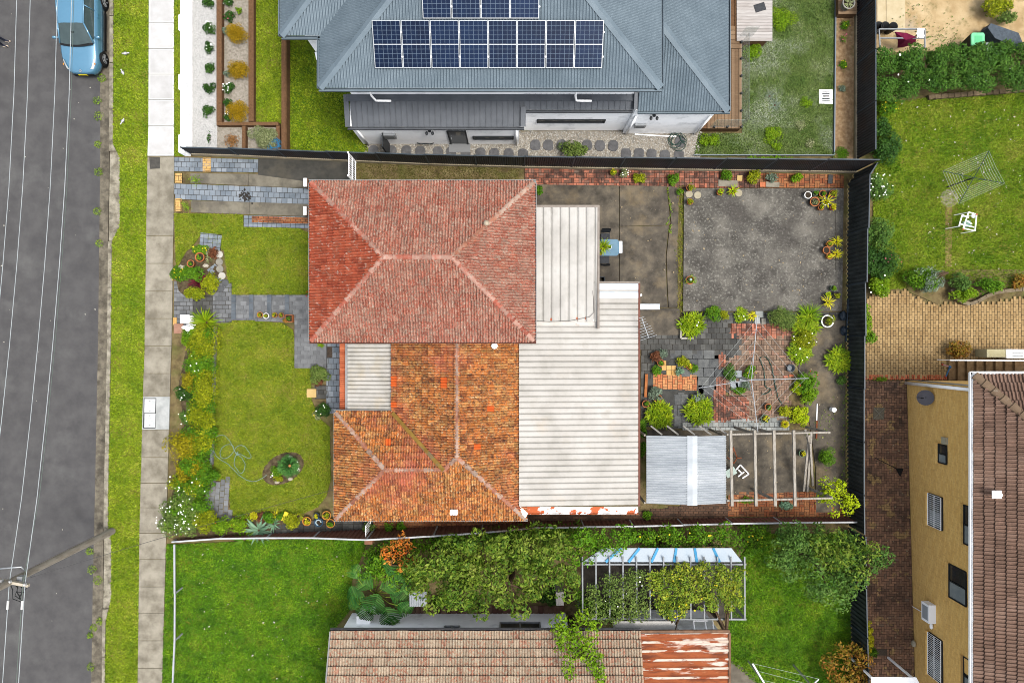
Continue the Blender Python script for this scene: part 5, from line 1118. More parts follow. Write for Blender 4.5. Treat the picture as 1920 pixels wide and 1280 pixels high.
# ---------------------------------------------------------------- plants
PAL = dict(hgold=[(104, 108, 10), (150, 142, 14), (184, 168, 26)],
 gold=[(116, 104, 14), (176, 140, 14), (206, 166, 26)], yg=[(92, 116, 10), (140, 152, 14), (186, 186, 34)], green=[(50, 96, 10), (88, 136, 18), (126, 162, 32)],
 bright=[(72, 116, 8), (116, 156, 16), (156, 182, 36)], dark=[(28, 62, 16), (52, 92, 28), (84, 122, 44)], grey=[(84, 104, 84), (120, 138, 116), (150, 166, 146)],
 olive=[(64, 90, 36), (104, 130, 54), (146, 160, 86)], tree=[(38, 72, 12), (76, 110, 24), (120, 142, 42), (156, 166, 76)], purple=[(62, 24, 34), (104, 34, 48), (124, 52, 50)],
 orange=[(196, 84, 30), (222, 112, 36), (206, 150, 60), (176, 66, 36)], blue=[(86, 124, 92), (118, 156, 124), (146, 178, 146)], bronze=[(96, 60, 40), (136, 84, 56)],
 strap=[(84, 122, 10), (128, 158, 16), (176, 188, 36)], yel=[(160, 166, 12), (206, 200, 24), (226, 214, 60)], mono=[(30, 84, 30), (62, 118, 46), (112, 158, 76)],
 vine=[(70, 104, 24), (108, 140, 34), (150, 164, 50), (186, 180, 40)], autumn=[(84, 92, 30), (142, 124, 34), (168, 112, 44), (120, 74, 40)], bgreen=[(50, 90, 32), (84, 122, 46), (124, 152, 70)],
 hedge=[(38, 78, 18), (70, 112, 32), (104, 142, 52)], lime=[(130, 168, 8), (176, 200, 14), (206, 214, 40)], dead=[(150, 104, 60), (176, 130, 80)], varieg=[(96, 110, 60), (150, 160, 110), (188, 190, 150)])
def LM(p): return mat('leaf_' + p, PAL[p], 1.1, isl=.55, vv=.7, lo=.3, hi=.7, rough=.6, spec=.08)
stem_m = mat('bark', [(84, 66, 48), (110, 90, 68)], 8, bump=.6, bs=40)
FLC = dict(white=(244, 244, 240), yellow=(240, 214, 20), red=(220, 40, 24), pink=(214, 96, 130), orange=(230, 110, 30))
def flowers(t, c, r, k, fc, z):
    C = np.array([(c[0] + r[0]*math.cos(a)*q, c[1] + r[1]*math.sin(a)*q, z + R.random()*.04) for a, q in ((R.random()*6.28, math.sqrt(R.random())*.95) for _ in range(k))])
    build_np('flowers', leaf_quads(C, np.tile((0., 0, 1.), (k, 1)) + NR.normal(size=(k, 3))*.25, .055, 1.1), 4, mat('petal_' + fc, [FLC[fc]], rough=.6), t, kind='stuff')
def bush(label, px, py, r, h, pal, ry=None, ls=.075, asp=2.0, fl=None, name='shrub', cat='shrub', z0=0.0, group=None, dens=3.0, up=.5, k=None):
    s = (CAMZ - h*.7 - z0)/FPX; x, y, _ = W(px, py, h*.7 + z0); rx = r*s*1.12; ryy = (ry or r)*s*1.12; rz_ = h*.62
    n = min(9000, max(60, int(math.pi*rx*ryy/(ls*ls/asp*.5)*dens)))
    t = thing(name, label, cat, (x, y, z0), group)
    build_np('foliage', foliage((x, y, z0 + h*.5), (rx, ryy, rz_), n, ls, asp, k, up), 4, LM(pal), t)
    g = MB()
    for i in range(4):
        a = i*1.6 + R.random(); g.tube([(x, y, z0 - .05), (x + math.cos(a)*rx*.25, y + math.sin(a)*ryy*.25, z0 + h*.3), (x + math.cos(a)*rx*.5, y + math.sin(a)*ryy*.5, z0 + h*.6)], .02, 5, .008)
    g.build('stem', stem_m, t)
    if fl: flowers(t, (x, y), (rx, ryy), fl[1], fl[0], z0 + h*.95)
    return t
def strap(label, px, py, r, h, pal='strap', n=46, wd=.03, up=1.15, arch=.55, name='strap_leaf_plant', cat='plant', heads=1, z0=0.0, group=None, fl=None):
    s = (CAMZ - h*.5 - z0)/FPX; x, y, _ = W(px, py, h*.5 + z0); R_ = r*s
    t = thing(name, label, cat, (x, y, z0), group); Vs = []
    for i in range(heads):
        d = 0 if heads == 1 else R_*.78; a = i*2.4
        L = R_*1.25 if heads == 1 else R_*.55
        Vs.append(blades((x + d*math.cos(a)*math.sqrt((i + .3)/heads), y + d*math.sin(a)*math.sqrt((i + .3)/heads), z0 + .04 + .25*h*(heads > 1)), n if heads == 1 else 22, L, wd, arch, 4, up))
    blade_build('leaves', np.concatenate(Vs), LM(pal), t)
    MB().lathe((x, y, z0 - .03), [(.06, 0), (.05, .08), (.0, .12)], 8).build('crown', stem_m, t)
    if fl: flowers(t, (x, y), (R_*.8, R_*.8), fl[1], fl[0], z0 + h)
    return t
terra = mat('terracotta', [(186, 104, 58), (212, 136, 84)], 4, rough=.7); terra2 = mat('ochre_glazed_pot', [(212, 136, 50), (226, 160, 70)], 4, rough=.5)
potm = dict(t=terra, o=terra2, w=mat('white_pot', [(226, 226, 222), (240, 240, 236)], 4, rough=.5), b=mat('blue_glazed_pot', [(34, 66, 96), (54, 92, 124)], 4, rough=.3), k=mat('black_plastic_pot', [(34, 36, 38), (48, 50, 52)], 4, rough=.5), g=mat('green_pot', [(92, 124, 96), (116, 144, 112)], 4, rough=.5), s=mat('stone_pot', [(150, 148, 142), (176, 172, 164)], 4))
psoil = mat('potting_soil', [(48, 40, 30), (72, 62, 48)], 14, bump=.6, bs=50)
def pot(label, px, py, r, m='t', plant=None, h=.28, z0=0.0, pr=None, pal='green', group='potted plants', n=None, square=False):
    x, y, _ = W(px, py, h + z0); rr = r*(CAMZ - h - z0)/FPX
    t = thing('potted_plant' if plant else 'plant_pot', label, 'potted plant' if plant else 'pot', (x, y, z0), group)
    if square:
        g = MB()
        for sx_, sy_ in ((1, 0), (-1, 0), (0, 1), (0, -1)): g.box((x + sx_*rr*.94, y + sy_*rr*.94, z0 + h/2), (rr*.12 if sx_ else rr*1.76, rr*.12 if sy_ else rr*2, h))
        g.build('pot', potm[m], t); MB().box((x, y, z0 + h*.4), (rr*1.75, rr*1.75, h*.75)).build('soil', psoil, t)
    else:
        g = MB(); g.lathe((x, y, z0), [(rr*.66, 0), (rr*.92, h*.85), (rr, h*.86), (rr, h), (rr*.84, h), (rr*.8, h*.8)], 20); g.build('pot', potm[m], t, True)
        g = MB(); g.disc((x, y, z0 + h*.82), rr*.84, 20); g.build('soil', psoil, t)
    pr_ = (pr or r*.9)*(CAMZ - h)/FPX
    if plant == 'b':
        build_np('foliage', foliage((x, y, z0 + h + pr_*.35), (pr_, pr_, pr_*.7), n or 220, .06, 2, 8), 4, LM(pal), t)
    elif plant == 's':
        blade_build('leaves', blades((x, y, z0 + h*.85), n or 26, pr_*1.3, .022, .5, 4, 1.2), LM(pal), t)
    return t
def tree(label, poly, z0, z1, pal, ls, dens, trunks, name='tree', cat='tree', crad=.45, asp=2.3, k=None, group=None, fl=None):
    "crown of leafy clumps filling the outline (as seen at mid crown height), on tapering trunks with limbs"
    zm = (z0 + z1)/2; P = polyW(poly, zm); A = area(P); bx_, by_, _ = W(*trunks[0], 0)
    t = thing(name, label, cat, (bx_, by_, 0), group); k = k or int(max(12, A*1.5/crad**2))
    c2 = sample(P, k); cen = np.array([(x, y, z0 + (z1 - z0)*(.25 + .65*R.random())) for x, y in c2]); rad_ = crad*(.6 + .6*NR.random(k))
    n = int(min(52000, A/(ls*ls/asp*.5)*dens))
    build_np('crown', clumps(cen, rad_, n, ls, asp, .45, .8), 4, LM(pal), t)
    g = MB()
    for (tx, ty) in trunks:
        x, y, _ = W(tx, ty, 0); r0 = .05 + .03*z1
        top = (x + R.gauss(0, .1), y + R.gauss(0, .1), z0 + (z1 - z0)*.35); g.tube([(x, y, -.1), ((x*.6 + top[0]*.4) + .05, y, top[2]*.5), top], r0, 7, r0*.6)
        near = sorted(range(k), key=lambda i: (cen[i][0] - x)**2 + (cen[i][1] - y)**2)[:9]
        for i in near: g.tube([top, (np.array(top)*.5 + cen[i]*.5) - np.array((0, 0, .1)), cen[i]], r0*.45, 5, .012)
        g.build('trunk', stem_m, t); g = MB()
    if fl: 
        P3 = np.array([(x, y, z1*.98) for x, y in sample(P, fl[1])]); build_np('flowers', leaf_quads(P3, np.tile((0., 0, 1.), (fl[1], 1)) + NR.normal(size=(fl[1], 3))*.3, .07, 1.1), 4, mat('petal_' + fl[0], [FLC[fl[0]]], rough=.6), t, kind='stuff')
    return t
# -- white house front beds
for i, (x, y, l) in enumerate([(390, 4, 'topmost small dark shrub in the white pebble bed'), (391, 52, 'second small dark shrub from the top in the white pebbles'), (391, 87, 'third small dark shrub from the top in the white pebbles'), (394, 126, 'fourth small dark shrub from the top in the white pebbles'), (391, 164, 'fifth small dark shrub from the top in the white pebbles'), (389, 208, 'lowest leafy dark shrub in the white pebble bed')]):
    bush(l, x, y, 10, .4, 'dark', ls=.07, group='small shrubs in white pebbles', fl=('white', 4) if i in (1, 2) else None)
bush('bare black twiggy plant at the end of the white pebbles', 391, 258, 4, .3, 'dark', ry=14, ls=.06, dens=.6)
for x, y, l in ((443, 62, 'golden round shrub nearest the top of the timber framed bed'), (444, 130, 'middle golden round shrub in the timber framed bed'), (443, 209, 'lowest golden round shrub in the timber framed bed')): bush(l, x, y, 19, .62, 'gold', ls=.055, asp=3, group='golden shrubs', k=26, dens=3)
for x, y, r, p, f, l in ((428, 3, 9, 'dark', ('white', 5), 'dark shrub at the very top of the gravel bed'), (430, 30, 10, 'dark', ('pink', 4), 'dark shrub with pink flowers above the top golden shrub'), (446, 18, 6, 'bright', None, 'tiny bright green plant in the gravel above the golden shrub'), (421, 57, 7, 'grey', None, 'small grey shrub touching the top golden shrub'), (425, 137, 6, 'grey', None, 'small grey shrub touching the middle golden shrub'), (427, 164, 10, 'dark', ('white', 12), 'dark shrub with white flowers between two golden shrubs'), (427, 192, 8, 'dark', None, 'small dark shrub above the lowest golden shrub'), (426, 218, 7, 'dark', ('white', 4), 'small dark shrub left of the lowest golden shrub')):
    bush(l, x, y, r, .35, p, ls=.06, fl=f)
bush('withered brown fern in the lower gravel bed', 435, 264, 13, .3, 'dead', ls=.09, asp=4, dens=1.2)
bush('pale variegated bush in the timber bed beside the blue hose', 490, 254, 26, .7, 'varieg', ry=22, ls=.06, asp=2)
bush('leafy green bush in the planter behind the dark fence', 1075, 278, 30, .9, 'olive', ry=14, ls=.08)
# -- white house back yard
bush('bright green clump of weeds at the corner of the pale landing', 1412, 97, 17, .3, 'bright', ls=.06)
for x, y, r, p, l in ((1466, 35, 24, 'bright', 'patch of bright green clover beside the landing'), (1512, 193, 11, 'bright', 'bright green tuft left of the white drain'), (1448, 250, 18, 'bright', 'bright leafy weed near the foot of the pale lawn'), (1458, 275, 9, 'bright', 'small bright rosette weed at the foot of the lawn'), (1519, 268, 8, 'varieg', 'small pale rosette weed by the lower lawn edging'), (1437, 62, 7, 'bright', 'small leafy weed right of the pale landing'), (1500, 235, 9, 'varieg', 'pale weed in the lower part of the lawn')): bush(l, x, y, r, .18, p, ls=.055, name='weed_clump', cat='weed', dens=1.5)
strap('silvery star shaped thistle on the pale lawn', 1453, 197, 10, .15, 'grey', 14, .03, .5, .2, 'thistle', 'weed')
strap('smaller silvery thistle above the star shaped one', 1443, 180, 8, .12, 'grey', 12, .025, .5, .2, 'thistle', 'weed')
for x, y, l in ((1586, 47, 'yellow flowering plant in the bed nearest the planter box'), (1583, 120, 'yellow flowering plant midway along the mulched bed')): bush(l, x, y, 8, .25, 'green', ls=.05, fl=('yellow', 5))
bush('pink flowering stem in the mulched bed', 1583, 72, 5, .3, 'green', ry=8, ls=.05, fl=('pink', 9), dens=1)
bush('small grey shrub in the mulched bed', 1580, 166, 6, .2, 'grey', ls=.05); bush('low green weeds at the end of the mulched bed', 1580, 286, 14, .2, 'green', ls=.05, dens=1.4)
bush('row of low green weeds along the lower lawn edging', 1440, 296, 60, .2, 'bright', ry=4, ls=.06, dens=1.6); bush('low weeds beside the deck end under the lawn corner', 1335, 262, 24, .25, 'bright', ry=12, ls=.06, dens=1.5)
pot('grey glazed pot with dry grass on the timber planter box', 1592, 5, 12, 's', 's', .4, .42, 9, 'varieg')
# -- rockery bed by the stepped path
struct('rockery_bed', MB().prism(polyW([(327, 512), (350, 470), (375, 458), (412, 470), (410, 545), (350, 558), (335, 545)], .05), -.2, .05), MATS['mulch'])
bush('yellow green shrub at the lower edge of the rockery bed', 365, 550, 26, .55, 'yg', ry=11, ls=.07); bush('green shrub in the middle of the rockery bed', 362, 512, 26, .5, 'green', ry=13, ls=.07); bush('yellow flowered shrub at the footpath corner of the rockery', 334, 514, 14, .45, 'green', ls=.06, fl=('yellow', 12))
bush('green and yellow shrub right of the purple plant', 392, 530, 15, .5, 'yg', ry=18, ls=.07); bush('mixed green ground cover at the top of the rockery', 374, 468, 18, .35, 'green', ry=9, ls=.06, fl=('yellow', 6)); bush('brown leafy plant at the top right of the rockery', 399, 474, 9, .35, 'bronze', ry=12, ls=.07)
strap('dark purple strap leaf plant in the rockery bed', 370, 527, 18, .5, 'purple', 60, .035, 1.3, .5)
strap('variegated grassy plant at the top of the rockery', 385, 468, 9, .3, 'varieg', 26, .015); strap('small cream variegated rosette in the rockery', 391, 485, 8, .2, 'varieg', 20, .02)
pot('large terracotta ring pot in the rockery bed', 374, 482, 9, 't', 'b', .35, .05, 5, 'green', n=90); pot('smaller terracotta pot in the rockery bed', 357, 494, 7, 't', 'b', .3, .05, 4, 'green', n=60)
for x, y, s_, l in ((341, 501, .16, 'pale angular rock left of the smaller rockery pot'), (386, 498, .15, 'tan rock right of the rockery pots'), (338, 516, .14, 'white rounded rock near the footpath in the rockery'), (399, 525, .2, 'flat pale rock at the right of the rockery')):
    c = W(x, y, .1); g = MB(); g.ball((c[0], c[1], .1), (s_, s_*.7, .1), 7, 4); g.v = [(a + R.gauss(0, .015), b + R.gauss(0, .015), z) for a, b, z in g.v]; g.solo('rock', mat('pale_rock', [(186, 176, 152), (208, 200, 184)], 5), l, 'rock')
bush('tiny red flowers by the red roof gutter', 577, 548, 5, .3, 'green', ry=9, ls=.05, fl=('red', 8), dens=1)
# -- hedge along the footpath
struct('hedge_bed', MB().prism(polyW([(345, 605), (402, 608), (396, 905), (385, 970), (330, 1005), (318, 1000), (322, 930), (345, 800), (335, 720), (352, 640)], .02), -.2, .02), MATS['mulch'])
HG = [(381, 604, 23, .8, 'S', 'glossy strap leaf clump beside the white statue'), (358, 634, 20, .6, 'F', 'feathery bright fern at the top of the hedge'), (384, 634, 20, .8, 'yg', 'yellow green shrub below the strap leaf clump'), (372, 660, 18, .8, 'yg', 'yellow green shrub third from the top of the hedge'), (366, 688, 16, .7, 'green', 'green shrub with white flowers in the upper hedge', 'white'), (390, 690, 13, .6, 'B', 'yellow strap leaf plant in the upper hedge'), (357, 714, 14, .8, 'hgold', 'golden topped shrub near the footpath in the hedge'), (385, 718, 19, .9, 'yg', 'dense yellow green shrub in the middle hedge'), (343, 738, 12, .5, 'dark', 'dark shrub dotted white beside the footpath', 'white'), (380, 750, 20, .9, 'yg', 'yellow green shrub opposite the pit cover'), (351, 782, 12, .5, 'bgreen', 'grey green shrub with white blooms below the pit cover', 'white'), (378, 788, 20, .9, 'yg', 'broad yellow shrub in the lower middle hedge'), (392, 806, 11, .7, 'green', 'green shrub against the grey kerb'), (342, 834, 24, .9, 'hgold', 'large golden ball shrub bulging over the footpath side'), (377, 830, 18, .8, 'yg', 'yellow shrub right of the golden ball shrub'), (365, 858, 14, .6, 'green', 'green shrub around the wire ring in the hedge'), (370, 882, 15, .8, 'hgold', 'golden shrub in the lower hedge near the hose'), (342, 888, 13, .8, 'hgold', 'small golden shrub near the footpath in the lower hedge'), (393, 890, 10, .7, 'green', 'green shrub at the lower end of the grey kerb'), (369, 910, 17, .8, 'yg', 'yellow shrub sprinkled with white flowers', 'white'), (328, 906, 12, .7, 'yg', 'small white flowered shrub touching the footpath', 'white'), (345, 935, 20, .9, 'olive', 'bush covered in white blossom in the lower hedge', 'WHITE'), (365, 932, 11, .6, 'L', 'lime yellow rosette plant in the lower hedge'), (322, 975, 22, .9, 'olive', 'white blossomed bush overhanging the footpath corner', 'WHITE'), (355, 972, 20, .8, 'olive', 'white flowered bush in the corner of the garden', 'WHITE'), (385, 975, 18, .8, 'yg', 'yellow green shrub in the bottom corner of the garden'), (375, 950, 14, .7, 'green', 'green shrub above the bottom corner of the garden')]
for h in HG:
    x, y, r, hh_, p, l = h[:6]; f = h[6] if len(h) > 6 else None
    if p == 'S': strap(l, x, y, 28, hh_, 'strap', 90, .035, 1.2, .6)
    elif p == 'F': bush(l, x, y, r, hh_, 'bright', ls=.1, asp=4)
    elif p == 'B': strap(l, x, y, r, hh_, 'yel', 30, .03)
    elif p == 'L': strap(l, x, y, r, hh_, 'yel', 16, .035, .6, .3)
    else: bush(l, x, y, r*1.28, hh_*1.1, p, ls=.08, group='hedge shrubs along the footpath', fl=(f.lower(), 22 if f == 'WHITE' else 6) if f else None, dens=2.6)
tree('dense green mass of low shrubs filling the hedge behind the footpath', [(352, 625), (400, 622), (399, 720), (396, 860), (392, 900), (380, 965), (335, 1000), (322, 985), (330, 900), (350, 830), (358, 760), (355, 700)], .15, .75, 'green', .09, 2.6, [(375, 700), (370, 800), (365, 900)], 'hedge', 'hedge', crad=.3)
# -- beds along the lower fence and cycad island
struct('fence_bed', MB().prism(polyW([(385, 970), (440, 970), (500, 958), (560, 965), (560, 990), (500, 1000), (400, 1006), (335, 1012)], .02), -.2, .02), MATS['mulch'])
for a in [(412, 984, 26, .6, 'bright', 'bright leafy shrub with a red flower along the lower fence', 17, ('red', 2)), (446, 983, 16, .6, 'bright', 'bright shrub with small pink bloom beside the lower fence', 15, ('pink', 1)), (474, 968, 8, .4, 'yel', 'small yellow green euphorbia at the lawn edge', 10, None), (487, 971, 9, .3, 'bronze', 'bronze leaved plant at the edge of the front lawn', 9, None), (503, 971, 12, .4, 'green', 'green leafy plant right of the bronze one', 10, None), (548, 976, 20, .5, 'yg', 'yellow green shrub left of the orange pots', 14, None), (526, 968, 10, .4, 'green', 'small green shrub beside the yellow card', 7, None)]:
    bush(a[5], a[0], a[1], a[2], a[3], a[4], ry=a[6], ls=.08, fl=a[7])
strap('yellow green strap plant along the lower fence', 458, 976, 15, .5, 'strap', 34, .025); strap('large blue green agave leaning over the pale fence rail', 482, 996, 24, .5, 'blue', 30, .07, .9, .35, 'agave'); strap('smaller blue green agave above the lower fence', 511, 983, 13, .3, 'blue', 18, .045, .8, .3, 'agave')
strap('dark fronded plant spilling over the pale fence rail', 455, 1014, 22, .5, 'green', 26, .05, .9, .6); strap('yellow strap plant left of the smaller agave', 516, 966, 9, .3, 'yel', 18, .025)
def cycad(label, px, py, r, h, pal='mono', n=26):
    s = (CAMZ - h)/FPX; x, y, _ = W(px, py, h); t = thing('cycad', label, 'plant', (x, y, 0)); V = []
    for i in range(n):
        a = i*2.39996; L = r*s*(.8 + .35*R.random()); d = np.array((math.cos(a), math.sin(a), 0)); q = np.array((-math.sin(a), math.cos(a), 0))
        for j in range(14):
            f = (j + 1)/14; p = np.array((x, y, h*.6)) + d*L*f + np.array((0, 0, .35*h*math.sin(f*2.2))); wl_ = .16*math.sin(math.pi*min(1, f*.9 + .08)) + .02
            for sg_ in (-1, 1):
                e = p + q*sg_*wl_ + d*.05; V += [p - d*.012, p + d*.012, e + d*.006, e - d*.006]
    build_np('fronds', np.array(V), 4, LM(pal), t)
    MB().lathe((x, y, -.05), [(.12, 0), (.13, h*.5), (.07, h*.65), (0, h*.66)], 10).build('trunk', stem_m, t); MB().ball((x, y, h*.68), (.07, .07, .06), 8, 5).build('cone', mat('cycad_cone', [(196, 140, 80)]), t)
cycad('dark fanning cycad in the oval bed on the front lawn', 541, 874, 20, .55)
bush('low green plants at the left of the cycad bed', 518, 886, 14, .3, 'green', ry=11, ls=.06, fl=('white', 3)); bush('pale pebble like blooms right of the cycad', 553, 872, 8, .2, 'varieg', ry=12, ls=.05, fl=('white', 16)); bush('yellow green plants below the cycad', 522, 896, 12, .25, 'yg', ry=6, ls=.05)
for x, y, l in ((520, 903, 'stone at the lower left of the cycad bed'), (545, 897, 'stone at the lower right of the cycad bed'), (559, 880, 'stone at the right of the cycad bed'), (545, 856, 'stone at the top of the cycad bed')):
    c = W(x, y); g = MB(); g.ball((c[0], c[1], .05), (.13, .09, .07), 7, 4); g.solo('rock', MATS['pale_rock'], l, 'rock')
bush('rounded bush in a wire ring beside the terrace', 598, 704, 18, .8, 'olive', ls=.07); bush('red tinged plants around the wire ring bush', 596, 716, 12, .3, 'bronze', ry=7, ls=.06); bush('dark bush below the sandstone slab', 606, 768, 14, .7, 'dark', ry=17, ls=.07, fl=('white', 4)); bush('pale leafy bush left of the dark terrace bush', 594, 778, 9, .4, 'varieg', ls=.06, fl=('yellow', 5)); bush('small fern beside the red roof gutter', 601, 646, 7, .5, 'bright', ry=5, ls=.06)
# -- backyard beds and clumps
for x, y, r, p, l in ((1200, 334, 12, 'yg', 'yellow green shrub on the red brick path'), (1264, 334, 13, 'green', 'dark green shrub at the corner of the patio slab'), (1275, 358, 6, 'green', 'small weed clump below the corner shrub'), (1365, 327, 14, 'green', 'leafy shrub below the stepped dark fence'), (1413, 331, 15, 'yg', 'yellow green clump right of the stone slabs'), (1448, 332, 10, 'grey', 'small grey green plant by the dark fence'), (1494, 332, 13, 'bright', 'bright shrub near the end of the dark fence'), (1150, 322, 7, 'yg', 'small yellow flowered plant at the fence foot'), (1172, 323, 9, 'varieg', 'small white flowered plant at the fence foot')): bush(l, x, y, r, .5, p, ls=.07, ry=r*.85, fl=('yellow', 5) if x == 1150 else ('white', 8) if x in (1172,) else None)
bush('small plants against the wall of the red roofed wing', 1010, 357, 7, .3, 'green', ry=9, ls=.05)
strap('big strap leaf clump in the white edged planter', 1298, 608, 24, .6, 'strap', 60, .04, 1.3, .5, heads=18, fl=('white', 3)); bush('dark round bush beside the white edged planter', 1337, 588, 15, .7, 'green', ls=.065); bush('small round bush below the patio slab', 1360, 590, 9, .4, 'yg', ls=.06)
strap('strap plants in the bed left of the pale stones', 1390, 590, 14, .35, 'strap', 34, .03, heads=8, fl=('white', 3)); strap('yellow strap plant beside the pale stones', 1412, 592, 9, .35, 'yel', 26, .025)
bush('big dark olive ball shrub below the patio slab', 1471, 596, 24, .9, 'olive', ry=20, ls=.055, k=30); strap('fountain shaped grassy clump in the back bed', 1519, 592, 26, .7, 'bright', 130, .02, 1.3, .6)
strap('strap leaf clump under the fountain grass', 1512, 612, 26, .5, 'strap', 60, .035, heads=18); bush('yellow green shrub in the right hand bed', 1508, 636, 22, .6, 'yg', ry=16, ls=.07, fl=('white', 6)); strap('lower strap leaf clump beside the brown pavers', 1502, 660, 22, .6, 'strap', 60, .035, heads=18, fl=('white', 4))
pot('white round pot of flowering plants near the back fence', 1552, 602, 12, 'w', 'b', .3, 0, 13, 'yg', n=260)
strap('tall strap leaf clump against the black green fence', 1574, 675, 24, .7, 'strap', 70, .04, heads=20); bush('pale green plant at the foot of the fence clump', 1578, 713, 9, .3, 'bgreen', ls=.07)
bush('red flowered shrub under the clothes line arm', 1515, 716, 18, .8, 'green', ry=22, ls=.08, fl=('red', 5)); bush('yellow shrub beside the red flowered one', 1499, 728, 9, .6, 'lime', ry=12, ls=.08); bush('green shrub below the red flowered one', 1522, 745, 15, .8, 'bright', ry=18, ls=.08)
bush('yellow variegated shrub by the pergola', 1502, 780, 22, .7, 'lime', ry=16, ls=.09); bush('green and yellow plant left of the variegated shrub', 1472, 772, 14, .5, 'yg', ry=10, ls=.07)
strap('broad strap leaf clump near the cream roof', 1237, 778, 26, .7, 'strap', 70, .045, 1.3, .5, heads=20); strap('broad strap leaf clump between flagstone and red bricks', 1311, 770, 28, .7, 'strap', 70, .045, 1.3, .5, heads=20)
bush('grey leaved plant above the broad strap clump', 1312, 746, 14, .5, 'grey', ry=8, ls=.08); bush('grey fluffy shrub above the first strap clump', 1231, 736, 12, .6, 'grey', ry=13, ls=.07)
for x, y, r, p, l in ((1230, 668, 11, 'bronze', 'bronze leaved plant in the small square bed'), (1243, 662, 9, 'grey', 'grey rosette plant in the small square bed'), (1231, 695, 9, 'green', 'green plant at the left of the tan bricks'), (1282, 680, 12, 'yg', 'yellow green shrub above the tan bricks'), (1276, 697, 7, 'blue', 'blue grey succulent above the tan bricks'), (1300, 690, 9, 'green', 'leafy plant right of the tan bricks')): bush(l, x, y, r, .4, p, ls=.065)
bush('succulents at the left of the grey stone circle', 1371, 700, 11, .35, 'bgreen', ry=18, ls=.08); bush('leafy plants at the top of the grey stone circle', 1405, 697, 12, .4, 'green', ls=.08, fl=('yellow', 6)); bush('low plants at the bottom of the grey stone circle', 1386, 732, 16, .3, 'green', ry=7, ls=.06); bush('grey green plants right of the grey stone circle', 1400, 722, 9, .3, 'grey', ls=.06)
bush('fine leaved green shrub by the back path', 1552, 857, 15, .7, 'green', ry=18, ls=.07, asp=4); tree('lime green sapling in the corner of the yard', [(1545, 905), (1565, 895), (1582, 910), (1590, 930), (1598, 945), (1580, 958), (1560, 962), (1545, 945), (1535, 935)], .8, 1.9, 'lime', .11, 2.2, [(1560, 925)], crad=.28)
bush('dark succulents under the pergola end', 1475, 948, 17, .3, 'blue', ry=7, ls=.09); bush('weeds under the lower pergola rail', 1400, 938, 20, .2, 'green', ry=6, ls=.06, dens=1.2)
for x, y, l in ((1204, 806, 'small leafy shrub between cream roof and silver shed'), (1204, 840, 'weedy shrub beside the silver shed')): bush(l, x, y, 8, .5, 'green', ry=18, ls=.07)
strap('orange tipped strap plant beside the cream roof', 1206, 795, 9, .4, 'green', 24, .03); bush('small weed at the foot of the cream roof', 1214, 965, 8, .3, 'green', ls=.06)
bush('bushy plant left of the brick pier', 690, 990, 14, .6, 'olive', ry=9, ls=.07); bush('first dark bush right of the brick pier', 727, 990, 9, .6, 'green', ry=10, ls=.06); bush('second dark bush right of the brick pier', 750, 988, 9, .5, 'green', ry=9, ls=.06)
# -- lower neighbour's trees
tree('broad leafy tree above the white cottage wall', [(770, 1040), (850, 1012), (940, 1000), (1010, 996), (1070, 1000), (1084, 1040), (1072, 1090), (1045, 1128), (960, 1136), (880, 1146), (800, 1120), (765, 1080)], 1.2, 3.6, 'tree', .15, 3.4, [(880, 1075), (960, 1065), (1020, 1060)], crad=.42)
tree('green tree behind the fence at the pergola corner', [(1060, 1000), (1110, 995), (1150, 990), (1180, 1000), (1160, 1030), (1110, 1045), (1075, 1045)], 1.4, 2.8, 'green', .13, 2.4, [(1115, 1018)], crad=.36)
tree('low dense bushes along the fence above the pergola', [(1170, 996), (1270, 992), (1360, 990), (1380, 1010), (1360, 1030), (1260, 1024), (1180, 1026)], .6, 1.8, 'green', .12, 2.4, [(1230, 1010), (1320, 1005)], 'shrub_row', 'shrubs', crad=.34, fl=('yellow', 10))
tree('large grey green tree by the corner of the back fence', [(1430, 995), (1480, 988), (1530, 990), (1600, 1000), (1632, 1015), (1640, 1050), (1615, 1085), (1600, 1110), (1560, 1120), (1535, 1118), (1500, 1095), (1450, 1055), (1425, 1030)], 1.2, 3.4, 'bgreen', .13, 2.6, [(1500, 1035), (1560, 1045)], crad=.42)
tree('light green crown overlapping the corner tree', [(1520, 1000), (1590, 1000), (1630, 1025), (1625, 1065), (1600, 1095), (1560, 1060), (1530, 1030)], 2.4, 3.8, 'tree', .14, 2.0, [(1565, 1030)], crad=.36)
tree('bush of yellowing leaves at the lower right of the lawn', [(1560, 1215), (1600, 1200), (1622, 1230), (1625, 1300), (1560, 1300), (1545, 1260)], .5, 1.6, 'autumn', .13, 2.2, [(1590, 1255)], 'shrub', 'shrub', crad=.3)
tree('orange leaved shrub leaning on the rust red fence', [(712, 1030), (735, 1010), (755, 1005), (780, 1030), (775, 1060), (750, 1065), (728, 1050)], 1.2, 2.4, 'orange', .11, 1.3, [(745, 1040)], 'shrub', 'shrub', crad=.24)
tree('leafy bush under the orange shrub', [(675, 1065), (710, 1045), (780, 1050), (800, 1090), (760, 1100), (690, 1080)], .8, 1.8, 'green', .13, 2.2, [(730, 1075)], 'shrub', 'shrub', crad=.3)
tree('dark undergrowth along the foot of the rust red fence', [(690, 1015), (800, 1008), (960, 992), (1085, 984), (1085, 1004), (960, 1010), (820, 1030), (720, 1050), (700, 1090), (672, 1100)], .3, .9, 'green', .11, 2.4, [(820, 1015), (980, 1000)], 'undergrowth', 'shrubs', crad=.3)
tree('undergrowth between the blue striped sheets and corner tree', [(1368, 985), (1440, 985), (1440, 1020), (1400, 1045), (1385, 1025)], .3, .9, 'green', .11, 2.2, [(1405, 1005)], 'undergrowth', 'shrubs', crad=.3, fl=('yellow', 10))
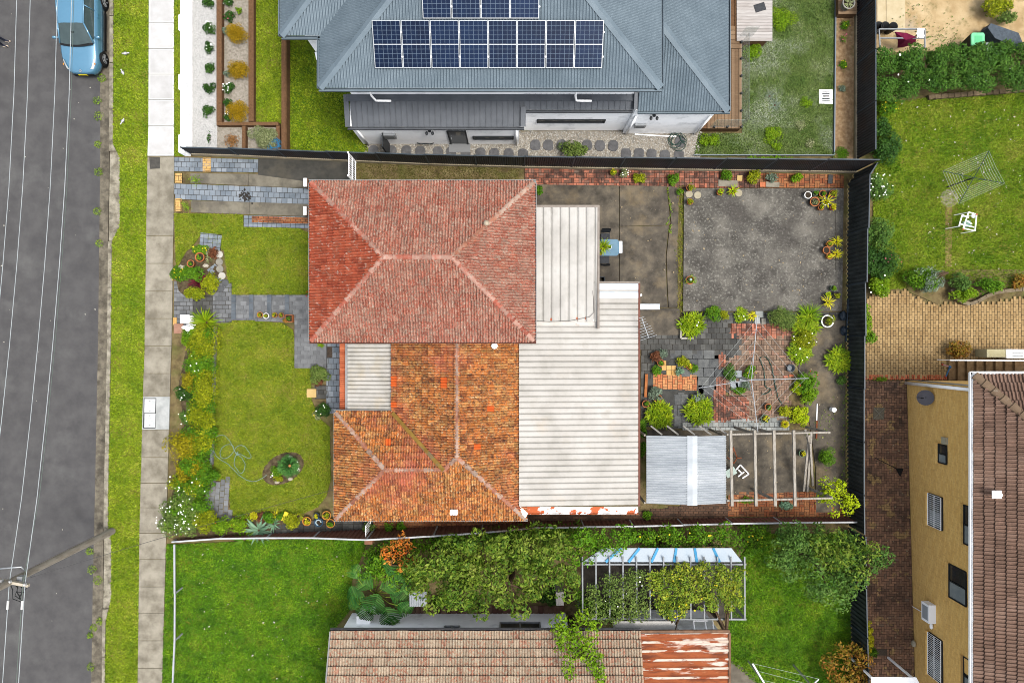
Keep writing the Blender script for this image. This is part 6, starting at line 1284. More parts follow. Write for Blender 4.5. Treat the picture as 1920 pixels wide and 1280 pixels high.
def monstera(label, spots):
    x, y, _ = W(705, 1110, 0); t = thing('split_leaf_plant', label, 'plant', (x, y, 0))
    for (px, py, r, a) in spots:
        z = 1.2 + R.random()*.5; c = Vector(W(px, py, z)); L = r*1.35*(CAMZ - z)/FPX; q = Matrix.Rotation(a, 3, 'Z'); g = MB(); n = 11
        g.tube([(x, y, .1), (c.x*.6 + x*.4, c.y*.6 + y*.4, z*.8), c], .018, 5)
        g.build('stalk', mat('leaf_stalk', [(140, 160, 50)]), t); g = MB()
        for j in range(n):
            f = j/(n - 1); w_ = L*.85*math.sin(math.pi*(f*.82 + .12)); b0 = -L*.35 + f*L*1.25
            for s in (-1, 1):
                pts = [(b0, 0, .05), (b0 + L*.085, 0, .05), (b0 + L*.2 + w_*.25, s*w_, -.10 - .1*f), (b0 + L*.12 + w_*.25, s*w_*.98, -.10 - .1*f)]
                g.add([c + q @ Vector(p) for p in pts], [(0, 1, 2, 3) if s > 0 else (3, 2, 1, 0)])
        g.build('leaf', LM('mono'), t)
monstera('clump of big glossy split leaves beside the white cottage', [(705, 1068, 17, 1.6), (730, 1072, 18, 1.2), (668, 1080, 14, 2.2), (692, 1098, 18, 2.6), (722, 1100, 22, .3), (745, 1086, 16, .6), (676, 1118, 18, 3.3), (706, 1122, 22, -2.0), (740, 1118, 20, -.4), (757, 1104, 15, .1), (690, 1140, 18, -2.2), (726, 1146, 20, -1.2), (752, 1136, 16, -.7), (668, 1134, 12, 3.0), (732, 1160, 15, -1.5)])
bush('yellow bush left of the split leaf plant', 665, 1128, 12, .8, 'yg', ry=16, ls=.09); bush('ground bush at the wall of the white cottage', 825, 1130, 24, .7, 'green', ry=10, ls=.09); bush('dark ground cover near the grey post by the cottage', 1040, 1122, 30, .6, 'dark', ry=14, ls=.09)
tree('vine heap climbing over the lichened tile roof', [(1035, 1165), (1060, 1150), (1090, 1150), (1120, 1160), (1118, 1200), (1140, 1240), (1125, 1270), (1100, 1240), (1085, 1230), (1065, 1265), (1052, 1220), (1045, 1190)], 3.3, 4.2, 'bright', .13, 1.9, [(1070, 1160)], 'roof_vine', 'vine', crad=.26)
# -- right hand neighbours
tree('long clipped hedge across the upper right garden', [(1642, 96), (1700, 95), (1800, 92), (1990, 88), (1990, 160), (1880, 162), (1780, 164), (1720, 172), (1680, 182), (1642, 178)], .7, 1.5, 'hedge', .10, 5.0, [(1680, 130), (1780, 130), (1880, 125)], 'hedge', 'hedge', crad=.34, fl=('white', 12))
for x, y, r, ry_, p, l, f in ((1664, 200, 18, 14, 'green', 'yellowish bush below the left end of the long hedge', ('yellow', 14)), (1658, 240, 20, 20, 'dark', 'dark weeping shrub inside the corner of the yard fence', None), (1664, 275, 28, 26, 'dark', 'big dark shrub left of the green clothes line', None), (1648, 350, 26, 22, 'bgreen', 'white flowered shrub beside the corrugated fence', ('white', 22)), (1650, 440, 34, 26, 'bgreen', 'pale topped round shrub leaning on the back fence', None), (1650, 490, 40, 32, 'dark', 'large dark camellia with pink flowers by the back fence', ('pink', 9)), (1647, 536, 28, 19, 'bright', 'white flowered bright shrub at the edge of the yellow court', ('white', 7)), (1735, 520, 36, 22, 'green', 'spreading shrub left of the narrow garden path', None), (1748, 530, 26, 16, 'grey', 'grey leaved shrub in front of the twisted trunk', None), (1800, 532, 18, 18, 'bgreen', 'grey green plants right of the narrow garden path', None), (1815, 550, 26, 14, 'bright', 'bright shrub along the curved stone edging', None), (1860, 535, 34, 14, 'green', 'low green plants in the middle of the curved bed', None), (1912, 528, 14, 14, 'autumn', 'orange brown shrub at the right edge of the curved bed', None), (1798, 656, 26, 15, 'autumn', 'red and green shrub above the concrete steps', None), (1866, 8, 34, 24, 'yg', 'yellow green bushy shrub at the top edge of the sandy yard', None), (1895, 30, 20, 12, 'olive', 'weedy bush at the top right of the sandy yard', None), (1625, 600, 10, 44, 'bright', 'creeper strip along the outer side of the back fence', None), (1632, 632, 12, 12, 'green', 'dark tuft of creeper on the yellow court', None), (1632, 1200, 7, 40, 'yel', 'yellow creeper along the black fence by the brick court', None), (1640, 1225, 9, 12, 'green', 'small weed at the edge of the brick court', None)):
    bush(l, x, y, r, .9 if r > 15 else .5, p, ry=ry_, ls=.09, fl=f)
tree('twisted bare trunked shrub by the narrow garden path', [(1715, 505), (1740, 498), (1765, 508), (1760, 530), (1730, 530)], .9, 1.3, 'grey', .09, .5, [(1745, 516)], 'shrub', 'shrub', crad=.2)
bush('strip of weeds along the border of the yellow court', 1652, 711, 18, .15, 'bright', ry=4, ls=.06, dens=1.2)
weedline([(1700, 20), (1740, 60), (1790, 60), (1760, 80), (1720, 90), (1800, 85)], 45, .35, .08, 'scattered weeds over the dry sandy soil', MATS['leaf_olive'])
# ---------------------------------------------------------------- parked car
car_blue = mat('metallic_light_blue_paint', [(96, 156, 190), (104, 162, 196)], 1, rough=.22, metal=.3, coat=.7, spec=.5)
car_glass = mat('car_glass', [(58, 76, 76), (70, 88, 88)], 2, rough=.06, spec=.6); tyre_m = mat('tyre_rubber', [(30, 30, 31)], rough=.8); trim_m = mat('black_trim', [(28, 30, 32)], rough=.5)
def car():
    cx, fy_ = -19.86, 12.36
    t = thing('hatchback_car', 'light blue hatchback parked against the kerb at the top left', 'car', (cx, fy_ + 2.2, -.12)); z0 = -.12
    st_ = [(0, .30, .34, .58), (.03, .46, .26, .62), (.1, .60, .22, .67), (.22, .71, .20, .72), (.45, .81, .19, .79), (.7, .855, .18, .84), (.9, .872, .18, .88), (1.35, .878, .18, .95), (1.9, .878, .18, .97), (2.6, .878, .18, .98), (3.3, .876, .18, 1.0), (3.8, .85, .2, 1.0), (4.2, .79, .24, .96), (4.4, .70, .3, .86), (4.45, .6, .4, .75)]
    mb = MB(); rings = []
    for s, w, zb, h in st_:
        half = [(0, zb), (w*.82, zb), (w*.97, zb + .1), (w, zb + (h - zb)*.45), (w*.985, zb + (h - zb)*.72), (w*.93, h - .05), (w*.84, h - .008), (w*.5, h + .025), (0, h + .04)]
        rings.append([(cx + x, fy_ + s, z0 + z) for x, z in half] + [(cx - x, fy_ + s, z0 + z) for x, z in half[-2:0:-1]])
    n = len(rings[0])
    for r in rings: mb.v += r
    for i in range(len(rings) - 1):
        for j in range(n): mb.f.append((i*n + j, i*n + (j+1) % n, (i+1)*n + (j+1) % n, (i+1)*n + j))
    mb.f += [tuple(range(n))[::-1], tuple(range((len(rings)-1)*n, len(rings)*n))]
    body = mb.build('body', car_blue, t, True)
    def G(s, x, z): return (cx + x, fy_ + s, z0 + z)
    # greenhouse
    rs = [(1.95, .57, 1.41), (2.3, .60, 1.455), (2.9, .60, 1.465), (3.5, .57, 1.44), (3.75, .54, 1.40)]
    mb = MB()
    for i, (s, w, z) in enumerate(rs): mb.v += [G(s, w*k, z + .03*(1 - k*k)) for k in (-1, -.6, 0, .6, 1)]
    for i in range(len(rs) - 1):
        for j in range(4): mb.f.append((i*5 + j, i*5 + j + 1, i*5 + j + 6, i*5 + j + 5))
    mb.build('roof', car_blue, t, True)
    def curve(k): return .10*(k*k)
    ws = MB(); ws.grid(lambda u, v: G(1.12 + curve(2*u - 1) + (1.95 - 1.12 - curve(2*u-1)*.6)*v, (2*u - 1)*(.74 - .17*v), .965 + .45*v + .03*(1 - (2*u-1)**2)), 8, 4); ws.build('windscreen', car_glass, t, True)
    rw_ = MB(); rw_.grid(lambda u, v: G(3.75 + .5*v, (2*u - 1)*(.54 + .14*v), 1.42 - .36*v), 6, 3); rw_.build('rear_window', car_glass, t, True)
    for sg_ in (-1, 1):
        sw = MB(); sw.grid(lambda u, v: G(1.35 + 2.75*u + v*(.62 - .95*u), sg_*(.80 - .215*v), .98 + .44*v*(1 - .12*abs(u - .5))), 8, 2); sw.build('side_window', trim_m if False else car_glass, t, True)
        pl_ = MB(); pl_.tube([G(1.12 + .12, sg_*.77, .97), G(1.95, sg_*.585, 1.42)], .038, 6); pl_.tube([G(1.95, sg_*.585, 1.42), G(2.9, sg_*.61, 1.47), G(3.72, sg_*.555, 1.42), G(4.15, sg_*.72, 1.03)], .035, 6); pl_.tube([G(2.72, sg_*.80, .98), G(2.75, sg_*.61, 1.45)], .025, 6); pl_.build('pillar', car_blue, t, True)
        mi = MB(); mi.ball(G(1.48, sg_*.99, 1.02), (.12, .07, .075), 10, 6); mi.bar(G(1.5, sg_*.8, .98), G(1.49, sg_*.93, 1.0), .05, .04); mi.build('wing_mirror', car_blue, t, True)
        hl = MB(); hl.grid(lambda u, v: G(.13 + .42*u + .02, sg_*(.48 + .2*u**.7 + .1*v*(1 - .3*u)), .69 + .10*u + .02*(1 - v) - .03*v), 6, 3); hl.v = [(a, b, c + .035) for a, b, c in hl.v]; h = hl.build('headlight', mat('headlight_lens', [(200, 206, 206), (222, 226, 226)], 9, rough=.1, spec=.6), t, True)
        ii = MB(); ii.ball(G(.36, sg_*.72, .80), (.03, .06, .012), 8, 4); ii.build('indicator', mat('amber_lens', [(226, 150, 50)], rough=.2), h, True)
        for s in (.78, 3.42):
            wh_ = thing_part('wheel', t); c = G(s, sg_*.80, .31); c = (c[0], c[1], z0 + .315)
            g = MB()
            def ring(r, x): return [(c[0] + sg_*x, c[1] + r*math.cos(2*math.pi*j/24), c[2] + r*math.sin(2*math.pi*j/24)) for j in range(24)]
            pr = [(.2, .0), (.29, .0), (.315, .03), (.315, .09), (.29, .11), (.205, .105)]
            for r, x in pr: g.v += ring(r, x)
            for i in range(len(pr) - 1):
                for j in range(24): g.f.append((i*24 + j, i*24 + (j+1) % 24, (i+1)*24 + (j+1) % 24, (i+1)*24 + j))
            tw_ = g.build('tyre', tyre_m, wh_, True); g = MB()
            for k in range(5):
                a = k*1.2566; g.bar((c[0] + sg_*.1, c[1], c[2]), (c[0] + sg_*.1, c[1] + .195*math.cos(a), c[2] + .195*math.sin(a)), .05, .03, up=(1, 0, 0))
            g.v += ring(.21, .10); k0 = len(g.v) - 24; g.v += ring(.185, .115); g.f += [(k0 + j, k0 + (j+1) % 24, k0 + 24 + (j+1) % 24, k0 + 24 + j) for j in range(24)]
            g.build('rim', alu, wh_); 
            a = MB(); a.ball((c[0] + sg_*.055, c[1], c[2]), (.03, .37, .37), 16, 8); a.build('wheel_arch', trim_m, t)
        dh = MB()
        for s in (2.45, 3.25): dh.bar(G(s, sg_*.885, .82), G(s + .2, sg_*.885, .83), .03, .03)
        dh.build('door_handle', car_blue, t)
        ss = MB(); ss.bar(G(1.2, sg_*.875, .25), G(3.0, sg_*.875, .25), .03, .1); ss.build('sill_trim', trim_m, t)
    g = MB(); g.bar(G(-.005, -.45, .42), G(-.005, .45, .42), .03, .18); g.build('grille', trim_m, t)
    g = MB(); g.box(G(-.04, 0, .50), (.40, .02, .12)); p = g.build('number_plate', mat('yellow_plate', [(232, 206, 40)], rough=.4), t)
    cu = MB()
    for k in range(6): cu.box(G(-.052, -.13 + k*.052, .50), (.03, .006, .07))
    cu.build('plate_characters', trim_m, p)
    g = MB(); g.lathe(G(.07, 0, .715), [(.06, 0), (.06, .012), (.045, .016), (.045, .006)], 14); g.bar(G(.05, -.05, .73), G(.09, 0, .735), .012, .006); g.bar(G(.09, 0, .735), G(.05, .05, .73), .012, .006); g.build('emblem', alu, t)
    g = MB(); g.bar(G(1.13, .05, .995), G(1.2, .58, 1.03), .015, .012); g.bar(G(1.12, -.5, .99), G(1.16, .02, 1.0), .015, .012); g.build('wiper', trim_m, t)
    g = MB(); g.box(G(1.6, -.02, 1.28), (.16, .03, .05)); g.build('rear_view_mirror', trim_m, t)
    g = MB(); g.grid(lambda u, v: G(1.06 + curve(2*u - 1) + .09*v, (2*u - 1)*.75, .955 + .022*(1 - (2*u-1)**2) + .012*v), 8, 1); g.v = [(a, b, c + .02) for a, b, c in g.v]; g.build('cowl', trim_m, t)
    g = MB(); g.bar(G(2.2, -.42, 1.0), G(2.2, .42, 1.0), .4, .3); g.build('seats', mat('dark_seat', [(52, 54, 56)]), t)
def thing_part(name, parent):
    o = bpy.data.objects.new(name, None); COL.objects.link(o); o.parent = parent; ORG[o] = ORG[parent]; o.empty_display_size = .1; return o
car()
# ---------------------------------------------------------------- person at the left edge, walking off frame
def person():
    x, y, _ = W(7, 82, -.12); z = -.12; t = thing('person', 'person in dark clothes and pale shoes walking at the left edge of the road', 'person', (x, y, z))
    J = {'pel': (0, 0, .95), 'che': (-.01, .02, 1.25), 'nek': (-.02, .02, 1.45), 'hed': (-.03, .02, 1.62), 'lh': (0, .09, .9), 'lk': (.10, .10, .5), 'lf': (.14, .10, .1), 'lt': (.33, .08, .06), 'rh': (0, -.09, .9), 'rk': (.06, -.1, .5), 'rf': (.02, -.12, .1), 'rt': (.24, -.18, .05),
         'ls': (-.02, .19, 1.4), 'le': (-.08, .25, 1.12), 'lw': (.06, .26, .9), 'lhd': (.1, .26, .82), 'rs': (-.02, -.16, 1.4), 're': (.02, -.24, 1.12), 'rw': (.12, -.2, .92), 'rhd': (.16, -.19, .85)}
    rad_ = {'pel': .15, 'che': .16, 'nek': .06, 'hed': .1, 'lh': .1, 'lk': .065, 'lf': .045, 'lt': .04, 'rh': .1, 'rk': .065, 'rf': .045, 'rt': .04, 'ls': .065, 'le': .045, 'lw': .033, 'lhd': .04, 'rs': .065, 're': .045, 'rw': .033, 'rhd': .04}
    E = [('pel', 'che'), ('che', 'nek'), ('nek', 'hed'), ('pel', 'lh'), ('lh', 'lk'), ('lk', 'lf'), ('lf', 'lt'), ('pel', 'rh'), ('rh', 'rk'), ('rk', 'rf'), ('rf', 'rt'), ('che', 'ls'), ('ls', 'le'), ('le', 'lw'), ('lw', 'lhd'), ('che', 'rs'), ('rs', 're'), ('re', 'rw'), ('rw', 'rhd')]
    ks = list(J); me = bpy.data.meshes.new('body'); me.from_pydata([J[k] for k in ks], [(ks.index(a), ks.index(b)) for a, b in E], [])
    o = bpy.data.objects.new('body', me); COL.objects.link(o); o.parent = t
    md = o.modifiers.new('skin', 'SKIN'); sv = me.skin_vertices[0].data
    for i, k in enumerate(ks): sv[i].radius = (rad_[k], rad_[k])
    sv[0].use_root = True; o.modifiers.new('sub', 'SUBSURF').levels = 2; o.modifiers['sub'].render_levels = 2
    me.materials.append(mat('navy_clothes', [(36, 42, 60), (48, 54, 72)], 6))
    g = MB(); g.ball((x - .03, y + .02, z + 1.64), (.1, .085, .125), 12, 8); h = g.build('head', mat('skin', [(206, 160, 130)], rough=.6), t, True)
    g = MB(); g.ball((x - .045, y + .02, z + 1.67), (.105, .095, .115), 12, 8); g.build('hair', mat('dark_hair', [(46, 36, 30)], rough=.7), h, True)
    for dx, dy in ((.22, .09), (.12, -.15)):
        g = MB(); g.ball((x + dx, y + dy, z + .05), (.15, .055, .055), 10, 6); g.build('shoe', mat('pale_shoe', [(226, 206, 182)], rough=.6), t, True)
person()
for i, (x, y, l) in enumerate(((235, 101, 'small white and grey bird on the verge nearest the car'), (231, 137, 'middle white and grey bird on the verge'), (231, 227, 'white and grey bird furthest down the verge'))):
    c = W(x, y, .05); t = thing('bird', l, 'bird', (c[0], c[1], 0), 'birds on the verge'); a = R.random()*6; ca, sa = math.cos(a), math.sin(a)
    g = MB(); g.ball((c[0], c[1], .08), (.1, .055, .05), 10, 6); g.ball((c[0] + .1, c[1], .12), (.035, .03, .03), 8, 5); g.add([(c[0] - .08, c[1] - .02, .09), (c[0] - .08, c[1] + .02, .09), (c[0] - .2, c[1] + .03, .07), (c[0] - .2, c[1] - .03, .07)], [(0, 1, 2, 3)])
    g.v = [(c[0] + (p[0]-c[0])*ca - (p[1]-c[1])*sa, c[1] + (p[0]-c[0])*sa + (p[1]-c[1])*ca, p[2]) for p in g.v]; g.build('body', mat('pale_feather', [(226, 226, 224)], rough=.7), t, True)
    for s in (-1, 1):
        g = MB(); g.ball((c[0] - .03*ca - s*.045*sa, c[1] - .03*sa + s*.045*ca, .09), (.05, .05, .02), 8, 5); g.build('wing', mat('grey_feather', [(120, 122, 126)], rough=.7), t, True)
    g = MB()
    for s in (-.02, .02): g.bar((c[0] - s*sa, c[1] + s*ca, 0), (c[0] - s*sa, c[1] + s*ca, .06), .01, .01)
    g.build('leg', mat('bird_leg', [(150, 110, 70)]), t)
# ---------------------------------------------------------------- power pole and wires
wood_g = mat('grey_pole_timber', [(160, 150, 136), (178, 168, 154), (190, 181, 168)], 6, stretch=(1, 1, .3), bump=.5, bs=40, stains=[((96, 86, 74), 9, .55, .7, .5)])
bx, by, _ = W(210, 995, 0); pp = thing('power_pole', 'weathered timber power pole leaning out over the road', 'power pole', (bx, by, 0))
tp = W(-8, 1104, 7.6)
MB().tube([(bx, by, -.4), ((bx + tp[0])/2, (by + tp[1])/2, 3.7), tp], .165, 20, .12).build('pole', wood_g, pp)
def onpole(z): f = z/7.6; return (bx + (tp[0] - bx)*f, by + (tp[1] - by)*f, z)
ca_ = Vector(W(54, 1097, 6.9)); cb_2 = Vector(W(-40, 1080, 6.9)); MB().bar(cb_2, ca_, .1, .12).build('crossarm', mat('pale_crossarm', [(196, 184, 164), (214, 204, 186)], 6), pp)
q0 = Vector(onpole(5.9)); MB().tube([q0, Vector(W(40, 1062, 6.1)), Vector(W(-30, 1068, 6.2))], .035, 7).build('lamp_bracket', alu, pp, True)
ins = mat('white_insulator', [(226, 226, 224)], rough=.3)
for px, py in ((19, 1090), (47, 1095), (4, 1088)):
    c = W(px, py, 7.0); g = MB(); g.lathe((c[0], c[1], 6.95), [(.03, 0), (.06, .03), (.03, .06), (.06, .09), (.03, .13), (0, .15)], 10); g.build('insulator', ins, pp, True)
g = MB(); c = W(40, 1083, 6.6); g.box(c, (.2, .16, .2)); g.build('junction_box', alu, pp)
cab = mat('black_cable', [(44, 46, 48)], rough=.5); wire_m = mat('pale_overhead_wire', [(176, 186, 190), (196, 204, 208)], 3, rough=.4)
g = MB()
for k in range(6):
    a = Vector(W(18 + k*5, 1092, 6.9)); b_ = Vector(W(24 + k*4, 1122 - 6*(k % 3), 6.5)); c = Vector(W(45 - k*3, 1130 - k*4, 6.6)); g.tube([a, a.lerp(b_, .5) + Vector((.12*(k % 2 - .5), 0, -.15)), b_, c], .014, 4)
g.build('jumper_cables', cab, pp)
ZY = [(15, 4.25), (13.8, 4.3), (10, 4.45), (6.2, 4.72), (3, 5.05), (-.15, 5.44), (-3, 5.85), (-5.9, 6.32), (-8.9, 6.95), (-12.6, 7.3), (-14, 7.4)]
for xw, r_, m_, dz_, l in ((-18.45, .013, wire_m, 0, 'third overhead wire from the left above the road'), (-17.87, .014, wire_m, 0, 'rightmost overhead wire above the parked car bonnet'), (-17.95, .009, mat('green_wire', [(116, 132, 122)]), -.25, 'thin greenish wire close to the rightmost overhead wire'), (-19.55, .013, wire_m, 0, 'second overhead wire from the left above the road'), (-20.1, .013, wire_m, 0, 'leftmost overhead wire above the road')):
    MB().tube([(xw, y, z + dz_*(1 if y > -8 else 0)) for y, z in ZY], r_, 5).solo('overhead_wire', m_, l, 'wire')
for px, py in ((16, 1133), (43, 1133)):
    c = W(px, py, 7.0); MB().tube([(c[0], c[1] + .15, 7.02), (c[0], c[1] - .15, 7.06)], .04, 8).solo('wire_spacer', ins, 'white insulator on the left hand wire below the pole' if px == 16 else 'white insulator on the right hand wire below the pole', 'insulator')
s0 = Vector(W(57, 1082, 6.4)); s1 = Vector((-7.55, -6.3, 2.85)); MB().tube([s0.lerp(s1, t_/12) - Vector((0, 0, .9*4*(t_/12)*(1 - t_/12)*.5)) for t_ in range(13)], .010, 4).solo('service_cable', cab, 'thin black service cable from the pole to the orange roof', 'cable')
# ---------------------------------------------------------------- front yard objects
for px, py, l in ((573, 342, 'white topped driveway post nearer the dark fence'), (572.5, 395, 'white topped driveway post nearer the front lawn')):
    c = W(px, py, .9); t = thing('driveway_post', l, 'post', (c[0] + .1, c[1], 0)); MB().box((c[0], c[1], .43), (.16, .36, .86)).build('pier', mat('brown_pier', [(120, 92, 76), (146, 116, 96)], 6), t); MB().box((c[0] - .02, c[1], .89), (.14, .38, .05)).build('cap', white_m, t)
t = thing('garden_statue', 'white plaster statue with pedestal beside the footpath', 'statue', W(352, 608, 0))
c = W(347, 598, .5); MB().box((c[0], c[1], .25), (.38, .34, .5)).build('pedestal', white_m, t); MB().box((c[0], c[1], .52), (.42, .38, .05)).build('cap', white_m, t)
g = MB(); c = W(352, 617, .5); g.box((c[0] - .05, c[1], .04), (.42, .5, .08)); g.lathe((c[0], c[1], .08), [(.1, 0), (.07, .2), (.11, .35), (.09, .5), (.0, .6)], 10); g.ball((c[0] - .12, c[1] + .08, .5), (.17, .09, .12), 8, 5); g.ball((c[0] + .14, c[1] + .06, .48), (.15, .07, .1), 8, 5); g.ball((c[0] - .02, c[1] - .16, .34), (.08, .18, .1), 8, 5); g.build('figure', white_m, t, True)
MB().box((*W2(335, 616, .06), .04), (.44, .46, .08)).solo('paving_slab', mat('pink_slab', [(168, 124, 104), (186, 144, 122)], 4), 'square pinkish slab between footpath and statue', 'paving stone')
MB().box((*W2(328, 602, .06), .04), (.16, .34, .07)).solo('paving_slab', yellowbr, 'small tan slab above the pinkish slab', 'paving stone')
c = W(360, 620, 0); 
for px, py, r, m_, p_, l in ((487, 590, 5.5, 'o', 'b', 'ochre pot with yellow plant on the path edge'), (498.5, 592, 5.5, 'w', 'b', 'white pot beside the ochre one on the path edge'), (514.5, 590.5, 5, 'o', 'b', 'small ochre pot in the middle of the path edge row'), (527, 591, 5, 't', 'b', 'terracotta pot next to the orange planter')): pot(l, px, py, r, m_, p_, .25, .25, r*.75, 'yg', n=70)
pot('square orange planter at the end of the path edge row', 541, 597, 7, 't', 'b', .3, .22, 5, 'green', n=60, square=True); bush('dry orange plant behind the square planter', 535, 599, 6, .35, 'autumn', ls=.05, z0=.22)
paved('planter_ledge', [(478, 596), (548, 598), (548, 604), (478, 602)], pathpave, .3, .2, .2, 0, 'run', 20, base=pathpave)
for px, py, r, m_, pl_, l, pal_ in ((575, 977, 8.5, 'o', 'b', 'large ochre pot of yellow leaves left of the blue bowl', 'yel'), (612, 966, 8.5, 'o', 'b', 'large ochre pot of green leaves under the roof corner', 'yg'), (619.5, 981, 8.5, 'o', 'b', 'large ochre pot nearest the lower fence', 'green'), (593, 967, 5.5, 'b', 'b', 'small dark blue pot behind the blue bowl', 'yel')): pot(l, px, py, r, m_, pl_, .34, 0, r*.72, pal_, n=130)
t = pot('round blue glazed bowl with a pale coil between ochre pots', 597, 979, 8.5, 'b', None, .3); c = ORG[t]; g = MB(); g.tube([(c.x + .12*math.cos(a/3), c.y + .12*math.sin(a/3), .3) for a in range(0, 15)], .03, 6); g.build('coil', mat('pale_blue_coil', [(190, 214, 224)]), t, True)
MB().prism(polyW([(534, 958), (541, 961), (535, 974), (527, 976)], .4), .36, .4).solo('yellow_card', mat('yellow_card', [(236, 214, 50)], rough=.6), 'tilted bright yellow board among the plants by the lower fence', 'board')
hose_g = mat('grey_green_hose', [(128, 158, 150), (150, 176, 168)], 6, rough=.45); hose_b = mat('blue_hose', [(48, 130, 176), (70, 150, 196)], 6, rough=.4); hose_d = mat('dark_green_hose', [(38, 74, 66), (54, 92, 82)], 6, rough=.4)
def hose(label, pts, m, r=.014, z=.06):
    P = [np.array(W2(*p)) for p in pts]; out = []; n = len(P)
    for i in range(n - 1):
        p0, p1, p2, p3 = P[max(0, i-1)], P[i], P[i+1], P[min(n-1, i+2)]
        for k in range(6):
            t_ = k/6; q = .5*((2*p1) + (-p0 + p2)*t_ + (2*p0 - 5*p1 + 4*p2 - p3)*t_**2 + (-p0 + 3*p1 - 3*p2 + p3)*t_**3); out.append((q[0], q[1], z + .012*(len(out) % 5)))
    return MB().tube(out, r, 6).solo('garden_hose', m, label, 'hose', smooth=True)
hz = [(501, 889), (495, 894), (480, 901), (465, 899), (448, 888), (430, 870), (410, 857), (403, 846), (400, 830), (405, 820), (414, 815), (424, 817), (434, 829), (440, 842), (446, 853), (447, 846), (440, 866), (448, 882), (455, 886), (461, 872), (455, 858), (442, 846), (437, 834), (426, 833), (417, 840), (414, 850), (418, 858), (428, 857), (438, 848), (444, 838), (452, 834), (461, 837), (470, 850), (472, 856), (466, 858), (455, 852), (440, 848)]
hose('grey green garden hose looped over the front lawn', hz, hose_g)
hose('thin hose tail winding through the lower hedge', [(405, 858), (396, 860), (388, 868), (375, 862), (364, 852), (370, 848), (376, 856), (384, 872), (390, 892)], hose_g, .012, .5)
def coil(label, px, py, r, m, n=7, z=.3, rr=.014):
    c = W(px, py, z); out = []
    for i in range(n*20):
        a = i*math.pi/10; k = i//20; w_ = r*(.75 + .12*math.sin(k*2.1)); out.append((c[0] + r*.3*math.sin(k*1.9) + w_*math.cos(a), c[1] + r*.3*math.cos(k*2.7) + w_*math.sin(a), z + .008*k + .02*math.sin(a*1.5)))
    return MB().tube(out, rr, 5).solo('garden_hose', m, label, 'hose', smooth=True)
coil('tangled blue hose beside the timber bed of the white house', 515, 272, .32, hose_b, 7, .35)
coil('tangled dark green hose on the pebbles by the white house', 1268, 264, .42, hose_d, 5, .1)
MB().tube([W(1190, 252, .08), W(1240, 255, .06), W(1268, 256, .1)], .03, 7).solo('white_pipe', white_m, 'white pipe lying on the pebbles by the white wall', 'pipe')
# ---------------------------------------------------------------- back yard objects
t = thing('patio_table', 'glass topped patio table on the dark concrete', 'table', W(1142, 463, 0)); tz = .72
x0_, y0_, _ = W(1122, 479.5, tz); x1_, y1_, _ = W(1160, 448.5, tz); g = MB(); pts = []
for cx_, cy_, a0 in ((x1_ - .12, y1_ - .12, 0), (x0_ - .5 + .12, y1_ - .12, 1.57), (x0_ - .5 + .12, y0_ + .12, 3.14), (x1_ - .12, y0_ + .12, 4.71)):
    pts += [(cx_ + .12*math.cos(a0 + k*.39), cy_ + .12*math.sin(a0 + k*.39)) for k in range(5)]
g.prism(pts, tz - .012, tz); g.build('table_top', mat('blue_tinted_glass', [(120, 160, 186), (136, 174, 198)], 3, rough=.3, spec=.05, alpha=.75), t)
for x, y in ((x1_ - .15, y1_ - .1), (x1_ - .15, y0_ + .1), (x0_ - .35, y1_ - .1), (x0_ - .35, y0_ + .1)): MB().bar((x, y, 0), (x, y, tz - .012), .04, .04).build('leg', trim_m, t)
blackm = mat('dark_wicker', [(42, 46, 52), (58, 62, 68)], 12, rough=.6, bump=.4, bs=60)
def chair(label, px, py, rot, m=blackm, z=0):
    c = W(px, py, .45); t = thing('patio_chair', label, 'chair', (c[0], c[1], z), 'chairs at the patio table'); M = Matrix.Translation((c[0], c[1], 0)) @ Matrix.Rotation(rot, 4, 'Z')
    def bl(name, mb, mm): mb.v = [tuple(M @ Vector(v)) for v in mb.v]; return mb.build(name, mm, t)
    bl('seat', MB().box((0, 0, .44), (.42, .42, .03)), m)
    g = MB(); g.grid(lambda u, v: (math.sin((u - .5)*1.9)*.26, .2 + .05*math.cos((u - .5)*2) + .1*v, .46 + .4*v), 8, 3); g.grid(lambda u, v: (math.sin((u - .5)*1.9)*.26, .235 + .05*math.cos((u - .5)*2) + .1*v, .46 + .4*v), 8, 3); bl('backrest', g, m)
    for x in (-.19, .19):
        for y in (-.19, .2): bl('leg', MB().bar((x, y, .0), (x*.92, y*.92, .44), .03, .03), m)
chair('dark wicker chair at the top side of the glass table', 1135, 446, 0); chair('dark wicker chair at the lower side of the glass table', 1134, 485, math.pi)
pot('grassy pot plant on the glass table', 1131, 462, 7, 't', 's', .22, tz, 13, 'strap', n=44); pot('small white pot on the glass table', 1143, 463, 4, 'w', 'b', .15, tz, 3, 'green', n=40); pot('tiny succulent bowl at the lower edge of the glass table', 1126, 475, 4, 't', 'b', .12, tz, 4, 'yg', n=60)
MB().lathe((*W2(1123.5, 450.5, .9), tz), [(.06, 0), (.07, .2), (.055, .22), (0, .22)], 12).solo('black_cup', trim_m, 'small black tin at the top edge of the glass table', 'tin')
c = W(1164, 463, .5); t = thing('storage_tub', 'blue plastic tub with white lid at the end of the glass table', 'tub', (c[0], c[1], 0)); g = MB(); g.box((c[0] - .02, c[1], .22), (.2, .5, .42)); g.build('tub', mat('blue_plastic', [(70, 160, 214)], rough=.3), t); MB().box((c[0], c[1], .45), (.14, .54, .04)).build('lid', white_m, t)
c = W(1128, 524, .4); t = thing('crate', 'small dark blue crate beside the white roof sheets', 'crate', (c[0], c[1], 0)); MB().box((c[0], c[1], .02), (.3, .26, .04)).build('base', blackm, t)
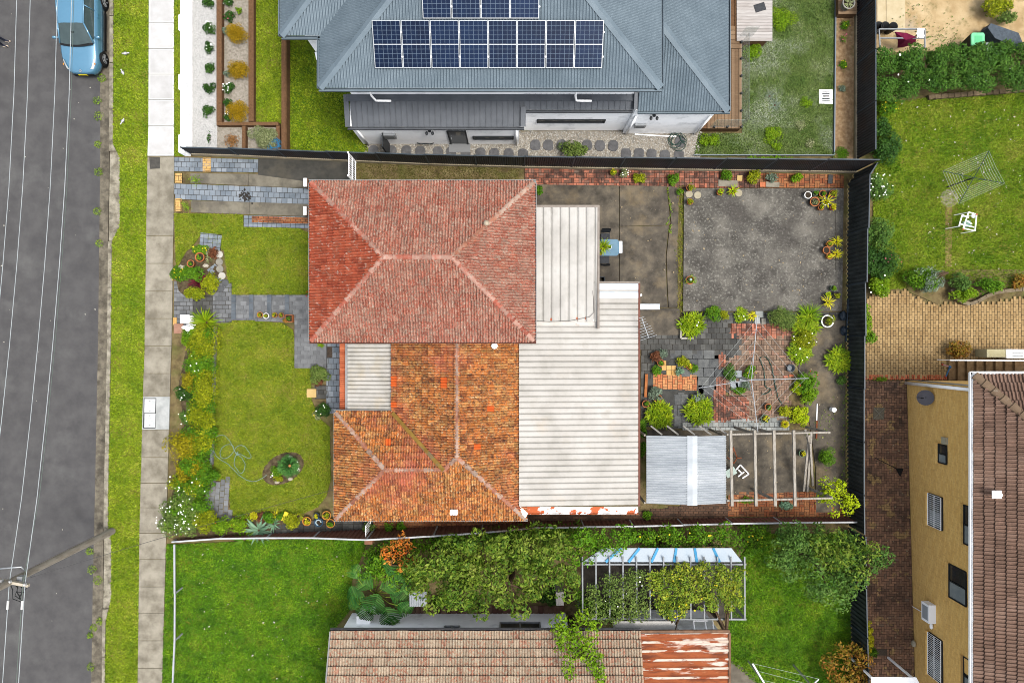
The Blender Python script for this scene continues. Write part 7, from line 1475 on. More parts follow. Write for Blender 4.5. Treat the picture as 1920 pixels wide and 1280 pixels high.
for dx, dy, sx_, sy_ in ((.14, 0, .02, .26), (-.14, 0, .02, .26), (0, .12, .3, .02), (0, -.12, .3, .02)): MB().box((c[0] + dx, c[1] + dy, .2), (sx_, sy_, .36)).build('side', mat('navy_plastic', [(46, 60, 74)], rough=.5), t)
g = MB(); p = W(1217, 575, .1); g.box((p[0], p[1], .07), (1.0, .26, .015)); g.box((p[0], p[1] + .125, .1), (1.0, .012, .07)); g.box((p[0], p[1] - .125, .1), (1.0, .012, .07)); g.solo('metal_channel', zinc_n, 'short white metal channel lying below the dark slab', 'metal channel')
MB().tube([W(1197, 556, 2.6), W(1203, 552, 2.6)], .045, 8).solo('spout', white_m, 'short white spout sticking out of the cream roof gutter', 'pipe')
# TV antenna lying on its mast at the roof edge
an = thing('tv_antenna', 'silver television antenna with many rods beside the cream roof', 'antenna', W(1213, 632, 0)); az_ = 3.6
b0, b1 = Vector(W(1203, 595, az_)), Vector(W(1216, 633, az_)); MB().tube([b0, b1], .018, 6).build('boom', alu, an)
MB().tube([b0.lerp(b1, .55), (b0.lerp(b1, .55).x - .35, b0.lerp(b1, .55).y - .1, .0)], .02, 6).build('mast', alu, an)
d = (b1 - b0).normalized(); px_ = Vector((-d.y, d.x, 0)); px_ = Vector((math.cos(.32), math.sin(.32), 0))
for i, hl_ in enumerate((.12, .13, .14, .16, .26, .27, .28, .29, .36)):
    c = b0.lerp(b1, i/8); MB().tube([c - px_*hl_, c + px_*hl_], .009, 5).build('rod', alu, an)
# small paver oddments in the yard
for px, py, sx_, sy_, m_, l in ((1424, 589, .36, .32, 'pale_edge_paver', 'upper pale square stone beside the strap plants'), (1420, 601, .24, .3, 'pale_edge_paver', 'lower left pale stone beside the strap plants'), (1432, 602, .2, .28, 'round_stone_1', 'lower right grey stone beside the strap plants'), (1473, 706, .2, .11, 'red_clay_paver', 'left of two loose red bricks near the clothes line arm'), (1484, 704, .2, .11, 'orange_brick', 'right of two loose red bricks near the clothes line arm'), (1387, 334, .24, .26, 'sandstone_slab', 'yellow slab in the bed by the dark fence'), (1430, 346, .26, .22, 'orange_brick', 'orange slab below the bed by the dark fence'), (1365, 344, .9, .3, 'old_footpath_concrete', 'left long grey slab on the brick path'), (1449, 346, .62, .24, 'old_footpath_concrete', 'right long grey slab on the brick path'), (1557, 336, .2, .42, 'charcoal_frame', 'dark upright board at the end of the brick path'), (1498, 790, .1, .22, 'yellow_clay_paver', 'pale yellow brick below the clothes line')):
    MB().box((*W2(px, py, .08), .05), (sx_, sy_, .07), R.gauss(0, .05)).solo('loose_slab', MATS[m_], l, 'paving stone')
# white timber edging of the planter
t = thing('planter_edging', 'pale kerb around the big strap leaf planter', 'edging', W(1276, 620, 0))
for a, b in (((1276, 603), (1276, 634)), ((1276, 634), (1300, 634))): MB().bar(W(*a, .1), W(*b, .1), .07, .2).build('kerb_length', mat('pale_kerb', [(190, 184, 172), (206, 202, 190)], 3), t)
MB().bar(W(1212, 701, .1), W(1210, 744, .1), .12, .12).solo('timber_beam', mat('orange_timber', [(176, 104, 56), (200, 130, 78)], 4), 'long orange timber beam near the cream roof', 'timber')
t = thing('stone_circle', 'grey paving circle with succulents under the clothes line', 'garden bed', W(1388, 712, 0))
for px, py, s_ in ((1383, 702, .4), (1393, 712, .3), (1377, 724, .34), (1386, 722, .3), (1374, 712, .3)): MB().box((*W2(px, py, .07), .05), (s_, s_*.9, .06), R.random()*.3).build('flagstone', mat('blue_grey_flag', [(150, 158, 164), (176, 184, 188)], 4, vv=.15), t)
for i, (px, py, r, m_, p_, l, pal_) in enumerate(((1239, 680, 6.5, 't', 'b', 'terracotta ring pot in the small square bed', 'green'), (1293, 687, 6, 't', 'b', 'terracotta pot with yellow plant right of the tan bricks', 'yel'), (1234.5, 747, 7.5, 't', 'b', 'terracotta pot above the first strap clump', 'grey'), (1211, 757, 7, 't', 'b', 'terracotta pot at the edge of the cream roof', 'green'), (1441, 763, 7, 't', 'b', 'terracotta pot below the clothes line hub', 'green'), (1435, 785, 8, 'g', 'b', 'green pot of yellow leaves by the pale edge pavers', 'yel'), (1472, 795, 7, 't', 's', 'terracotta pot at the foot of the variegated shrub', 'yel'), (1505, 850, 7, 'g', 'b', 'green bowl of yellow leaves under the pergola', 'yel'))): pot(l, px, py, r, m_, p_, .28, 0, r*.85, pal_, n=110)
# pots on the patio slab
for px, py, r, m_, p_, pr_, pal_, l in ((1515.5, 365.5, 7, 'w', None, 0, '', 'empty white pot nearest the brick path on the patio slab'), (1529, 362, 5, 'g', 'b', 5, 'green', 'small green pot right of the empty white pot'), (1543, 363, 7, 't', 'b', 5, 'green', 'terracotta pot in the top right group on the patio slab'), (1562, 363, 7, 't', 'b', 9, 'yg', 'bushy yellow pot at the top right of the patio slab'), (1528, 378, 9, 't', 'b', 6, 'varieg', 'large terracotta pot with pale plant in the top right group'), (1549, 378, 7, 'w', 's', 14, 'yel', 'white pot with bright yellow rosette on the patio slab'), (1540, 389, 5.5, 't', 'b', 5, 'yg', 'small terracotta pot at the front of the top right group'), (1562, 389, 5, 't', 'b', 7, 'yel', 'small yellow plant at the right of the top right group'), (1556, 457, 6, 'o', 'b', 4, 'yg', 'ochre pot beside the upper yellow rosette'), (1550, 469, 7, 't', None, 0, '', 'empty terracotta pot between two yellow rosettes'), (1556, 480, 6, 'o', 'b', 5, 'yel', 'ochre pot beside the lower yellow rosette'), (1569, 453, 5, 't', 's', 10, 'yel', 'upper yellow rosette plant at the right of the patio slab'), (1569, 476, 5, 't', 's', 10, 'yel', 'lower yellow rosette plant at the right of the patio slab'), (1563, 540, 5.5, 'g', 'b', 5, 'bright', 'small green pot above the black pot'), (1569, 554, 7.5, 'k', 'b', 6, 'yg', 'round black pot in the bottom right group of the patio'), (1554, 552, 5, 'g', 'b', 6, 'lime', 'lime plant left of the black pot'), (1553, 567, 5, 'k', 's', 12, 'yel', 'spiky yellow plant at the bottom right of the patio slab'), (1294, 378, 6, 't', 'b', 7, 'yg', 'yellow green pot at the left edge of the patio slab'), (1293, 352, 6, 't', 'b', 9, 'yg', 'leafy pot at the top left corner of the patio slab'), (1350, 360, 6, 't', 'b', 8, 'lime', 'yellow leaved pot at the top of the patio slab'), (1374, 358, 6.5, 'o', 's', 10, 'lime', 'ochre pot with lime leaves at the top of the patio slab'), (1294, 525, 8, 't', 'b', 12, 'bright', 'bright leafy pot with a blue ball at the left of the patio slab')): pot(l, px, py, r, m_, p_, .26, .12, pr_, pal_, n=None if p_ == 's' else 120)
MB().ball(W(1295, 524, .7), .06, 10, 6).solo('blue_ball', mat('pale_blue_ball', [(196, 214, 240)], rough=.4), 'small pale blue ball in the leafy pot of the patio', 'ball')
for i, (x, y) in enumerate(((1385, 362), (1292, 364), (1308, 366))):
    c = W(x, y, .13); MB().lathe((c[0], c[1], .12), [(.16, 0), (.17, .02), (.15, .022), (0, .018)], 16).solo('saucer', mat('pale_saucer', [(176, 166, 140), (190, 182, 158)], 5), ('round pale saucer right of the ochre pot on the patio slab', 'left pale saucer at the top left of the patio slab', 'right pale saucer at the top left of the patio slab')[i], 'saucer')
def rotary(label, hub, z, ends, m, rings, base, post_m=None, lines=.004):
    h = Vector(W(*hub, z)); t = thing('rotary_clothes_line', label, 'clothes line', (*base, 0))
    MB().tube([(base[0], base[1], -.1), (base[0], base[1], z*.6), h], .03, 8).build('post', post_m or m, t)
    E = [Vector(W(*e, z + .12)) for e in ends]
    for e in E: MB().tube([h, e], .018, 6).build('arm', m, t)
    lm = mat('line_wire', [(196, 202, 200)], rough=.4)
    for k in rings:
        for i in range(len(E)):
            a, b = h.lerp(E[i], k), h.lerp(E[(i+1) % len(E)], k); mid = (a + b)/2 - Vector((0, 0, .05)); MB().tube([a, mid, b], lines, 4).build('line', lm, t)
    for e in E: 
        q = h.lerp(e, .42); MB().tube([h - Vector((0, 0, .5)), q], .012, 5).build('strut', m, t)
h_ = W(1409, 712, 2.1)
rotary('silver rotary clothes line over the back yard paving', (1409, 712), 2.1, [(1420, 592), (1310, 727), (1421, 810), (1516, 709)], alu, (.45, .62, .8, .95), (h_[0], h_[1]))
h_ = W(1826, 333, 1.9)
rotary('green rotary clothes line on the right hand lawn', (1826, 333), 1.9, [(1854, 283), (1768, 321), (1798, 382), (1884, 344)], mat('dark_green_metal', [(62, 84, 66)], rough=.4), (.4, .5, .6, .7, .8, .9, 1.0), (h_[0], h_[1]), frame_d, .005)
# hoses on the brown pavers
hose('dark green hose looped on the brown yard pavers', [(1426, 737), (1434, 738), (1444, 730), (1434, 724), (1433, 710), (1430, 690), (1424, 674), (1428, 668), (1438, 672), (1446, 690), (1452, 720), (1458, 745), (1466, 758)], hose_d, .02)
# ---------------------------------------------------------------- silver shed roof and pergola frame
galv = mat('galvanised_sheet', [(182, 189, 196), (198, 205, 211), (212, 217, 222)], .8, rough=.5, metal=.1, stains=[((168, 176, 184), .9, .5, .68, .5)], stretch=(.5, 1.6, 1))
sh = thing('garden_shed', 'garden shed with a silver corrugated gable roof', 'shed', W(1286, 880, 0))
ez, gz = 2.2, 2.5; sl0 = W(1212, 816, ez); sl1 = W(1212, 943, ez); sr0 = W(1361, 816, ez); sr1 = W(1361, 943, ez); gx_ = W(1298, 0, gz)[0]
yt, yb3 = sl0[1], sl1[1]
p1 = Plane((sl0[0], yt, ez), (sl0[0], yb3, ez), [(sl0[0], yt, ez), (sl0[0], yb3, ez), (gx_, yb3, gz), (gx_, yt, gz)]); p2 = Plane((sr0[0], yb3, ez), (sr0[0], yt, ez), [(sr0[0], yb3, ez), (sr0[0], yt, ez), (gx_, yt, gz), (gx_, yb3, gz)])
for p in (p1, p2):
    mb = MB(); sheet(mb, p, WAVE, .105); mb.build('roof_sheet', galv, sh, True)
g = MB(); 
for s in (-1, 1): g.add([(gx_, yt + .02, gz + .05), (gx_, yb3 - .02, gz + .05), (gx_ + s*.22, yb3 - .02, gz + .012), (gx_ + s*.22, yt + .02, gz + .012)], [(0, 1, 2, 3)])
g.build('ridge_capping', galv, sh)
for a in ((sl0[0], yt), (sl0[0], yb3), (sr0[0], yt), (sr0[0], yb3)): MB().bar((a[0]*.99, a[1], 0), (a[0]*.99, a[1], ez - .05), .08, .08).build('post', wood_g, sh)
for x in np.linspace(sl0[0] + .3, sr0[0] - .3, 5): MB().bar((x, yt + .35, 1.7), (x + .4, yt + .02, 2.12), .07, .05).build('brace', mat('pale_grey_timber', [(176, 172, 164), (196, 192, 184)], 5), sh)
pg = thing('timber_pergola', 'weathered grey timber pergola frame beside the silver shed', 'pergola', W(1440, 880, 0)); bz = 2.25; pgt = mat('weathered_pergola_timber', [(150, 142, 130), (178, 170, 158), (196, 190, 180)], 4, stretch=(6, 1, 1), stains=[((116, 108, 96), 6, .56, .7, .6)])
for px in (1371, 1416, 1452, 1489): MB().bar(W(px - 1, 806, bz + .1), W(px + 1.5, 948, bz + .1), .11, .09).build('rafter', pgt, pg)
for py, xr in ((813, 1556), (937, 1560)): MB().bar(W(1362, py + 1, bz), W(xr, py - (3 if py < 900 else 4), bz), .07, .12).build('beam', pgt, pg)
for px, py in ((1416, 813), (1452, 813), (1556, 811), (1452, 937), (1560, 933), (1362, 937)):
    c = W(px, py, bz); MB().bar((c[0]*.985, c[1], -.1), (c[0], c[1], bz - .05), .1, .1).build('post', pgt, pg)
for a, b, l in (((1521, 812), (1514, 921), 'loose grey pole leaning at the right of the pergola'), ((1517, 815), (1507, 920), 'second leaning grey pole by the pergola'), ((1519, 830), (1524, 910), 'short leaning grey pole by the pergola'), ((1510, 806), (1518, 835), 'short stub of grey timber above the leaning poles')):
    MB().bar(W(*a, 2.2), W(*b, .6), .09, .06).solo('timber_pole', pgt, l, 'timber')
# white plastic chair and clutter under the pergola
def simple_chair(label, px, py, rot, m, s=1.0, z=0):
    c = W(px, py, .4); t = thing('plastic_chair', label, 'chair', (c[0], c[1], z)); M = Matrix.Translation((c[0], c[1], 0)) @ Matrix.Rotation(rot, 4, 'Z') @ Matrix.Scale(s, 4)
    def bl(name, mb, mm): mb.v = [tuple(M @ Vector(v)) for v in mb.v]; return mb.build(name, mm, t)
    for i in range(4): bl('seat_slat', MB().box((-.15 + i*.1, 0, .42), (.07, .4, .02)), m)
    for x in (-.2, .2):
        for y in (-.2, .2): bl('leg', MB().bar((x, y, 0), (x, y, .42), .03, .03), m)
        bl('armrest', MB().bar((x, -.2, .62), (x, .2, .62), .04, .03), m); bl('back_post', MB().bar((x, .2, .42), (x, .24, .82), .03, .03), m)
    bl('back_rail', MB().bar((-.2, .24, .8), (.2, .24, .8), .05, .05), m)
g_t = thing('overturned_chair', 'overturned white metal chair frame under the pergola', 'chair', W(1393, 883, 0))
for a, b in (((1380, 880), (1388, 871)), ((1388, 871), (1404, 888)), ((1404, 888), (1392, 896)), ((1384, 893), (1395, 884)), ((1384, 880), (1392, 888))): MB().bar(W(*a, .45), W(*b, .45), .045, .045).build('bar', white_m, g_t)
for q in ((1388, 871), (1404, 888), (1380, 880), (1392, 896)): MB().bar(W(*q, 0), W(*q, .45), .03, .03).build('leg', white_m, g_t)
t = thing('folding_table', 'pale green tray table at the edge of the silver roof', 'table', W(1370, 882, 0)); MB().box((*W2(1370, 885, .6), .6), (.5, .34, .03), .5).build('tray', mat('pale_green_tray', [(190, 210, 200)], rough=.5), t)
for dx, dy in ((-.15, -.1), (.15, .1), (-.1, .12), (.1, -.12)): c = W(1370, 885, .6); MB().bar((c[0] + dx, c[1] + dy, 0), (c[0] + dx, c[1] + dy, .59), .03, .03).build('leg', alu, t)
t = thing('rusty_stand', 'rusty angular iron frame on the pergola slab', 'iron frame', W(1376, 858, 0)); rm = mat('rust_iron', [(120, 62, 36), (150, 84, 50)], 6)
for a, b in (((1375, 838), (1382, 858)), ((1382, 858), (1376, 868)), ((1376, 868), (1364, 857)), ((1375, 838), (1372, 858)), ((1382, 858), (1390, 858))): MB().bar(W(*a, .3), W(*b, .2), .04, .04).build('bar', rm, t)
for q in ((1375, 838), (1382, 858), (1364, 857)): MB().bar(W(*q, 0), W(*q, .3), .03, .03).build('leg', rm, t)
t = thing('paint_tin', 'round white topped tin on the concrete path by the fence', 'tin', W(1564, 768, 0)); c = W(1564, 768, .3); MB().lathe((c[0], c[1], 0), [(.1, 0), (.1, .28), (.11, .29), (.11, .31), (0, .31)], 16).build('tin', white_m, t, True)
MB().tube([W(1532, 757, .04), W(1531, 788, .04)], .035, 7).solo('steel_rod', alu, 'silver tube lying on the path by the pergola', 'pipe'); MB().bar(W(1531.5, 788, .04), W(1530.5, 822, .04), .07, .05).solo('rusty_post', rm, 'rusty post lying below the silver tube', 'post')
for px, py, l in ((1581, 592, 'upper dark plastic sack at the foot of the back fence'), (1583, 620, 'lower dark plastic sack at the foot of the back fence')):
    c = W(px, py, .15); g = MB(); g.ball((c[0], c[1], .13), (.16, .24, .17), 9, 6); g.v = [(a + R.gauss(0, .015), b + R.gauss(0, .02), z) for a, b, z in g.v]; g.solo('sack', mat('dark_plastic_sack', [(34, 46, 58), (50, 62, 74)], 5, rough=.4), l, 'sack')
MB().bar(W(1590, 560, .12), W(1586, 640, .12), .05, .1).solo('steel_rail', fn_cap, 'grey blue steel rail lying along the back fence', 'rail')
c = W(1484, 690, .25); g = MB(); g.lathe((c[0], c[1], 0), [(.16, 0), (.19, .2), (.17, .22), (.12, .05), (0, .05)], 14); g.solo('metal_bucket', mat('slate_bucket', [(96, 104, 112), (120, 128, 136)], 4, rough=.5), 'slate grey bucket near the clothes line arm end', 'bucket')
# ---------------------------------------------------------------- lower neighbour: vine pergola, shed, posts
vp = thing('vine_pergola', 'steel pergola with white and blue roof sheets under tangled vines', 'pergola', W(1240, 1095, 0)); vz = 2.3; vpm = mat('grey_steel_tube', [(140, 146, 150), (164, 168, 170)], 4, rough=.5); 
for py in (1057, 1159): MB().bar(W(1090, py, vz), W(1399, py + (0 if py < 1100 else 1), vz), .07, .08).build('beam', vpm, vp)
for i, px in enumerate(np.linspace(1092, 1396, 13)): MB().bar(W(px, 1043, vz + .08), W(px + .5, 1160, vz + .08), .06, .06).build('rafter', vpm, vp)
for px, py in ((1092, 1057), (1244, 1057), (1396, 1057), (1092, 1159), (1244, 1159), (1396, 1159)): c = W(px, py, vz); MB().bar((c[0], c[1], -.1), (c[0], c[1], vz - .04), .08, .08).build('post', vpm, vp)
fa = [W(1093 + i*42.7, 1053, 2.38) for i in range(8)]; fb = [W(1130 + i*34.5, 1027, 2.05) for i in range(8)]
poly_w = mat('white_roof_sheet', [(206, 222, 236), (224, 234, 242)], 1, rough=.4, stains=[((190, 208, 226), 1, .5, .7, .5)]); poly_b = mat('blue_roof_sheet', [(70, 160, 214), (96, 180, 226)], 2, rough=.4)
for i in range(7):
    a, b, c, d = fa[i], fa[i+1], fb[i+1], fb[i]
    MB().add([a, b, c, d, (a[0], a[1], a[2] - .02), (b[0], b[1], b[2] - .02), (c[0], c[1], c[2] - .02), (d[0], d[1], d[2] - .02)], [(0, 1, 2, 3), (7, 6, 5, 4), (0, 4, 5, 1), (1, 5, 6, 2), (2, 6, 7, 3), (3, 7, 4, 0)]).build('roof_sheet', poly_w, vp)
    if i: MB().bar(Vector(a) + Vector((0, 0, .02)), Vector(d) + Vector((0, 0, .02)), .11, .02).build('sheet_strip', poly_b, vp)
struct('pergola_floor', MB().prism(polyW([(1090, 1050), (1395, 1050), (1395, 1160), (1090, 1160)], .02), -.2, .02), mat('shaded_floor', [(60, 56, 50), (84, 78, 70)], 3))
tree('tangled yellow green vine on the right half of the steel pergola', [(1210, 1075), (1260, 1060), (1320, 1060), (1390, 1065), (1392, 1120), (1370, 1145), (1300, 1140), (1260, 1160), (1230, 1140), (1215, 1100)], 2.2, 2.9, 'vine', .11, 2.6, [(1240, 1150), (1330, 1140)], 'climbing_vine', 'vine', crad=.22, fl=('yellow', 40))
tree('thin dry vine on the left half of the steel pergola', [(1130, 1075), (1210, 1070), (1220, 1120), (1215, 1155), (1140, 1165), (1095, 1150), (1100, 1100)], 2.1, 2.7, 'olive', .10, 1.6, [(1150, 1150)], 'climbing_vine', 'vine', crad=.22, fl=('white', 8))
tree('dark leafy bushes under the left end of the pergola', [(1085, 1110), (1120, 1130), (1170, 1150), (1150, 1165), (1095, 1160), (1080, 1135)], .8, 1.6, 'green', .11, 2, [(1110, 1145)], 'shrub', 'shrub', crad=.26)
c = W(1050, 1122, 1.2); MB().box((c[0], c[1], .6), (.34, .6, 1.2)).solo('concrete_post', mat('grey_pillar', [(176, 172, 168), (196, 192, 188)], 4), 'pale grey square pillar beside the leafy tree', 'pillar')
t = thing('lean_to', 'small blue grey corrugated lean-to beside the split leaf plant', 'lean-to', W(780, 1128, 0))
pq_ = Plane(W(768, 1136, 1.6), W(800, 1136, 1.6), [W(768, 1136, 1.6), W(800, 1136, 1.6), W(800, 1108, 1.75), W(768, 1108, 1.75)]); mb = MB(); sheet(mb, pq_, WAVE, .1); mb.build('roof', galv, t)
for px in (769, 799): c = W(px, 1134, 1.55); MB().bar((c[0], c[1], 0), c, .07, .07).build('post', wood_g, t)
t = thing('timber_walkway', 'brown timber boards along the white cottage wall', 'walkway', W(900, 1143, 0))
for px in np.arange(760, 1052, 9.6): MB().box((*W2(px + 4.5, 1143.5, .05), .02), (.225, .4, .06)).build('board', mat('dark_boards', [(84, 58, 50), (112, 80, 68), (150, 128, 104)], 3, isl=.6, vv=.2), t)
cl = thing('clothes_line', 'pale metal clothes line frame at the foot of the lush lawn', 'clothes line', W(1425, 1265, 0))
MB().bar(W(1411, 1243, 2.0), W(1445, 1300, 2.0), .07, .06).build('cross_bar', alu, cl); MB().bar(W(1535, 1272, 2.0), W(1505, 1300, 2.0), .05, .05).build('cross_bar', alu, cl)
for a, b in (((1411, 1243), (1535, 1272)), ((1424, 1258), (1524, 1284)), ((1433, 1275), (1512, 1293))): MB().tube([W(*a, 2.02), W(*b, 2.02)], .006, 4).build('line', MATS['line_wire'], cl)
for a in ((1432, 1278), (1522, 1285)): c = W(*a, 2.0); MB().bar((c[0], c[1], 0), c, .06, .06).build('post', alu, cl)
t = thing('white_shed', 'white roofed carport at the bottom of the brick court', 'carport', W(1675, 1290, 0)); MB().prism(polyW([(1634, 1269), (1718, 1269), (1735, 1300), (1634, 1300)], 2.2), 2.15, 2.2).build('roof', white_m, t)
for px in (1638, 1714): c = W(px, 1273, 2.1); MB().bar((c[0], c[1], 0), (c[0], c[1], 2.15), .08, .08).build('post', white_m, t)
# ---------------------------------------------------------------- upper right neighbour
dr = thing('drying_rack', 'grey metal drying rack beside the long hedge', 'drying rack', W(1692, 75, 0))
for a, b in (((1648, 55), (1734, 55)), ((1650, 72), (1734, 72)), ((1648, 55), (1650, 90)), ((1734, 55), (1734, 90))): MB().bar(W(*a, 1.0), W(*b, 1.0), .05, .05).build('rail', vpm, dr)
for q in ((1649, 56), (1733, 56), (1651, 88), (1733, 88)): c = W(*q, 1.0); MB().bar((c[0], c[1], 0), c, .05, .05).build('leg', vpm, dr)
tw = MB(); A_, B_ = Vector(W(1678, 60, 1.06)), Vector(W(1719, 72, 1.06))
tp_ = [(1678, 60, 1.05), (1700, 62, 1.08), (1718, 70, 1.06), (1717, 80, .75), (1704, 86, .55), (1692, 89, .45), (1683, 90, .4), (1684, 76, .8)]
c0 = Vector(W(1698, 75, 1.02)); vs = [c0] + [Vector(W(*p)) for p in tp_]; tw.add(vs, [(0, i + 1, (i + 1) % 8 + 1) for i in range(8)]); n8 = len(tw.v); tw.add([v - Vector((0, 0, .02)) for v in vs], [(0, (i + 1) % 8 + 1, i + 1) for i in range(8)])
tw.solo('towel', mat('maroon_cloth', [(104, 16, 52), (126, 26, 66)], 6, rough=.95, bump=.5, bs=25), 'maroon towel hanging over the drying rack', 'towel')
c = W(1726, 63, 1.05); g = MB(); g.grid(lambda u, v: (c[0] - .16 + .3*u, c[1] - .2 + .42*v, 1.05 + .05*math.sin(u*7) + .04*math.sin(v*9)), 6, 6); g.solo('white_cloth', white_m, 'crumpled white cloth on the right end of the drying rack', 'cloth')
for i, (px, py) in enumerate(((1648, 49), (1660, 49), (1675, 50))):
    c = W(px, py, .55); t = thing('black_tub', ('leftmost of three black tubs by the drying rack', 'middle of three black tubs by the drying rack', 'rightmost of three black tubs by the drying rack')[i], 'tub', (c[0], c[1], 0), 'black tubs by the drying rack'); g = MB(); g.lathe((c[0], c[1], 0), [(.14, 0), (.2, .55), (.21, .56), (.18, .56), (.13, .1), (0, .1)], 16); g.build('tub', potm['k'], t, True); g = MB(); g.disc((c[0], c[1], .25), .15, 14); g.build('soil', psoil, t)
t = thing('wheelie_bin', 'bin with a mint green lid above the long hedge', 'bin', W(1818, 80, 0)); c = W(1833, 75, 1.0); g = MB(); M = None
g.add([(c[0] - .18, c[1] - .22, 0), (c[0] + .2, c[1] - .22, 0), (c[0] + .2, c[1] + .2, 0), (c[0] - .18, c[1] + .2, 0), (c[0] - .28, c[1] - .3, .95), (c[0] + .28, c[1] - .3, .95), (c[0] + .28, c[1] + .3, .95), (c[0] - .28, c[1] + .3, .95)], [(3, 2, 1, 0), (4, 5, 6, 7), (0, 1, 5, 4), (1, 2, 6, 5), (2, 3, 7, 6), (3, 0, 4, 7)]); g.build('body', mat('dark_green_bin', [(30, 44, 36)], rough=.5), t)
ld = MB().prism([(c[0] - .3, c[1] - .24), (c[0] - .24, c[1] - .31), (c[0] + .24, c[1] - .31), (c[0] + .3, c[1] - .24), (c[0] + .3, c[1] + .24), (c[0] + .24, c[1] + .31), (c[0] - .24, c[1] + .31), (c[0] - .3, c[1] + .24)], .96, 1.03).build('lid', mat('mint_lid', [(120, 222, 160), (136, 232, 174)], 4, rough=.45), t); MB().box((c[0] + .02, c[1] + .02, 1.035), (.34, .3, .02)).build('lid_panel', mat('mint_lid_panel', [(100, 206, 144)], rough=.45), ld)
t = thing('mattress', 'dark grey upturned mattress beside the mint lidded bin', 'mattress', W(1880, 75, 0)); P4_ = [(1852, 52), (1858, 44), (1910, 62), (1919, 84), (1914, 92), (1866, 72)]
MB().prism(polyW(P4_, .8), .25, .8).build('body', mat('slate_fabric', [(72, 82, 92), (96, 106, 116)], 8, bump=.3, bs=60), t); MB().prism(polyW(P4_, .4), 0, .24).build('base', mat('dark_fabric', [(34, 42, 46)]), t)
MB().prism(polyW([(1846, 82), (1860, 75), (1890, 86), (1885, 98), (1848, 95)], .35), .02, .35).solo('white_box', mat('pale_panel', [(206, 216, 226)], rough=.5), 'pale panel partly under the upturned mattress', 'panel')
wk = thing('walking_frame', 'white metal walking frame standing on the right hand lawn', 'walker', W(1815, 414, 0))
for a, b in (((1816, 398), (1831, 402)), ((1831, 402), (1828, 433)), ((1806, 428), (1828, 433)), ((1816, 398), (1806, 428)), ((1804, 403), (1798, 424)), ((1804, 403), (1816, 408)), ((1810, 412), (1822, 420)), ((1800, 420), (1826, 426))): MB().bar(W(*a, .75), W(*b, .75), .04, .04).build('tube', white_m, wk)
for q in ((1816, 398), (1831, 402), (1828, 433), (1800, 424)): c = W(*q, .75); MB().bar((c[0]*.99, c[1], 0), c, .03, .03).build('leg', white_m, wk)
c = W(1825, 405, .78); MB().disc((c[0], c[1], .79), .1, 12).build('tray', mat('pale_tray', [(214, 222, 226)]), wk); MB().box((*W2(1813, 420, .5), .5), (.36, .3, .03), .2).build('seat', mat('teal_seat', [(140, 176, 160)]), wk)
for q in ((1831, 402), (1806, 430)): c = W(*q, .77); MB().ball((c[0], c[1], .77), (.06, .04, .04), 8, 5).build('grip', mat('orange_grip', [(206, 120, 80)]), wk)
# curved stone edging of the right bed
t = thing('curved_edging', 'curved row of grey edging stones round the garden bed', 'edging', W(1830, 560, 0)); E_ = [(1782, 542), (1790, 558), (1802, 567), (1816, 570), (1830, 565), (1846, 556), (1862, 549), (1880, 546), (1900, 544), (1925, 542)]
for (a, b) in zip(E_, E_[1:]):
    p, q = Vector(W(*a, .14)), Vector(W(*b, .14)); k = max(1, int((q - p).length/.3))
    for i in range(k): MB().bar(p.lerp(q, i/k + .02), p.lerp(q, (i + 1)/k - .02), .16, .26 + R.random()*.04).build('stone', mat('edging_block', [(122, 108, 86), (150, 136, 112)], 5, vv=.2), t)
struct('garden_bed', MB().prism(polyW([(1782, 505), (1940, 505), (1925, 543), (1880, 547), (1830, 565), (1802, 567), (1784, 545)], .03), -.2, .03), soil)
struct('garden_bed', MB().prism(polyW([(1690, 520), (1772, 505), (1772, 545), (1758, 572), (1735, 560), (1705, 548)], .032), -.2, .034), soil)
# scooter-like frame on the steps and side boxes
sc_ = thing('folded_scooter', 'blue and pink scooter lying at the foot of the steps', 'scooter', W(1775, 690, 0))
MB().tube([W(1767, 683, .3), W(1781, 688, .35)], .03, 7).build('deck', mat('pink_metal', [(200, 150, 150)]), sc_); MB().tube([W(1781, 688, .35), W(1773, 707, .3)], .03, 7).build('stem', mat('blue_metal', [(60, 120, 170)]), sc_)
for q in ((1767, 683), (1773, 707)): MB().ball(W(*q, .3), .05, 8, 6).build('wheel', mat('orange_wheel', [(180, 80, 60)]), sc_)
MB().ball(W(1781, 688, .36), .07, 8, 6).build('hinge', MATS['blue_metal'], sc_)
for px, w_, m_, l in ((1868, .86, mat('beige_box', [(216, 206, 160), (226, 218, 178)], 4), 'beige utility box above the concrete steps'),):
    c = W(px, 662, .8); t = thing('utility_box', l, 'utility box', (c[0], c[1], 0)); MB().box((c[0], c[1], .4), (w_, .36, .8)).build('cabinet', m_, t)
c = W(1906, 663, .9); t = thing('air_conditioner', 'white slatted air conditioner above the concrete steps', 'air conditioner', (c[0], c[1], 0)); MB().box((c[0], c[1], .42), (.82, .4, .84)).build('casing', white_m, t)
for k in range(4): MB().box((c[0] + .1, c[1] - .1 + k*.07, .845), (.5, .03, .012)).build('slat', mat('slat_grey', [(176, 184, 184)]), t)
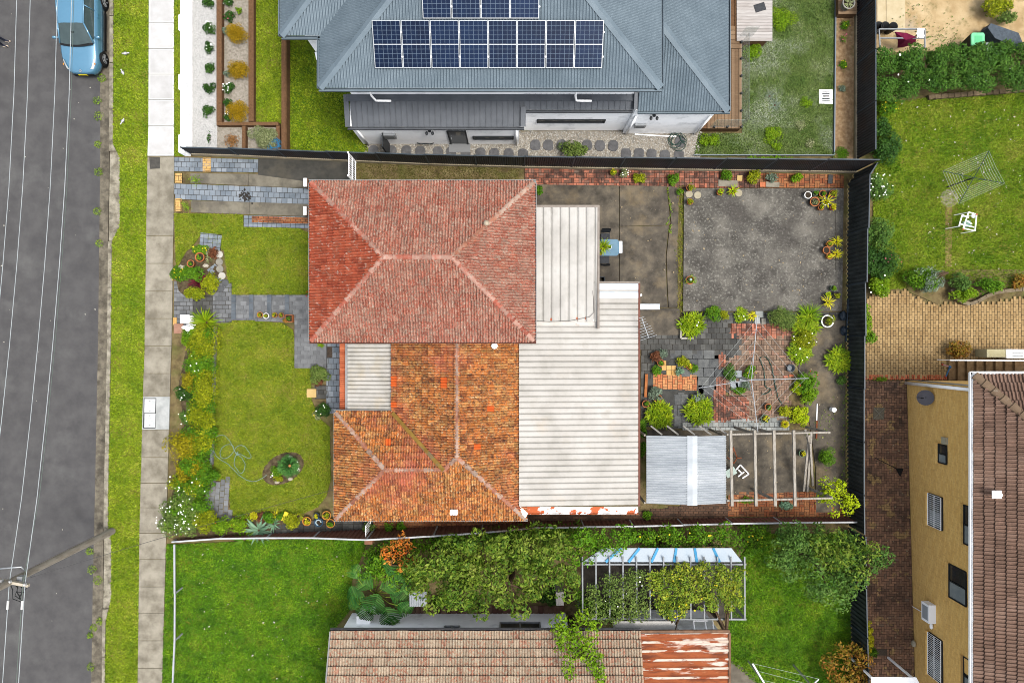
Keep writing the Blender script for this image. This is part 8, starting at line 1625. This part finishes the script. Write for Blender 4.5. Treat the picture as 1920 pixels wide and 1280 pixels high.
# broom and pieces on the brick court
t = thing('broom', 'long handled black brush lying on the mossy brick court', 'broom', W(1670, 870, 0)); MB().tube([W(1641, 858, .08), W(1683, 879, .08)], .018, 6).build('handle', trim_m, t); MB().prism(polyW([(1680, 878), (1694, 878), (1688, 893)], .08), .03, .1).build('brush', trim_m, t)
MB().ball(W(1713, 1206, .15), (.1, .16, .14), 9, 6).solo('gas_meter_cover', mat('cream_cover', [(220, 208, 180)], rough=.5), 'small cream domed cover at the foot of the yellow brick wall', 'cover')
MB().box((*W2(1653, 1222, .03), .03), (.5, .3, .02)).solo('drain_grate', mat('slotted_grate', [(110, 96, 80), (84, 74, 64)], 30), 'slotted drain grate in the lower part of the brick court', 'drain')
# fallen leaves and flecks of litter
for lab, pp_, n_, z_, m_ in (('scattered pale leaves and flecks on the road', [(0, 0), (185, 0), (175, 1280), (0, 1280)], 24, -.115, mat('pale_fleck', [(190, 184, 170), (214, 210, 200)], 3, isl=.5)),
        ('dry leaves scattered on the back yard concrete', [(1125, 350), (1578, 358), (1576, 580), (1200, 580)], 110, .125, mat('dry_leaf', [(150, 128, 90), (190, 176, 146)], 3, isl=.6)),
        ('fallen leaves scattered over the pergola slab and path', [(1365, 810), (1585, 610), (1585, 960), (1365, 945)], 90, .045, MATS['dry_leaf']),
        ('pale specks of clover flower on the lush lawn', [(335, 1030), (690, 1020), (640, 1150), (612, 1275), (320, 1275)], 70, .09, MATS['pale_fleck']),
        ('tiny pale flowers dotted over the right hand lawn', [(1660, 195), (1915, 185), (1915, 510), (1690, 500)], 130, .1, MATS['pale_fleck']),
        ('fallen leaves on the mossy brick court', [(1628, 720), (1698, 720), (1712, 1270), (1630, 1270)], 70, .05, MATS['dry_leaf'])):
    P_ = sample(polyW(pp_, z_), n_); C_ = np.column_stack([P_, np.full(n_, z_) + NR.random(n_)*.02])
    tag(build_np('fallen_leaves', leaf_quads(C_, np.tile((0., 0, 1.), (n_, 1)) + NR.normal(size=(n_, 3))*.3, .07, 1.5), 4, m_), lab, 'leaves', kind='stuff')
